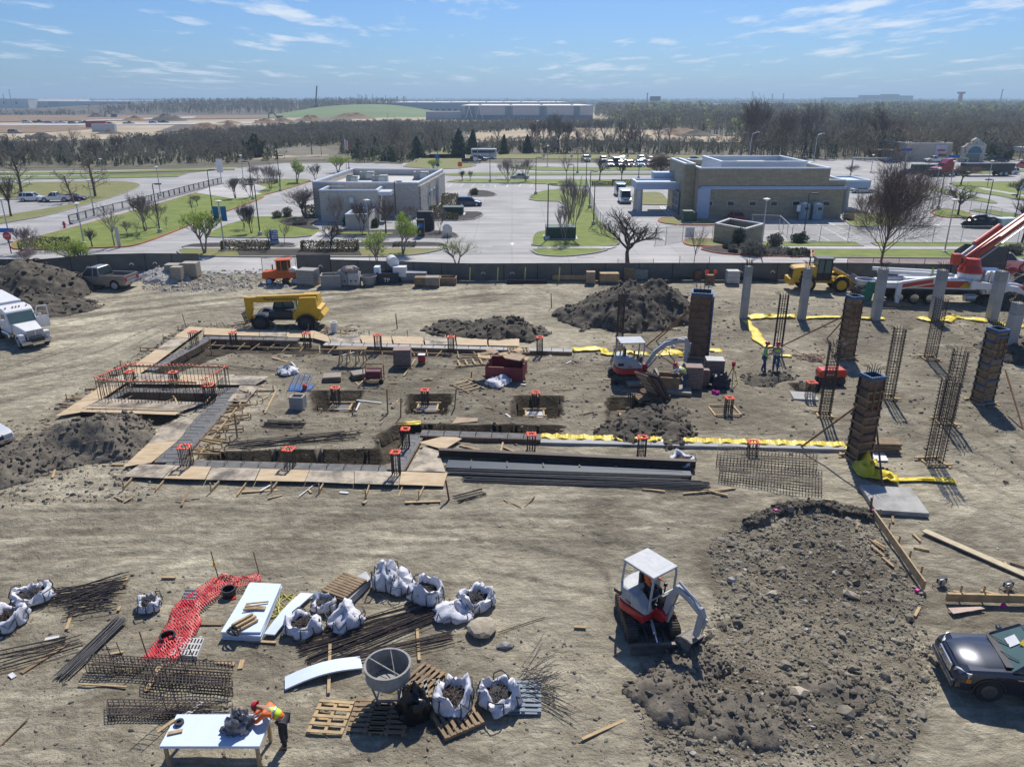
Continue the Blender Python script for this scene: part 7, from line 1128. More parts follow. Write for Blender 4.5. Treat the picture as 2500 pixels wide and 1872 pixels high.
for a_,b_,lb,w,h in (((8,1438,130),(8,1700,505),'tall plank form board staked along the rubble edge',.06,.34),((8,1812,560),(8,2400,575),'timber form board lying above the black car',.1,.3),((8,1700,205),(8,2300,470),'long pale plank lying diagonally at right',.32,.05)):
    p,q = P(*a_),P(*b_); r = thing('form_board',lb,'timber',(0,0,0)); MB().bar((p.x,p.y,h/2 + .05),(q.x,q.y,h/2 + .05),w,h).build('plank',mat('pale_plank',(.5,.42,.28),.8,var=.15,vs=3) if w > .3 else M['wood'],r); d = (q - p)
    if h > .2: [MB().box((p + d*(i + .5)/5 + Vector((.14,.14,.28)))[:],(.05,.05,.6)).build('stake',M['wood'],r) for i in range(5)]
for i in range(110):
    q = G_.choice([INNER,INNER,BAND1,NEARD,PL(3,[(700,1480),(3900,1560),(3900,1660),(700,1600)])]); X,Y = rand_in(q,1,np.random.default_rng(900 + i)); p = Vector((X[0],Y[0],0)); z = hz(p)
    if z < -.2: continue
    L = G_.choice([.25,.4,.6,1.0,1.5]); a = G_.uniform(0,6.28); o = tag(MB().box((0,0,0),(L,G_.choice([.05,.09,.14]),.03)).build('timber_offcut',G_.choice([M['wood'],M['wood'],M['woodo'],M['offw']])),'pale timber offcut lying loose on the dirt','timber','loose timber offcuts on the dirt'); o.location = (p.x,p.y,z + .04); o.rotation_euler = (0,G_.uniform(-.06,.06),a)
# inner strip braces beside the beams
r = thing('beam_bracing','row of timber struts propping the dark diagonal beam forms','bracing')
for i in range(26): f = (i + G_.uniform(-.4,.4))/26; p = P(3,1530,930).lerp(P(3,1180,1370),f); q = p + Vector((G_.uniform(.45,1.7),G_.uniform(-.6,.7),0)); MB().bar((p.x,p.y,G_.uniform(-.1,.35)),(q.x,q.y,G_.uniform(-.05,.2)),.045,.09).build('strut',M['wood'],r); MB().box((q.x,q.y,.1),(.05,.05,.5)).build('stake',M['wood'],r)
for i in range(5): f = i/5; p = P(3,1560,960).lerp(P(3,1210,1400),f); q = P(3,1560,960).lerp(P(3,1210,1400),f + .18); MB().bar((p.x,p.y,.12),(q.x,q.y,.14),.05,.1).build('waler',M['wood'],r)
r = thing('beam_bracing','row of timber struts along the inner side of the rear beam','bracing')
for i in range(20): p = P(3,1330,625).lerp(P(4,1180,700),i/20 + .02); MB().bar((p.x,p.y,.2),(p.x + G_.uniform(-.5,.5),p.y - G_.uniform(.6,1.1),.02),.045,.09).build('strut',M['wood'],r)
for i in range(6): a_ = P(3,1330,630).lerp(P(4,1180,700),i/6); b_ = P(3,1330,630).lerp(P(4,1180,700),(i+.85)/6); MB().bar((a_.x,a_.y - .35,.12),(b_.x,b_.y - .35,.12),.05,.1).build('waler',M['wood'],r)
# ------------------------------------------------ dowels with orange caps
_b = MB().tube([(0,0,0),(0,0,1)],.016,6).build('bar',M['rebar']); BARM = _b.data; bpy.data.objects.remove(_b)
_b = MB().lathe([(.02,-.02),(.06,.0),(.062,.03),(.02,.05)],8,cap=True).build('cap',M['cap']); CAPM = _b.data; bpy.data.objects.remove(_b)
def dowel(parent,x,y,z0,h,cap=True,s=1.15):
    o = bpy.data.objects.new('bar',BARM); col.objects.link(o); o.parent = parent; o.location = (x,y,z0); o.scale = (s,s,h); o.rotation_euler = (G_.gauss(0,.012),G_.gauss(0,.012),0)
    if cap: c = bpy.data.objects.new('cap',CAPM); col.objects.link(c); c.parent = o; c.location = (0,0,1); c.scale = (1.05,1.05,1.1*s/h)
def cluster(k,x,yb,yt,w,label,z0=0.,n=10,cap=True,tmpl=False):
    p = P(k,x,yb,z0); h = max(.6,topz(k,yt,p.y) - z0); r = thing('rebar_dowels',label,'rebar',(p.x,p.y,z0),R(G_.uniform(-8,8)),'dowel clusters of the foundation'); W2 = w/KR[k][2]*mpp(p)*.4; per = n
    for i in range(per): t = i/per*4; s = int(t); f = (t - s)*2 - 1; x_,y_ = ((f,-1),(1,f),(-f,1),(-1,-f))[s]; dowel(r,x_*W2,y_*W2,-.1,h + .1,cap)
    for z in (.15,h*.5): MB().tube([(W2*a,W2*b__,z) for a,b__ in ((-1,-1),(1,-1),(1,1),(-1,1),(-1,-1))],.012,4).build('tie',M['rebar'],r)
    return r
for a in ((3,1230,625,545,50,'dowel cluster at the rear left corner of the foundation',.15),(3,1478,615,550,45,'dowel cluster in the rear walkway left part',.15),(3,1945,645,553,48,'dowel cluster in the rear walkway middle',.15),(4,320,660,565,48,'dowel cluster in front of the bent lumber on the rear beam',.2),(4,780,655,576,44,'dowel cluster on the rear beam above the square brick stack',.2),(4,1340,672,580,42,'dowel cluster near the pale end of the rear beam',.2),
          (3,1185,1395,1270,75,'big dowel cluster at the front left beam corner',.1),(3,1835,1400,1285,68,'dowel cluster in the middle of the front beam',.1),(4,55,1005,897,55,'dowel cluster in the first square pit',0.),(4,617,1010,912,50,'dowel cluster in the second square pit',0.),(4,1313,1030,928,50,'dowel cluster in the third square pit',-.2),
          (4,495,1270,1158,55,'dowel cluster at the turn of the middle beam',.2),(4,435,1440,1305,58,'dowel cluster above the front walkway right part',.2),(4,1285,1285,1192,60,'dowel cluster at the start of the yellow beam',.1),(4,1982,1325,1210,60,'dowel cluster in the dirt below the yellow beam',0.),(5,918,905,812,55,'dowel cluster on the slab beside the trench roller',.1),(5,432,1000,905,48,'dowel cluster in the small timber template',0.),(5,575,1235,1178,62,'dowel cluster rising behind the rebar mat',0.)):
    cluster(*a[:6],z0=a[6],n=12)
cluster(4,1915,1045,935,48,'uncapped dowel cluster in the last square pit',-.2,12,False); cluster(3,830,880,798,55,'dense dowel cluster inside the box at left',.15,14); cluster(3,1105,880,800,50,'dense dowel cluster inside the box at centre',.15,14); cluster(3,1330,985,880,70,'dense dowel cluster at the box right corner',.15,14)
r = thing('wall_dowels','rows of tall capped dowels standing round the rectangular pit box','rebar'); hh = 1.5
for a_,b_,n in (((3,640,1008),(3,1270,1022),30),((3,850,905),(3,1470,918),26),((3,625,1000),(3,830,905),16),((3,1290,1015),(3,1460,915),14)):
    p,q = P(*a_),P(*b_)
    for i in range(n): o = p.lerp(q,(i + .5)/n); dowel(r,o.x,o.y,.05,hh*G_.uniform(.95,1.03),True,.95)
for a_,b_ in (((3,640,1008),(3,1270,1022)),((3,850,905),(3,1470,918))):
    p,q = P(*a_),P(*b_); MB().bar((p.x,p.y - .06,1.45),(q.x,q.y - .06,1.5),.04,.1).build('spacer_timber',M['wood'],r)
r = thing('wall_dowels','short row of capped dowels behind the left walkway','rebar')
for i in range(10): o = P(3,700,850).lerp(P(3,870,790),i/9); dowel(r,o.x,o.y,0,.55)
# pedestals inside the square pits
for k,x,y,w,lb,z in ((4,70,1045,125,'concrete pedestal in the first square pit',.0),(4,625,1048,125,'concrete pedestal in the second square pit',.0),(4,1310,1085,115,'concrete pedestal in the third square pit',-.25),(4,1915,1100,115,'concrete pedestal in the last square pit',-.25)):
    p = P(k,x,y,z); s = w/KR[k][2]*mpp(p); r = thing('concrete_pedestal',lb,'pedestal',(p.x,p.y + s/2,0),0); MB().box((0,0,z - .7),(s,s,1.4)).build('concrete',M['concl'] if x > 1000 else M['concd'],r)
    for s_ in (-1,1): MB().box((s_*s/2,0,z + .03),(.09,s*1.25,.09)).build('form_timber',M['wood'],r); MB().box((0,s_*s/2,z + .10),(s*1.3,.09,.05)).build('form_timber',M['wood'],r)
    if x < 1000: [MB().bar((a_*s*.55,-s*.6,z - .4),(a_*s*.9,-s*.9,z + .35),.06).build('stake',M['wood'],r) for a_ in (-1,1)]
p = P(5,905,925); r = thing('concrete_pad','small concrete slab under the dowels by the roller','slab',(p.x,p.y + .6,0),R(-8)); MB().box((0,0,.06),(1.35,1.2,.14)).build('slab',M['conc'],r)
for k,x,y,s in ((5,425,1010,1.4),): p = P(k,x,y); r = thing('timber_template','square timber template frame round small dowels','timber frame',(p.x,p.y + .5,.05),R(3)); [MB().box((a_*s/2,0,.03),(.09,s,.07)).build('board',M['wood'],r) for a_ in (-1,1)]; [MB().box((0,a_*s/2,.1),(s,.09,.05)).build('board',M['wood'],r) for a_ in (-1,1)]
# ------------------------------------------------ columns
def baseframe(r,s):
    for a_ in (-1,1): MB().box((a_*s/2,G_.uniform(-.1,.1),.06),(.1,s*1.5,.08)).build('template_board',M['wood'],r); MB().box((G_.uniform(-.1,.1),a_*s/2,.14),(s*1.5,.1,.06)).build('template_board',M['wood'],r)
def hooks(r,w,z,n,L=.55,out=.3):
    for i in range(n): t = i/n*4; s = int(t); f = (t - s)*2 - 1; x,y = ((f,-1),(1,f),(-f,1),(-1,-f))[s]; d = Vector((x,y,0)).normalized(); p = Vector((x*w/2,y*w/2,z)); MB().tube([p,p + Vector((0,0,L)),p + Vector((0,0,L + .08)) + d*.08,p + Vector((0,0,L + .1)) + d*out],.016,5).build('top_bar',M['rebar'],r)
for i,(x,yb,yt,w,lb) in enumerate(((528,438,125,52,'leftmost tall concrete column in the rear row'),(875,442,138,55,'concrete column standing in front of the wheel loader'),(1315,447,142,60,'concrete column beside the green pump apron'),(1665,445,148,64,'concrete column in front of the pump truck rear wheels'),(2010,455,155,70,'concrete column in front of the pump truck bonnet'),(2108,650,345,78,'concrete column nearest the right frame edge'))):
    p = P(5,x,yb); h = topz(5,yt,p.y); w = w/KR[5][2]*mpp(p)*.72; r = thing('concrete_column',lb,'column',p + Vector((0,w/2,0)),R(4),'cast concrete columns'); MB().box((0,0,(h - .75)/2),(w,w,h - .75)).build('shaft',M['conc'],r,bevel=.02); MB().box((0,0,h - .37),(w*1.0,w*1.0,.74)).build('top_pour',mat('column_top',(.30,.30,.29),.85,var=.15),r,bevel=.02); hooks(r,w*.75,h,12,.42,.22)
def cage(k,x,yb,yt,wp,label,group='standing rebar column cages'):
    p = P(k,x,yb); h = topz(k,yt,p.y) - .35; w = wp/KR[k][2]*mpp(p)*.74; r = thing('rebar_cage',label,'rebar cage',p + Vector((0,w*.3,0)),R(G_.uniform(-12,12)),group); r.rotation_euler.x = R(G_.uniform(-1,1)); hm = None; n = 14
    for i in range(n):
        t = i/n*4; s = int(t); f = (t - s)*2 - 1; a_,c = ((f,-1),(1,f),(-f,1),(-1,-f))[s]; d = Vector((a_,c,0)).normalized(); q = Vector((a_*w/2,c*w/2,0)); MB().tube([q,q + Vector((0,0,h)),q + Vector((0,0,h + .07)) + d*.07,q + Vector((0,0,h + .09)) + d*.36],.017,5).build('vertical_bar',M['rebar'],r)
    W2 = w/2 + .02; o = MB().tube([(-W2,-W2,0),(W2,-W2,0),(W2,W2,0),(-W2,W2,0),(-W2,-W2,0)],.012,4).build('tie',M['rebar'],r); m = int(h/.17); o.location.z = .12
    for i in range(1,m): inst(o,r,loc=(0,0,.12 + i*.17))
    baseframe(r,w*1.35); return r
for a in ((5,727,645,262,62,'rebar cage standing behind the two workers'),(5,1010,1020,545,78,'rebar cage standing in front of the trench roller'),(5,1388,915,462,75,'rebar cage between the two dark form columns'),(5,1640,680,288,72,'rebar cage before the right concrete columns'),(5,1735,1065,590,92,'rebar cage behind the tallest front cage'),(5,1665,1305,765,105,'nearest and tallest rebar cage at right'),(4,1843,655,275,50,'slim rebar cage behind the mid excavator canopy')): cage(*a)
def form_col(k,x,yb,yt,wp,label,rz,fr,face=None,pile=0):
    p = P(k,x,yb); h = topz(k,yt,p.y); w = wp/KR[k][2]*mpp(p)*.8; r = thing('column_form',label,'formwork',p + Vector((0,w*.55,0)),rz); b = MB()
    for y in (-1,1): b.box((0,y*w/2,h/2),(w,.05,h)); b.box((y*w/2,0,h/2),(.05,w - .1,h))
    b.build('form_panels',face or M['woodb'],r); n = int(h/.42)
    for i in range(n):
        for s in (-1,1): MB().box((0,s*(w/2 + .07),.2 + i*.42),(w + .22,.08,.09)).build('waler',fr[0] if i % 3 else fr[-1],r); MB().box((s*(w/2 + .07),0,.26 + i*.42),(.08,w + .16,.09)).build('waler',fr[0] if (i + 1) % 3 else fr[-1],r)
    for s in (-1,1):
        for q in (-1,1): MB().box((s*(w/2 + .06),q*(w/2 + .02),h/2),(.07,.07,h*.99)).build('corner_angle',M['rust'] if s*q > 0 else M['dmetal'],r)
    b = MB(); ringwalls(b,[(-w/2 - .08,-w/2 - .08),(w/2 + .08,-w/2 - .08),(w/2 + .08,w/2 + .08),(-w/2 - .08,w/2 + .08)],h,h + .16,.1); b.build('top_frame',M['blue'],r); hooks(r,w*.6,h - .2,12,.65,.3); baseframe(r,w*1.4)
    for s in (-.25,.25): MB().box((w*s,-w/2 - .13,h - .9),(.06,.06,1.2)).build('clamp',M['rust'],r)
    return p,h,w,r
fa = form_col(5,258,672,298,132,'brown slatted form column beside the paver stacks',R(-14),(M['woodb'],M['rust'])); MB().box((fa[2]/2 + .16,0,fa[1]/2),(.08,fa[2] + .3,fa[1])).build('blue_side_panel',M['blue'],fa[3])
fb = form_col(5,1140,678,318,74,'rusty form column above the hoses in the middle right',R(14),(M['rust'],M['dmetal'],M['woodo']),M['woodo']); fc = form_col(5,1225,1290,800,104,'nearest brown form column with blue top beside the yellow sheet',R(16),(M['woodo'],M['rust'],M['dmetal']),M['woodb']); fd = form_col(5,1960,948,518,88,'blue topped form column at the far right',R(16),(M['woodo'],M['dmetal'],M['blue']),M['woodo'])
for (k,x,y),(x2,y2),f,lb in (((5,-60,600),(200,385),fa,'left prop bracing the brown form column'),((5,0,570),(200,395),fa,'second prop bracing the brown form column'),((5,760,592),(1108,425),fb,'long prop bracing the rusty form column'),((5,1020,552),(1106,455),fb,'short prop bracing the rusty form column'),((5,850,1208),(1205,948),fc,'long prop left of the nearest form column'),((5,1355,1468),(1312,1050),fc,'steep prop in front of the nearest form column'),((5,2190,1100),(2082,740),fd,'prop right of the far right form column')):
    a_ = P(k,x,y); c = Q(k,x2,y2,f[0].y - (.1 if y < 1300 else .3)); o = tag(MB().tube([(0,0,0),c - a_],.045,8).build('steel_prop',M['rust']),lb,'prop'); o.location = a_
p = P(5,1412,1527); r = thing('concrete_slab','pale square concrete slab on the dirt at the foot of the steep prop','slab',p,R(-8)); MB().box((0,0,.1),(2.1,2.2,.22)).build('slab',mat('stained_slab',(.24,.23,.21),.85,c2=(.42,.41,.38),vs=1.5),r,bevel=.02)
# ------------------------------------------------ sheeting, steel, bags and loose site things
def ribbon(label,pts,w,amp,m,name='plastic_sheeting',cat='sheeting',seed=1,z0=.08,n=7,var=.6):
    if name[0] == 'p' and amp < .6: amp *= .6; w *= .8
    g = np.random.default_rng(seed); P3 = [Vector((p[0],p[1],0)) for p in pts]; L = sum((P3[i+1] - P3[i]).length for i in range(len(P3)-1)); N_ = max(6,int(L/.16)); V = []; acc = [0]
    for i in range(len(P3)-1): acc.append(acc[-1] + (P3[i+1] - P3[i]).length)
    for k in range(N_ + 1):
        t = L*k/N_; i = min(max(j for j in range(len(acc)) if acc[j] <= t + 1e-6),len(P3) - 2); f = (t - acc[i])/(acc[i+1] - acc[i]); p = P3[i].lerp(P3[i+1],f); d = (P3[i+1] - P3[i]).normalized(); nn = Vector((-d.y,d.x,0))
        wk = w*(1 + var*(float(fbm(np.array([t*.8]),np.array([seed*3.1]),3,seed)[0]) - .5)*2); off = (float(fbm(np.array([t*.6 + 40]),np.array([seed*1.7]),3,seed)[0]) - .5)*w*.9
        for q in range(n): u = q/(n-1) - .5; z = z0 + amp*abs(float(fbm(np.array([t*2.6]),np.array([q*1.3 + seed]),3,seed + 2)[0]) - .35)*2.2*(1 - abs(u)*1.4); V.append(p + nn*(u*wk + off) + Vector((0,0,max(z,.03))))
    F = [(a*n + b,a*n + b + 1,(a+1)*n + b + 1,(a+1)*n + b) for a in range(N_) for b in range(n - 1)]; q = MB().add(V,F).build(name,m,smooth=50); so = q.modifiers.new('thick','SOLIDIFY'); so.thickness = .012; return tag(q,label,cat)
YL = M['yel']
b = MB(); a_,c_ = P(4,1345,1222),P(5,1120,1200); d_ = (c_ - a_); n_ = 150
for i in range(n_ + 1): f = i/n_; p = a_.lerp(c_,f); h1 = .05*math.sin(i*.9) + G_.uniform(-.03,.03); b.v += [(p.x,p.y - .32 + h1,.0),(p.x,p.y - .24 + h1,.19 + .05*math.sin(i*.7)),(p.x,p.y + .16 + h1*.7,.24 + G_.uniform(-.03,.05)),(p.x,p.y + .28,.0)]
b.f = [(i*4 + j,i*4 + 4 + j,i*4 + 5 + j,i*4 + 1 + j) for i in range(n_) for j in range(3)]; b.mi = [0]*len(b.f); tag(b.build('plastic_sheeting',YL),'long yellow sheet wrapped over the front grade beam','sheeting')
for lb,k,pts,w,am in (('yellow sheet draped over the rear beam behind the mid excavator',4,[(1550,668),(1720,660),(1760,690),(1900,680),(2060,700),(2174,690)],.9,.35),('crumpled yellow sheeting under the excavator arm',5,[(0,650),(90,630),(160,665),(225,668)],.9,.35),('yellow sheet end right of the brown form column',5,[(310,632),(395,632)],.8,.15),
        ('crumpled yellow sheeting between the first two concrete columns',5,[(545,435),(640,425),(740,425),(830,428)],1.2,.45),('yellow sheeting strip between the second and third concrete columns',5,[(860,440),(960,430),(1110,432),(1360,440)],.7,.25),('yellow sheeting left of the fourth concrete column',5,[(1560,432),(1640,455)],1.0,.2),('yellow sheeting heap between the fourth and fifth concrete columns',5,[(1700,455),(1750,430),(1860,445),(1970,455)],1.1,.45),('yellow sheeting at the foot of the last concrete columns',5,[(2030,460),(2110,480),(2192,490)],.9,.3),
        ('yellow sheet strip running toward the two workers',5,[(530,450),(590,520),(640,590),(680,612)],.75,.2),('yellow sheet scraps beside the workers',5,[(735,655),(810,662)],.7,.2),('big yellow sheet folds at the foot of the nearest form column',5,[(1260,1290),(1250,1350),(1330,1385),(1430,1395)],.9,.7),('yellow sheet tail crossing the cage shadow',5,[(1430,1398),(1600,1400),(1785,1410)],.5,.22),('small yellow sheet scrap left of the nearest form column',5,[(1115,1205),(1150,1225)],.5,.2),('thin yellow caution tape scraps over the trench end',4,[(460,1130),(590,1125)],.6,.3)):
    ribbon(lb,PL(k,pts),w,am,YL,seed=len(lb) + int(pts[0][0]))
def rod_bundle(label,a,b,n,w,r=.016,jit=.05,name='rebar_bundle',z=.05,m=None,layers=3,curve=0):
    R0 = thing(name,label,'rebar bundle',a); d = Vector(b) - Vector(a); d.z = 0; L = d.length; d.normalize(); nn = Vector((-d.y,d.x,0))
    for i in range(n):
        o = G_.uniform(-.5,.5)*w; s0 = G_.uniform(0,.12)*L*jit*8; s1 = L - G_.uniform(0,.12)*L*jit*8; h = z + G_.uniform(0,layers)*r*2; o2 = o + G_.gauss(0,jit)*w*2
        MB().tube([d*s0 + nn*o + Vector((0,0,h)),d*(s0 + s1)/2 + nn*((o + o2)/2 + curve) + Vector((0,0,h)),d*s1 + nn*o2 + Vector((0,0,h + G_.gauss(0,.01)))],r,5).build('bar',m or M['rebar'],R0)
    return R0
SB2 = mat('grey_rebar',(.07,.068,.072),.7,.2,var=.25,vs=4)
FS_ = mat('blue_steel',(.16,.18,.22),.5,.5)
for a in ((6,395,840,790,455,26,.55,'straight rebar bundle at lower left beside the red net',SB2),(6,300,330,830,250,30,1.2,'loose tangle of rebar in the left foreground, upper part',None),(6,400,400,760,310,26,1.2,'loose tangle of bent rebar between the timbers',None),(7,60,680,1010,400,30,.9,'long rebar bundle pointing at the white bags',None),(7,130,800,1010,440,24,.7,'second long rebar bundle below the first one',None),(7,250,800,1140,600,14,.6,'thin spread of rebar above the concrete bucket',None),
          (6,-40,690,440,590,5,.3,'few thin bars lying at the far left foreground',None),(6,-60,780,540,610,6,.5,'thin bent bars along the lower left ground',None),(4,725,1400,2250,1450,26,.6,'grey rebar bundle between the dark beam and the lower bundle',SB2),(4,740,1440,2300,1490,24,.5,'middle grey rebar bundle in the steel yard',SB2),(4,840,1475,2420,1530,34,.7,'lowest long grey rebar bundle in the steel yard',SB2),(3,1670,1130,1930,1140,14,.9,'small rebar heap inside the foundation',None),(3,1400,1280,2300,1180,14,1.1,'long thin bars lying across the foundation floor',None),(4,800,1610,990,1560,10,.6,'small dark rebar heap below the plywood corner',None),
          (4,815,210,1400,205,18,.8,'blue grey steel lengths stored along the fence',mat('blue_steel',(.16,.18,.22),.5,.5)),(4,1130,240,1390,238,12,.5,'shorter steel lengths in front of the fence stack',None),(5,500,205,730,222,8,.5,'dark pipes lying behind the first concrete column',M['blk2']),(5,0,235,210,205,8,.5,'dark pipes lying at the fence left of the first column',None),(7,1430,578,1750,475,1,.1,'single rusty bar lying right of the boulder',M['rust']),(3,1250,745,1750,800,1,.1,'single cable line across the foundation',None)):
    rod_bundle(a[7],P(a[0],a[1],a[2]),P(a[0],a[3],a[4]),a[5],a[6],r=.05 if 'fence' in a[7] or 'pipes' in a[7] else .02 if P(a[0],a[1],a[2]).y > 30 else .015,m=a[8],jit=.05 if a[6] < 1 else .16)
r = thing('steel_beam','long dark brown steel channel beside the plywood corner','steel beam'); p,q = P(4,705,1345),P(5,240,1350); q = P(4,2320,1420)
MB().bar((p.x,p.y,.34),(q.x,q.y,.34),.12,.30).build('web',mat('brown_steel',(.05,.036,.028),.6,.3),r); MB().bar((p.x,p.y,.50),(q.x,q.y,.50),.26,.04).build('flange',MATS['brown_steel'],r); MB().bar((p.x,p.y,.17),(q.x,q.y,.17),.3,.04).build('flange',M['rust'],r); [MB().box(p.lerp(q,f)[:2] + (.12,) if False else (p.lerp(q,f).x,p.lerp(q,f).y,.07),(.3,.9,.15)).build('sleeper',M['woodo'],r) for f in (.1,.3,.5,.7,.9)]
r = thing('blue_form_panel','long blue steel form panel lying between the beam and the rebar','formwork'); p,q = P(4,760,1375),P(4,2280,1425); MB().bar((p.x,p.y - .3,.12),(q.x,q.y - .3,.12),.9,.12).build('panel',mat('steel_blue_panel',(.015,.035,.06),.5),r); [MB().bar((p.lerp(q,f).x,p.y - .75,.2),(p.lerp(q,f).x,p.y + .1,.2),.06).build('rib',M['dmetal'],r) for f in (.1,.25,.4,.55,.7,.85)]
def mat_cage(label,quad,nx,ny,h,name='rebar_mat'):
    R0 = thing(name,label,'rebar mat'); A,B_,C_,D_ = quad
    for z in (.06,h):
        for i in range(ny): f = i/(ny-1); p,q = A.lerp(D_,f),B_.lerp(C_,f); MB().tube([(p.x,p.y,z),(q.x,q.y,z)],.013,4).build('long_bar',M['rebar'],R0)
    for i in range(nx): f = i/(nx-1); p,q = A.lerp(B_,f),D_.lerp(C_,f); MB().tube([(p.x,p.y,.05),(p.x,p.y,h),(q.x,q.y,h),(q.x,q.y,.05)],.012,4).build('cross_bar',M['rebar'],R0)
    return R0
mat_cage('rebar mat cage lying below the yellow beam, rear one',PL(5,[(370,1235),(955,1280),(955,1350),(360,1310)]),30,6,.45); mat_cage('flat rebar mat lying in front of the other mat cage',PL(5,[(385,1320),(985,1370),(985,1480),(375,1400)]),34,7,.30)
mat_cage('long rebar beam cage above the hidden lower left corner',PL(6,[(600,740),(1500,790),(1480,860),(560,800)]),40,5,.38); mat_cage('second rebar beam cage below the first one',PL(6,[(940,850),(1500,890),(1500,950),(940,910)]),26,4,.35); mat_cage('lowest rebar mat beside the foam table',PL(6,[(700,1010),(1500,1020),(1150,1100),(700,1110)]),24,6,.25)
for x,yb,yt,lb in ((775,760,600,'small rebar ladder standing by the pink tool'),(1240,800,620,'rebar ladder leaning by the drain slab'),(1130,1080,780,'tall rebar ladder standing over the lowest mat')):
    p = P(6,x,yb); h = topz(6,yt,p.y); r = thing('rebar_ladder',lb,'rebar'); r.location = p; r.rotation_euler.y = R(-8); [MB().tube([(s*.17,0,0),(s*.17,0,h)],.013,4).build('upright',M['rebar'],r) for s in (-1,1)]; [MB().tube([(-.17,0,z*.2 + .1),(.17,0,z*.2 + .1)],.01,4).build('rung',M['rebar'],r) for z in range(int(h/.2))]
def blob(name,m,parent,w,d,h,seed,loc=(0,0,0),rough=.8):
    V = []; n,k = 26,12
    for j in range(k + 1):
        t = j/k*math.pi*.62
        for i in range(n):
            a = i*2*math.pi/n; x,y,z = math.sin(math.pi*.62 - t + .0)*math.cos(a),math.sin(math.pi*.62 - t)*math.sin(a),math.cos(math.pi*.62 - t); q = 1 + rough*(float(fbm(np.array([x*2.1 + seed]),np.array([y*2.1 + z*1.7]),4,seed,.65)[0]) - .5); V.append((x*w/2*q,y*d/2*q,max(0,(z + .37)/1.37*h*q)))
    F = [(j*n + i,j*n + (i+1) % n,(j+1)*n + (i+1) % n,(j+1)*n + i) for j in range(k) for i in range(n)]; o = MB().add(V,F).build(name,m,parent,smooth=60); o.location = loc; return o
# white bulk bags
STRAP = mat('dark_strap',(.06,.07,.07),.7); SCRAP = mat('dark_scrap',(.045,.035,.032),.8,var=.5,vs=9)
def bag(label,k,x,y,wpx,seed,h=.7,open_=True,lie=0.,full=.55):
    h *= .72; p = P(k,x,y); w = wpx/KR[k][2]*mpp(p)/2; r = thing('bulk_bag',label,'bulk bag',p + Vector((0,w*.5,0)),R(seed*37),'white bulk bags of scrap'); n,m = 40,15; g = np.random.default_rng(seed)
    prof = [(.0,.02),(.75,.0),(.98,.12),(1.08,.34),(1.05,.62),(.98,.85),(.92,1.0),(.84,1.06),(.74,1.0),(.70,.82),(.66,.62),(.3,full),(0,full)] if open_ else [(.0,.02),(.75,.0),(1.0,.15),(1.1,.42),(1.0,.72),(.78,.92),(.5,1.0),(.28,1.04),(.12,1.15),(0,1.1)]
    V = []; 
    for j,(rr,z) in enumerate(prof):
        for i in range(n):
            a = 2*math.pi*i/n; sq = (abs(math.cos(a))**4 + abs(math.sin(a))**4)**-.25*.9; nn = float(fbm(np.array([math.cos(a)*2.2 + seed*5 + j*.35]),np.array([math.sin(a)*2.2 + z*2.5]),4,seed,.65)[0]) - .5; fold = .04*math.sin(a*7 + j*1.1 + seed) + .03*math.sin(a*13 - j*1.7) + .03*math.sin(a*3 + seed*2.3)
            q = rr*(sq if rr > .5 else 1)*(1 + nn*.55 + fold); zz = z*h*(1 + (nn*1.0 + .22*math.sin(a*2 + seed*1.9) + .12*math.sin(a*5 + seed))*(1 if j > 3 else 0)) + lie*math.cos(a)*rr*.25*h; V.append((q*w*math.cos(a),q*w*math.sin(a)*.88,max(zz,0)))
    kx = len(prof); F = [(j*n + i,j*n + (i+1) % n,(j+1)*n + (i+1) % n,(j+1)*n + i) for j in range(kx - 1) for i in range(n)]; ns = len(F) - 2*n if open_ else len(F); b = MB(); b.mat(M['fab']); b.add(V,F[:ns]); 
    bo = b.build('fabric',None,r,smooth=75)
    if open_:
        b = MB(); b.lathe([(w*.72,full*h*.98),(w*.3,full*h*1.06),(0.01,full*h*1.08)],14); b.build('contents',SCRAP,r); b = MB()
        for i in range(46): a,q,t = G_.uniform(0,6.28),G_.uniform(0,.55)*w,G_.uniform(0,6.28); L = G_.uniform(.1,.3); c = Vector((q*math.cos(a),q*math.sin(a),full*h*1.07 + G_.uniform(0,.12))); dd = Vector((math.cos(t)*L,math.sin(t)*L,G_.uniform(-.06,.12))); b.tube([c - dd,c + dd],.009,4)
        tag(b.build('wire_scraps',SB2 if seed % 2 else M['rebar'],r),kind='stuff')
    for i in range(4):
        a = math.pi/2*i + .5 + G_.uniform(-.2,.2); a2 = a + .75; pt = lambda an,f,z: (w*f*math.cos(an)*1.05,w*f*.88*math.sin(an)*1.05,z); MB().tube([pt(a,1.02,.1),pt(a,1.08,h*.6),pt(a,.98,h*1.0),pt((a + a2)/2,1.12,h*1.12 if i % 2 else h*.55),pt(a2,.98,h*1.0),pt(a2,1.08,h*.6),pt(a2,1.0,.1)],.022,5).build('strap',STRAP,r,smooth=60)
    return r
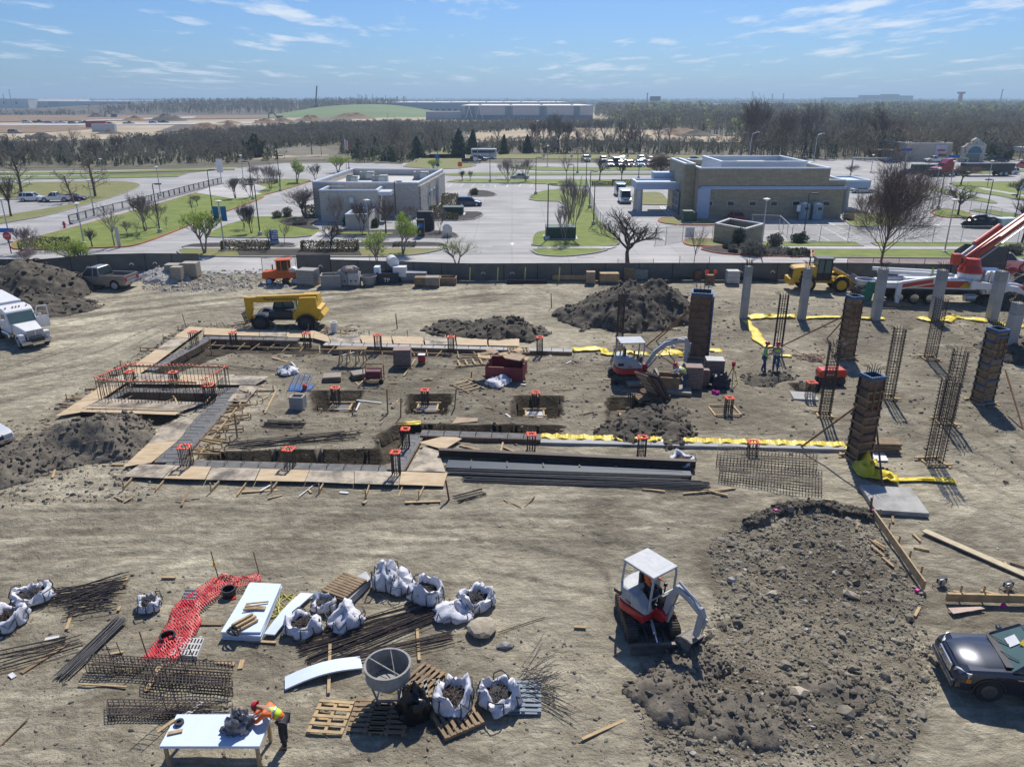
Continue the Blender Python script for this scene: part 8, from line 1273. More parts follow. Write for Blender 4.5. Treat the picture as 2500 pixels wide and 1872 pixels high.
for i,a in enumerate(((6,180,365,240,'open white bag at the far left foreground, upper one',.6,True),(6,20,520,240,'open white bag cut by the left frame edge',.6,True),(6,945,400,165,'torn white bag with wires beside the rebar tangle',.45,True),(7,95,590,235,'white bag with side opening at the foam board corner',.6,True),(7,250,430,165,'half-full white bag behind the two closed ones',.5,True),(7,390,550,240,'tied shut white bag below the wrapped pallet',.7,False),(7,665,280,190,'upright closed white bag, back left of the bag row',.95,False),(7,760,300,210,'crumpled closed white bag beside the upright one',.6,False),
          (7,935,375,225,'open white bag stuffed with wire at the end of the rebar',.8,True),(7,1125,485,260,'flattened white bag right of the rebar ends',.5,False),(7,1275,420,240,'open white bag nearest the boulder',.65,True),(7,1120,1110,290,'big open white bag on a pallet beside the concrete bucket',.8,True),(7,1430,1090,290,'big open white bag right of the bag on the pallet',.72,True))):
    bag(a[4],a[0],a[1],a[2],a[3],i + 1,a[5],a[6])
for k,x,y,w,lb,h in ((3,1810,815,130,'folded white bag heap near the blue ladder stack',.45),(4,1075,890,160,'crumpled white bag in front of the maroon skip',.5),(4,2140,648,90,'flat white bag behind the excavator arm',.35),(5,165,1320,165,'open white bag lying at the steel yard end',.5)): bag(lb,k,x,y,w,20 + len(lb) % 9,h,'open' in lb)
# foam boards, net, drains
def slabq(name,label,pts,z0,t,m,cat='board',bend=0,part='sheet',n=1):
    r = thing(name,label,cat)
    for i in range(n):
        q = [Vector((p.x + G_.uniform(-.03,.03)*i,p.y + G_.uniform(-.03,.03)*i,0)) for p in pts]
        if bend:
            b = MB(); k = 12; V = []
            for j in range(k + 1): f = j/k; z = z0 + bend*math.sin(f*math.pi); a,c = q[0].lerp(q[1],f),q[3].lerp(q[2],f); V += [(a.x,a.y,z),(c.x,c.y,z),(c.x,c.y,z + t),(a.x,a.y,z + t)]
            b.loft([V[4*j:4*j+4] for j in range(k + 1)]); b.build(part,m,r)
        else: MB().prism([v2(p) for p in q],z0 + i*(t + .004),z0 + i*(t + .004) + t).build(part,m,r)
    return r
slabq('foam_stack','stack of pale blue foam boards with stakes and a hard tool on top',PL(6,[(1432,590),(1605,265),(1815,268),(1680,600)]),.05,.07,M['foam'],n=4); slabq('foam_board','single pale blue foam board bent beside the bag',PL(6,[(1935,300),(1700,565),(1770,570),(2020,305)]),.08,.05,M['foam'],bend=.1); slabq('foam_board','long curved pale blue foam board above the concrete bucket',PM((7,-10,880),(7,495,742),(7,515,820),(7,-10,965)),.06,.05,M['foam'],bend=.16)
o = thing('stake_bundle','pile of wooden stakes on the foam stack','stakes',P(6,1640,385,.35)); [MB().bar((-.35,y,.03 + G_.uniform(0,.05)),(.35,y + G_.uniform(-.15,.15),.05),.04).build('stake',M['wood'],o) for y in (-.12,-.04,.05,.12,.2)]; o = thing('stake_bundle','strapped bundle of short timber blocks on the foam stack','stakes',P(6,1575,480,.35),R(50)); [MB().box((0,y*.09,.05 + (i % 2)*.08),(.7,.08,.07)).build('block',M['wood'],o) for i,y in enumerate((-2,-1,0,1,2))]
r = thing('hose_coil','tangle of yellow green rope between the foam boards','rope',P(6,1820,370)); b = MB(); b.tube([(.32*math.cos(t*1.9) + .14*math.sin(t*3.1),.6*math.sin(t*1.3),.05 + .03*math.sin(t*5)) for t in [i*.22 for i in range(160)]],.015,4); b.build('rope',YC,r)
r = thing('tool_bag','black tool harness lying on the foam stack corner','tool bag',P(6,1505,530,.35)); b = MB(); [b.tube([(.2*math.cos(t + i) ,.2*math.sin(t),.05 + .05*math.sin(2*t + i)) for t in [j*.5 for j in range(13)]],.03,5) for i in range(4)]; b.build('straps',M['black'],r)
pts = PL(6,[(1410,215),(1330,320),(1200,450),(1080,640),(1000,745)]); o = ribbon('red plastic safety net lying across the left foreground',pts,1.05,.22,NETR,'safety_net','net',4,.12,9,.15); o = ribbon('short arm of the red safety net reaching the thin stake',PL(6,[(1400,215),(1540,250),(1680,215)]),.6,.3,NETR,'safety_net','net',5,.15,9,.2)
for x,yb,yt,lb in ((1405,185,15,'thin stake with lime flag at the top of the red net'),(1675,190,20,'leaning dark stake at the right end of the red net'),(965,740,530,'dark stake at the lower end of the red net')):
    p = P(6,x,yb); h = topz(6,yt,p.y); r = thing('stake',lb,'stake',p); MB().tube([(0,0,-.1),(-.12,0,h)],.02,5).build('rod',M['rust'],r); 
    if x == 1405: MB().box((-.08,0,h*.5),(.08,.03,.2)).build('flag',YL,r)
for x,y,lb in ((1475,300,'black plastic pipe stub by the upper red net'),(1085,600,'black plastic pipe stub under the lower red net')):
    p = P(6,x,y); r = thing('pipe_stub',lb,'pipe',p,0,None,.66); MB().lathe([(.30,0),(.33,.0),(.33,.35),(.37,.38),(.37,.45),(.29,.45),(.29,.1),(.05,.08)],22).build('pipe',M['black'],r,smooth=40); MB().box((.3,-.3,.05),(.3,.2,.08),.5).build('red_tag',M['red'],r)
def drain(label,quad,m):
    c = sum(quad,Vector())/4; r = thing('drain_grate',label,'drain',c); q = [p - c for p in quad]; MB().prism([v2(p) for p in q],0,.16).build('frame',m,r)
    for i in range(3):
        for j in range(8): f,g2 = (i + .5)/3,(j + .5)/8; a = q[0].lerp(q[1],f).lerp(q[3].lerp(q[2],f),g2); d = (q[1] - q[0]); MB().bar((a - d*.11 + Vector((0,0,.163)))[:],(a + d*.11 + Vector((0,0,.163)))[:],.05,.012).build('slot',M['black'],r)
drain('concrete drain cover with slotted grate beside the red net',PL(6,[(1100,705),(1155,590),(1318,600),(1270,715)]),M['concl']); drain('grey metal grate lying beside the upper red net',PL(6,[(1168,345),(1200,282),(1285,285),(1258,350)]),M['metal'])
# pallets
def pallet(label,loc,rz,m=None,s=1.,z=0,slats=7,stuff=None,group=None,rx=0,w=1.2,d=1.0):
    r = thing('pallet',label,'pallet',Vector(loc) + Vector((0,0,z)),rz,group,s); r.rotation_euler.x = rx; m = m or M['wood']
    for y in (-1,0,1): MB().box((0,y*(d/2 - .05),.06),(w,.09,.09)).build('runner',m,r)
    for i in range(slats): MB().box((-w/2 + .06 + (w - .12)*i/(slats - 1),0,.118),(.10,d,.02)).build('slat',m,r)
    for i in range(3): MB().box((-w/2 + .06 + (w - .12)*i/2,0,.003),(.10,d,.018)).build('bottom_slat',m,r)
    return r
pallet('broken pale pallet at the bottom left of the concrete bucket',P(7,300,1150),R(85),slats=5); pallet('brown slatted pallet wrapped in torn clear film',P(7,395,310),R(62),M['woodo'],z=.3,slats=9); slabq('plastic_film','torn clear plastic film round the wrapped pallet',PM((7,300,330),(7,540,200),(7,570,250),(7,420,400)),.04,.28,mat('clear_film',(.42,.42,.43),.35,var=.25,vs=5),cat='film',part='film')
pallet('pallet behind the big open bags',P(7,960,900),R(-35),M['woodo']); pallet('pallet under the big open bag',P(7,1150,1160),R(30),M['woodo']); pallet('blue grey pallet standing right of the big bags',P(7,1600,1010),R(88),mat('grey_blue_wood',(.22,.26,.30),.8)); pallet('pallet under the concrete bucket, left one',P(7,560,1140),R(88),M['woodo']); pallet('pallet under the concrete bucket, right one',P(7,700,1150),R(88),M['woodo'])
# concrete bucket
p = P(7,680,1125); r = thing('concrete_bucket','round grey concrete bucket on a steel frame over pallets','concrete bucket',p + Vector((0,.5,.12)),0,None,.78); CBm = mat('cement_crust',(.22,.215,.20),.9,c2=(.36,.35,.33),vs=4,bump=.4)
MB().lathe([(.22,.45),(.75,1.0),(.80,1.05),(.80,1.55),(.84,1.56),(.84,1.6),(.76,1.6),(.76,1.05),(.7,.98),(.3,.62),(0.02,.6)],32).build('bucket',CBm,r,smooth=35); b = MB()
for i in range(4): a = math.pi/4 + i*math.pi/2; b.bar((.45*math.cos(a),.45*math.sin(a),0),(.78*math.cos(a),.78*math.sin(a),1.2),.06); a2 = a + math.pi/2; b.bar((.55*math.cos(a),.55*math.sin(a),.3),(.55*math.cos(a2),.55*math.sin(a2),.3),.05)
b.build('frame',M['metal'],r); b = MB(); b.bar((-.7,.3,1.58),(.5,-.2,1.2),.04); b.bar((0,.75,1.58),(.35,-.4,1.0),.03); b.build('handle_bars',CBm,r); MB().tube([(.45*math.cos(t),.3*math.sin(t) + .1,1.1 + .1*math.sin(t*2)) for t in [i*.3 for i in range(22)]],.012,5).build('cable_loop',M['black'],r); MB().lathe([(.55,.86),(.2,.95),(.01,.97)],16).build('rubble_fill',M['grayp'],r)
p = P(7,860,1130); o = bush; r = thing('rubbish_bag','black plastic rubbish bag right of the concrete bucket','bag',p); blob('bag',mat('black_film',(.012,.012,.014),.3),r,.9,.8,.95,5,rough=1.2); pallet('grey shovel-like board leaning at the bag pallets',P(7,900,990),R(10),M['grayp'],slats=4)
p = P(7,1310,560); V,F = rocksV(np.array([p.x]),np.array([p.y]),np.array([.1]),np.array([.52]),np.random.default_rng(4)); o = mesh_np('boulder',V,F,[mat('limestone',(.32,.27,.19),.9,c2=(.47,.41,.31),vs=3,bump=.5)]); tag(o,'pale limestone boulder right of the white bags','boulder'); sb_ = o.modifiers.new('s','SUBSURF'); sb_.levels = sb_.render_levels = 1
for k,x,y,s,lb in ((8,720,470,.2,'flat grey stone left in the rubble'),(8,985,430,.16,'round grey stone in the middle rubble'),(8,1340,530,.3,'largest flat pale stone in the rubble'),(8,1060,1060,.26,'large brown flat stone low in the rubble'),(8,680,915,.2,'small pale stone under the excavator bucket'),(8,930,530,.25,'pointed pale stone in the rubble centre'),(7,1480,660,.24,'dark cement lump on the track marks')):
    p = P(k,x,y); V,F = rocksV(np.array([p.x]),np.array([p.y]),np.array([hz(p)]),np.array([s]),np.random.default_rng(int(x))); tag(mesh_np('boulder',V,F,[MATS['limestone'] if 'pale' in lb or 'brown' in lb else M['grayp']]),lb,'stone')
# foam table, tin bag, tin things bottom left
r = thing('work_table','foam-topped work table with papers at the bottom edge','table',P(6,1425,1325)); MB().box((0,0,.82),(2.5,1.05,.08)).build('top',M['foam'],r); [MB().box((x,y,.39),(.08,.08,.78)).build('leg',M['wood'],r) for x in (-1.15,1.15) for y in (-.45,.45)]
tp = P(6,1425,1325); o = thing('tape_roll','grey tape roll with board scraps on the work table','tape',tp + Vector((-1.05,.2,.87))); MB().lathe([(.06,0),(.12,0),(.12,.07),(.06,.07),(.06,0)],16).build('roll',M['dmetal'],o); MB().box((.02,-.3,.02),(.35,.1,.03),.3).build('scrap',M['wood'],o); MB().box((-.3,-.1,.02),(.1,.5,.03),-.6).build('scrap',M['wood'],o)
o = thing('rubbish_bag','silver grey bag resting on the work table','bag',tp + Vector((.55,.05,.86))); blob('bag',mat('silver_film',(.16,.16,.18),.3,.4,var=.4,vs=8),o,.75,.55,.5,3,rough=1.6)
# ------------------------------------------------ stores along the fence
def crate(name,label,k,x,yb,w,yt,m,d=None,cat='crate',rz=0,lines=0,hollow=False,lid=None,ky=None,group=None):
    p = P(k,x,yb); h = topz(k,yt,p.y) if ky is None else ky; W_ = w/KR[k][2]*mpp(p); D_ = d or W_*.8; h = max(.15,h); r = thing(name,label,cat,p + Vector((0,D_/2,0)),rz,group)
    if hollow: b = MB(); [b.box((s*(W_/2 - .05),0,h/2),(.1,D_,h)) for s in (-1,1)]; [b.box((0,s*(D_/2 - .05),h/2),(W_ - .2,.1,h)) for s in (-1,1)]; b.box((0,0,.05),(W_ - .2,D_ - .2,.08)); b.build('box',m,r)
    else: MB().box((0,0,h/2 + .1),(W_,D_,h - .1)).build('body',m,r,bevel=.02)
    if lines:
        for i in range(lines): MB().box((0,0,.14 + (h - .1)*(i + .5)/lines),(W_ + .03,D_ + .03,.02)).build('layer_edge',M['woodo'] if lines < 8 else M['dmetal'],r)
    if not hollow: MB().box((0,0,.05),(W_*1.03,D_*1.03,.1)).build('pallet_base',M['woodo'],r)
    if lid: MB().box((0,0,h + .04),(W_*1.0,D_,.05)).build('lid',lid,r)
    return r
WRAP = mat('wrapped_blocks',(.30,.275,.22),.7,c2=(.40,.37,.30),vs=3); crate('block_pallet','wrapped block pallet left rear beside the fence gap',3,1090,215,85,125,WRAP,lines=6); crate('block_pallet','wrapped block pallet front one by the fence gap',3,1118,228,65,140,WRAP,lines=6); crate('block_pallet','wrapped block pallet right one by the fence gap',3,1200,208,95,115,WRAP,lines=6)
crate('block_pallet','large grey block pallet right of the orange tractor',3,1940,258,115,160,M['grayp'],rz=R(-12),lines=5); crate('open_box','hollow grey concrete box right of the block pallet',3,2085,268,125,190,M['grayp'],hollow=True,rz=R(8))
for a in (('grey concrete block with two holes, left one',4,95,262,62,185,M['grayp']),('pale concrete block with two holes, right one',4,165,260,72,180,M['concl'])): r = crate('concrete_block',*a,d=1.); [MB().box((x,-.51,.55),(.16,.06,.13)).build('lifting_hole',M['black'],r) for x in (-.22,.22)]
p = P(4,130,262); r = thing('sack_pile','pile of dusty sacks on the concrete blocks','sacks',p + Vector((0,.5,1.1))); [blob('sack',mat('dusty_sacks',(.38,.33,.30),.9,var=.3,vs=5),r,1.1,.8,.4,i + 3,(x,y,z),.9) for i,(x,y,z) in enumerate(((-.6,0,0),(.5,.1,0),(-.1,0,.3),(.4,0,.35)))]
r = thing('mud_tub','dark grey mixing tub left of the blue black skip','tub',P(4,260,245)); MB().lathe([(.5,0),(.7,.8),(.78,.82),(.74,.85),(.5,.2),(.02,.15)],20).build('tub',M['grayp'],r); r = crate('skip','dark navy skip holding white drums and foam',4,378,240,140,175,mat('navy_skip',(.02,.03,.05),.5),hollow=True); text('TP',.5,M['offw'],r,(-.2,-1.65,.35),(R(90),0,0)); MB().box((-1.0,0,.9),(.5,.9,1.1)).build('foam_piece',M['foam'],r); MB().box((1.1,0,1.0),(1.2,.9,.9)).build('foam_piece',M['white'],r)
o = tag(MB().lathe([(.5,-.6),(.5,.6)],20,cap=True).build('drum',M['white']),'white drum lying on top of the navy skip','drum'); o.location = P(4,405,232) + Vector((0,1.2,1.75)); o.rotation_euler = (R(90),0,R(20))
crate('lumber_stack','grey lumber pack topped with pale planks by the fence',4,545,232,160,175,mat('grey_lumber',(.26,.27,.28),.8),lines=3); crate('lumber_stack','pale plank pack on the grey lumber',4,548,170,165,150,M['wood'],ky=.35,lines=2); crate('pallet_stack','stack of red brown pallets left of the low crate',4,585,262,70,205,M['woodo'],lines=6,cat='pallets'); crate('pallet_stack','stack of grey pallets in front of the lumber',4,660,265,90,205,mat('weathered_pallet',(.28,.25,.21),.85),lines=6,cat='pallets'); crate('pallet_stack','pallets with light tops behind the red brown stack',4,590,215,80,185,M['woodo'],lines=3,cat='pallets'); crate('open_box','low open plywood crate right of the pallets',4,760,250,105,205,M['woodo'],hollow=True)
crate('lumber_stack','long pale lumber pack along the fence, back one',4,1520,212,250,166,M['wood'],d=1.2,lines=4); crate('lumber_stack','long pale lumber pack along the fence, front one',4,1545,226,250,190,M['wood'],d=1.,lines=3); crate('board_box','tall tan board box in front of the lumber',4,1662,245,55,170,M['tan']); crate('lumber_stack','loose strapped timber pack right of the tan box',4,1780,240,120,180,M['wood'],lines=5); crate('pallet_stack','brown pallet stack before the slender tree',4,1903,222,68,142,M['woodo'],lines=7,cat='pallets'); crate('wrapped_pallet','green grey film wrapped pallet beside the brown pallet stack',4,1980,222,85,152,mat('green_film',(.16,.20,.20),.4,var=.3,vs=5),cat='pallet')
crate('concrete_block','white wrapped block pallet behind the first concrete column',5,462,232,72,155,M['concl'],lines=3); crate('open_drum','dark red brown drum near the fence',5,253,212,42,155,M['rust'],cat='drum'); crate('open_drum','short dark drum near the fence',5,325,228,50,180,M['rust'],cat='drum')
for x,y in ((300,165),(350,165)): p = P(5,x,225); r = thing('marker_paddle','round orange marker paddle by the fence','marker',p,0,'orange marker paddles by the fence'); MB().box((0,0,.5),(.05,.05,1.)).build('post',M['rust'],r); MB().ext([(.2*math.cos(t),1.1 + .2*math.sin(t)) for t in [i*.5 for i in range(12)]],-.02,.02).build('paddle',M['cap'],r)
# ------------------------------------------------ inside the foundation
crate('paver_stack','square stack of brown form panels with blue top inside the foundation',4,470,772,108,665,M['brick'],lines=13,cat='panel stack',rz=R(3)); r = crate('cool_box','red cool box with white lid beside the panel stack',4,594,748,45,705,M['red'],lid=M['white'],cat='cool box',ky=.55)
r = crate('skip','maroon steel skip holding broken boards and a pallet',4,1130,858,240,770,mat('maroon_steel',(.22,.035,.04),.6,var=.2),hollow=True,rz=R(-8),d=2.2); [MB().box((G_.uniform(-1.4,1.3),G_.uniform(-.7,.7),1.25 + .02*i),(G_.uniform(.5,1.1),G_.uniform(.3,.8),.05),G_.uniform(0,3),G_.uniform(-.2,.2)).build('board_scrap',(M['tan'],M['woodo'],M['wood'])[i % 3],r) for i in range(12)]; pallet('pallet lying on the maroon skip',P(4,1205,795),R(5),M['woodo'],z=1.3,s=1.1)
crate('grey_bin','grey square timber bin with white scraps left of the first pit',3,1878,1048,88,960,M['grayp'],hollow=True,rz=R(-5))
r = thing('ladder_stack','leaning rack of white and blue braces on a blue pallet','brace rack',P(3,1900,905),0,None,.68); [MB().bar((-.9 + i*.22,-.5,.15),(-.5 + i*.22,.5,1.2),.09,.05).build('brace',M['white'] if i % 2 else LB,r) for i in range(8)]; MB().box((0,0,.07),(2.0,1.4,.14)).build('pallet',mat('blue_pallet',(.02,.12,.35),.6),r); q = thing('red_can','red fuel can beside the brace rack','can',P(3,1928,915)); MB().lathe([(.14,0),(.14,.35),(.04,.42)],12,cap=True).build('can',M['red'],q)
for x,y,rz,lb in ((20,850,10,'grey pallet boards left of the generator'),(2095/1e9 + 200,830,25,'stack of grey boards beside the generator')): crate('board_pile',lb,4,x,y + 10,110,y - 30,mat('weathered_pallet',(.28,.25,.21),.85),ky=.25,lines=3,rz=R(rz))
r = thing('generator','dark red tube-framed generator inside the foundation','generator',P(4,293,858)); MB().box((0,0,.5),(.9,.6,.5)).build('engine',mat('dull_red',(.14,.03,.045),.6),r,bevel=.04); b = MB(); [b.bar((s*.55,t*.38,0),(s*.55,t*.38,1.0),.05) for s in (-1,1) for t in (-1,1)]; [b.bar((-.55,t*.38,z),(.55,t*.38,z),.05) for t in (-1,1) for z in (.15,1.0)]; [b.bar((s*.55,-.38,z),(s*.55,.38,z),.05) for s in (-1,1) for z in (.15,1.0)]; b.build('tube_frame',M['rust'],r); MB().wheel((.5,-.4,.15),.15,.1,12).build('wheel',M['rub'],r)
r = thing('saw_horse_table','timber saw horse table behind the generator','table',P(4,160,745)); MB().box((0,0,1.05),(1.9,.7,.06)).build('top',M['woodo'],r); [MB().bar((x,y*.6,0),(x - .1*x,y*.1,1.03),.07).build('leg',M['wood'],r) for x in (-.8,-.3,.3,.8) for y in (-1,1)]
for a_,b_,lb in (((4,800,755),(4,1000,740),'timber ladder frame behind the maroon skip'),((4,820,870),(4,940,925),'timber ladder frame lying left of the maroon skip')):
    p,q = P(*a_),P(*b_); r = thing('timber_ladder',lb,'timber frame',p); d = q - p; n_ = Vector((-d.y,d.x,0)).normalized()*.55; [MB().bar((n_*s + Vector((0,0,.08)))[:],(d + n_*s + Vector((0,0,.08)))[:],.05,.1).build('rail',M['wood'],r) for s in (-1,1)]; [MB().bar((d*f - n_ + Vector((0,0,.15)))[:],(d*f + n_ + Vector((0,0,.15)))[:],.09,.04).build('rung',M['wood'],r) for f in (.15,.38,.62,.85)]
q = PL(4,[(785,1130),(815,1090),(950,1095),(945,1115)]); slabq('plywood_piece','brown plywood piece beside the trench',q,.04,.03,M['tan'])
for k,x,yb,yt,lb in ((4,905,835,795,'short rust-coloured stake left of the skip'),(4,380,1060,905,'tall timber stake between the first two pits'),(4,800,1030,900,'timber stake right of the second pit'),(4,460,1090,960,'timber stake with yellow tape left of the second pit'),(3,1500,1215,1060,'thick timber post near the long bars'),(3,1180,530,430,'thin survey stake behind the plywood corner'),(3,1340,690,590,'timber stake inside the rear corner'),(3,1155,770,700,'timber stake by the left walkway'),(4,440,520,430,'thin survey rod behind the rear walkway'),(4,1415,390,300,'bent small stake in its own mulch ring'),(8,1100,90,28,'thin stake with pink flag behind the rubble rim'),(8,1430,110,30,'thin stake with pink flag by the plank corner'),(4,770,1610,1480,'leaning red brown plank below the plywood corner')):
    p = P(k,x,yb); h = topz(k,yt,p.y); q = thing('stake',lb,'stake',p); MB().bar((0,0,-.1),(G_.uniform(-.15,.15),0,h),.07 if k != 3 or x > 1300 else .04).build('post',M['woodo'] if 'timber' in lb or 'thick' in lb else M['rust'],q)
    if 'pink' in lb: MB().box((0,-.04,.12),(.14,.05,.12),.5).build('pink_flag',mat('pink_ribbon',(.75,.03,.35),.6),q)
for x,y in ((945,118),(1668,502),(2105,578)): o = tag(MB().box((0,0,.06),(.14,.1,.12),.6).build('pink_flag',mat('pink_ribbon',(.75,.03,.35),.6)),'small pink marking ribbon on the ground','marking ribbon','pink marking ribbons'); o.location = P(8,x,y); o.location.z = hz(o.location)
# paver stacks by the mid excavator
for x,yb,yt,w,lb in ((228,868,730,100,'tall stack of brown form boards behind the bending worker'),(290,850,745,50,'narrow stack of form boards between the tall ones'),(352,820,690,105,'tallest square stack of brown form boards by the tripod')): crate('board_stack',lb,5,x,yb,w,yt,M['brick'],lines=16,cat='board stack',rz=R(-6),lid=M['concl'] if x == 352 else None)
crate('open_box','brown timber bin the worker is bending into',5,80,885,130,785,M['woodo'],hollow=True,rz=R(-10)); r = thing('leaning_formwork','leaning brown framed form panel with pale boards','formwork',P(5,-10,905)); r.rotation_euler = (R(40),0,R(-52)); MB().box((0,.2,.9),(1.0,.12,2.4)).build('frame',M['woodb'],r); [MB().box((0,.13,.02 + i*.45),(.7,.04,.3)).build('pale_board',mat('pale_form_board',(.42,.33,.25),.8),r) for i in range(5)]; r = thing('leaning_formwork','second dark form panel leaning beside the first','formwork',P(5,35,915)); r.rotation_euler = (R(35),0,R(-50)); MB().box((.1,.2,.9),(.8,.15,2.3)).build('frame',M['dmetal'],r); MB().box((.1,.1,.9),(.6,.03,1.9)).build('face',mat('mauve_face',(.2,.14,.14),.7),r)
for k,x,y,w,rz,lb in ((4,1960,905,150,8,'grey board platform beside the excavator tracks'),(5,150,905,150,-12,'grey board platform in front of the board stacks')): crate('board_pile',lb,k,x,y,w,y - 40,mat('weathered_pallet',(.28,.25,.21),.85),ky=.3,lines=3,rz=R(rz),d=1.5)
pallet('brown slatted pallet beside the dowels of the last pit',P(4,2005,960),R(-75),M['woodo'],s=1.3); pallet('second slatted panel leaning on the brown pallet',P(4,2060,955),R(-72),M['woodb'],s=1.3,z=.12)
r = thing('dark_tarp','dark blue black tarp bundle at the foot of the tallest board stack','tarp',P(5,375,850)); blob('tarp',mat('navy_tarp',(.01,.015,.03),.5),r,1.3,1.,.95,7,rough=1.3); r = thing('survey_tripod','survey tripod with red instrument beside the board stacks','tripod',P(5,452,835)); [MB().tube([(0,0,1.25),(.45*math.cos(a),.45*math.sin(a),0)],.025,5).build('leg',M['yel'] if a < 1 else M['dmetal'],r) for a in (.3,2.4,4.5)]; MB().lathe([(.1,1.25),(.12,1.5),(.05,1.55)],10,cap=True).build('instrument',M['red'],r)
r = thing('pink_bag','bright pink cloth heap by the small timber template','cloth',P(5,355,885)); blob('cloth',mat('hot_pink',(.7,.02,.38),.6),r,.55,.4,.3,2,rough=1.8); r = thing('hose_coil','loose coils of brown hose left of the rusty form column','hose',P(5,930,670)); MB().tube([(1.1*math.cos(t*1.1)*(.6 + .4*math.sin(t*.7)),.9*math.sin(t*1.3)*(.7 + .3*math.cos(t)),.05) for t in [i*.25 for i in range(110)]],.03,5).build('hose',mat('hose_tan',(.25,.14,.10),.7),r)
r = thing('lumber_pile','pile of pale lumber lengths behind the nearest form column','lumber',P(5,1345,1215)); [MB().box((G_.uniform(-.1,.1),0,.08 + i*.13),(1.3,.8,.1),G_.uniform(-.1,.1)).build('board',M['woodo'],r) for i in range(4)]; slabq('white_sheet','white board and paper right of the nearest form column',PL(5,[(1290,1235),(1355,1232),(1385,1285),(1300,1285)]),.05,.03,M['white']); r = thing('garment_heap','dark red clothing heap on the yellow sheet','clothing',P(5,1345,1350)); blob('cloth',SCRAP,r,.8,.5,.3,4,rough=1.6)
r = thing('white_pipe','short white pipe stub behind the rear walkway','pipe',P(4,42,545)); MB().lathe([(.2,0),(.2,.6),(.26,.62),(.26,.75),(.2,.75),(.18,.3)],18).build('pipe',M['white'],r,smooth=40); r = thing('covered_load','load under a glossy black sheet beside a white foam block on the lot','covered load',P(14,1880,745)); blob('black_sheet',MATS['black_film'],r,5.,2.,1.3,9,rough=1.2); MB().box((3.2,0,.65),(2.4,1.5,1.3),.1).build('foam_block',mat('white_green_foam',(.5,.6,.56),.6),r,bevel=.15)
slabq('brown_panel','pinkish hardboard sheet above the black car',PL(8,[(1822,598),(1850,628),(2012,602),(1990,592)]),.04,.02,mat('hardboard',(.5,.38,.31),.8)); 
for k,x,y,lb in ((8,2130,500,'dark nail gun heap beside the long plank'),(8,1790,480,'dark circular saw by the plank end')): r = thing('power_tool',lb,'power tool',P(k,x,y)); MB().wheel((0,0,.14),.14,.06,14).build('blade',M['metal'],r); MB().box((.05,.1,.16),(.35,.18,.2),.4).build('housing',M['black'],r,bevel=.03); MB().tube([(.3*math.cos(t),.2*math.sin(t),.03) for t in [i*.4 for i in range(15)]],.012,5).build('lead',M['black'],r)
pk_ = P(7,1720,940); rod_bundle('matted pile of thin wire ties at the right of the blue grey pallet',pk_ + Vector((-.7,0,0)),pk_ + Vector((.7,.3,0)),40,1.1,r=.009,jit=.35,name='wire_pile',m=SB2,layers=14)
# ------------------------------------------------ people
SKIN = mat('skin',(.36,.20,.13),.6,var=.05); JEAN = mat('blue_jeans',(.04,.09,.20),.85,var=.15); VESTL = mat('lime_vest',(.55,.75,.05),.6,var=.08); VESTO = mat('orange_shirt',(.85,.16,.02),.6,var=.08); HAT = mat('red_hard_hat',(.5,.015,.02),.3,coat=.5); BOOT = mat('brown_boots',(.08,.05,.03),.8); REFL = mat('silver_band',(.6,.6,.6),.3,.5); SHIRT = mat('white_shirt',(.6,.6,.6),.8); DKT = mat('dark_trousers',(.03,.03,.04),.85)
def skinmesh(name,verts,edges,rad,m,parent,root=0,sub=2):
    me = bpy.data.meshes.new(name); me.from_pydata([tuple(v) for v in verts],edges,[]); o = bpy.data.objects.new(name,me); col.objects.link(o); o.parent = parent; md = o.modifiers.new('skin','SKIN'); md.use_smooth_shade = True; sv = me.skin_vertices[0].data
    for i,r in enumerate(rad): sv[i].radius = (r,r*.9); sv[i].use_root = (i == root)
    s = o.modifiers.new('sub','SUBSURF'); s.levels = s.render_levels = sub; me.materials.append(m); return o
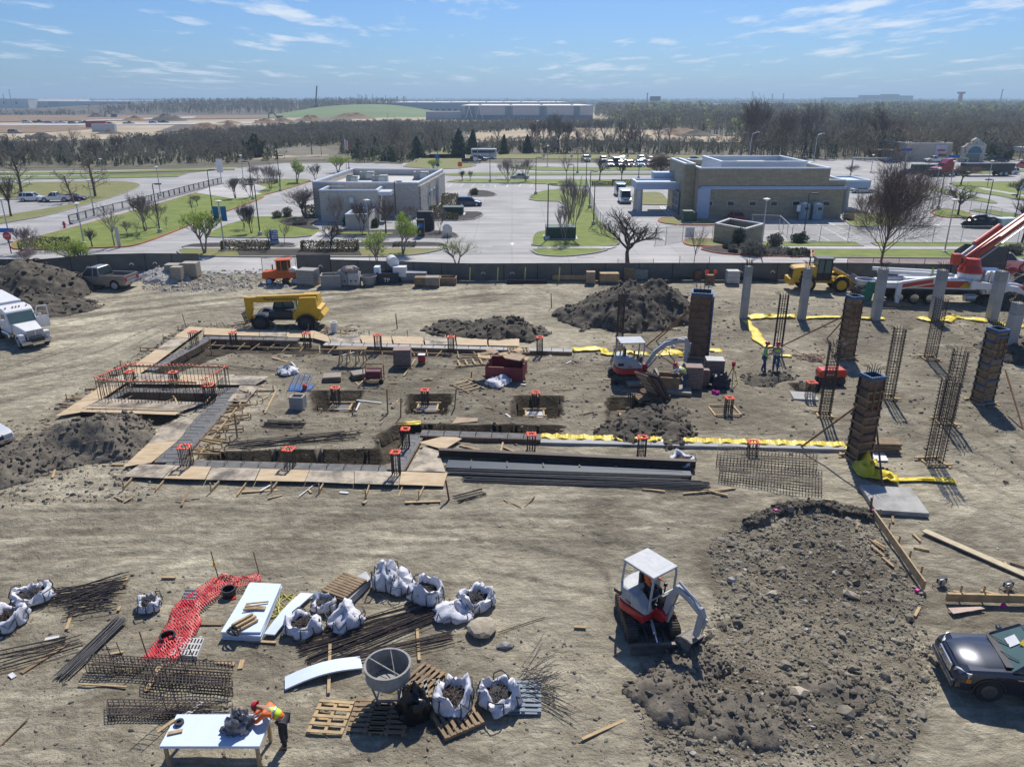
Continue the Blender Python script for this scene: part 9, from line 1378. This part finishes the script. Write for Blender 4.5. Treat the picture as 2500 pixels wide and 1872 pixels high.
def person(label,loc,rz,J,top,legs,s=1.,vest=None,hat=HAT):
    r = thing('person',label,'person',loc,rz,None,s); V = Vector; j = {k: V(v) for k,v in J.items()}
    names = ['pelvis','spine','chest','neck','head','crown','hl','kl','al','tl','hr','kr','ar','tr','sl','el','wl','sr','er','wr']; rad = dict(pelvis=.13,spine=.125,chest=.15,neck=.055,head=.085,crown=.075,hl=.085,kl=.058,al=.042,tl=.035,hr=.085,kr=.058,ar=.042,tr=.035,sl=.058,el=.043,wl=.028,sr=.058,er=.043,wr=.028)
    vs = [j[n] for n in names]; rd = [rad[n] for n in names]; I = {n: i for i,n in enumerate(names)}; E = [(I[a],I[b]) for a,b in (('pelvis','spine'),('spine','chest'),('chest','neck'),('neck','head'),('head','crown'),('pelvis','hl'),('hl','kl'),('kl','al'),('al','tl'),('pelvis','hr'),('hr','kr'),('kr','ar'),('ar','tr'),('chest','sl'),('sl','el'),('el','wl'),('chest','sr'),('sr','er'),('er','wr'))]
    for a in 'lr':
        w,e = j['w' + a],j['e' + a]; d = (w - e).normalized(); sd = d.cross(V((0,0,1)) if abs(d.z) < .9 else V((1,0,0))).normalized(); pm = w + d*.07; vs.append(pm); rd.append(.03); ip = len(vs) - 1; E.append((I['w' + a],ip))
        for q,L in ((-.027,.07),(-.009,.08),(.009,.075),(.027,.06)): vs += [pm + sd*q + d*.03,pm + sd*q*1.2 + d*L + V((0,0,-.02))]; rd += [.0095,.008]; k = len(vs); E += [(ip,k - 2),(k - 2,k - 1)]
        vs += [w + d*.03 + sd*.035,w + d*.065 + sd*.055]; rd += [.011,.009]; k = len(vs); E += [(ip,k - 2),(k - 2,k - 1)]
    f = (V((1,0,0)) if 'face' not in j else j['face']); vs.append(j['head'] + f*.10 + V((0,0,-.005))); rd.append(.014); E.append((I['head'],len(vs) - 1)); skinmesh('body',vs,E,rd,SKIN,r)
    k = ['pelvis','spine','chest','neck2','sl','el','wl2','sr','er','wr2']; jj = dict(j); jj['neck2'] = j['chest'].lerp(j['neck'],.75); jj['wl2'] = j['el'].lerp(j['wl'],.85); jj['wr2'] = j['er'].lerp(j['wr'],.85); skinmesh('shirt',[jj[n] for n in k],[(0,1),(1,2),(2,3),(2,4),(4,5),(5,6),(2,7),(7,8),(8,9)],[.15,.145,.17,.075,.075,.058,.045,.075,.058,.045],top,r)
    k = ['pelvis','hl','kl','al','hr','kr','ar']; skinmesh('trousers',[j[n] for n in k],[(0,1),(1,2),(2,3),(0,4),(4,5),(5,6)],[.15,.105,.078,.062,.105,.078,.062],legs,r)
    if vest: skinmesh('vest',[j['pelvis'].lerp(j['spine'],.5),j['spine'],j['chest'],j['chest'].lerp(j['neck'],.6),j['chest'].lerp(j['sl'],.7),j['chest'].lerp(j['sr'],.7)],[(0,1),(1,2),(2,3),(2,4),(2,5)],[.165,.16,.185,.09,.10,.10],vest,r); c = j['spine'].lerp(j['chest'],.35); ax = (j['chest'] - j['spine']).normalized(); b = MB(); b.lathe([(.172,-.025),(.172,.025)],20); o = b.build('reflective_band',REFL,r); o.location = c; o.rotation_euler = ax.to_track_quat('Z','Y').to_euler()
    for a in 'lr': skinmesh('boot',[j['a' + a],j['a' + a] + V((0,0,-.05)),j['t' + a]],[(0,1),(1,2)],[.06,.055,.045],BOOT,r,sub=1)
    ax = (j['crown'] - j['neck']).normalized(); o = MB().lathe([(.17,.0),(.135,.015),(.13,.06),(.10,.115),(.05,.14),(.003,.147)],18).build('hard_hat',hat,r,smooth=60); o.location = j['head'] + ax*.045; o.rotation_euler = ax.to_track_quat('Z','Y').to_euler(); return r
def stand(lean=0.,armf=.1,stride=.1): return dict(pelvis=(0,0,.95),spine=(lean*.3,0,1.14),chest=(lean*.7,0,1.36),neck=(lean,0,1.50),head=(lean + .03,0,1.62),crown=(lean + .02,0,1.70),hl=(0,.10,.90),kl=(.03,.12,.50),al=(-stride,.13,.10),tl=(-stride + .17,.15,.04),hr=(0,-.10,.90),kr=(.05,-.12,.50),ar=(stride,-.13,.10),tr=(stride + .17,-.15,.04),sl=(lean*.8,.19,1.42),el=(lean*.8 - .04,.25,1.14),wl=(lean*.8 + armf,.22,.92),sr=(lean*.8,-.19,1.42),er=(lean*.8 - .04,-.25,1.14),wr=(lean*.8 + armf,-.22,.92))
p = P(5,640,752); person('standing worker in lime green shirt and blue jeans, left of the pair',p,R(-20),stand(.02,.2),mat('lime_shirt',(.30,.60,.18),.7),JEAN,1.12)
J = stand(0,.05); J.update(wr=(.15,-.10,1.18),er=(-.05,-.30,1.15),wl=(.18,.08,1.15),el=(-.02,.30,1.16)); person('standing worker in yellow vest and white sleeves, right of the pair',P(5,710,752),R(-100),J,SHIRT,JEAN,1.12,vest=VESTL)
J = stand(.15,.1,.05); J.update(spine=(.10,0,1.12),chest=(.30,0,1.27),neck=(.42,0,1.36),head=(.52,0,1.43),crown=(.56,0,1.50),sl=(.32,.19,1.30),sr=(.32,-.19,1.30),el=(.50,.24,1.10),er=(.50,-.24,1.10),wl=(.72,.14,1.02),wr=(.72,-.14,1.02)); person('bending worker in yellow vest beside the brown timber bin',P(5,172,868),R(165),J,SHIRT,JEAN,1.1,vest=VESTL)
J = stand(.1,.1,.05); J.update(spine=(.14,0,1.10),chest=(.40,0,1.20),neck=(.54,0,1.26),head=(.66,0,1.27),crown=(.76,0,1.30),sl=(.40,.20,1.24),sr=(.40,-.20,1.24),el=(.62,.26,1.00),er=(.62,-.26,1.00),wl=(.84,.08,.93),wr=(.84,-.02,.93)); person('worker in lime vest and orange sleeves leaning over the foam work table',tp + Vector((1.6,.3,0)),R(172),J,VESTO,DKT,.97,vest=VESTL)
S0 = XB.matrix_basis; lo = Matrix.Translation(XB.location) @ Matrix.Rotation(XB.rotation_euler.z,4,'Z') @ Matrix.Scale(XB.scale.x,4); J = dict(pelvis=(-.02,.0,.12),spine=(-.06,0,.32),chest=(-.04,0,.54),neck=(0,0,.70),head=(.04,0,.82),crown=(.04,0,.90),hl=(.02,.10,.10),kl=(.45,.14,.12),al=(.50,.15,-.30),tl=(.64,.15,-.34),hr=(.02,-.10,.10),kr=(.45,-.14,.12),ar=(.50,-.15,-.30),tr=(.64,-.15,-.34),sl=(-.03,.20,.60),el=(.14,.28,.38),wl=(.36,.32,.36),sr=(-.03,-.20,.60),er=(.14,-.28,.38),wr=(.36,-.32,.36))
person('seated excavator operator in orange shirt at the levers',lo @ Vector((-.08,.1,1.48)),XB.rotation_euler.z,J,VESTO,DKT,.84,hat=VESTO)
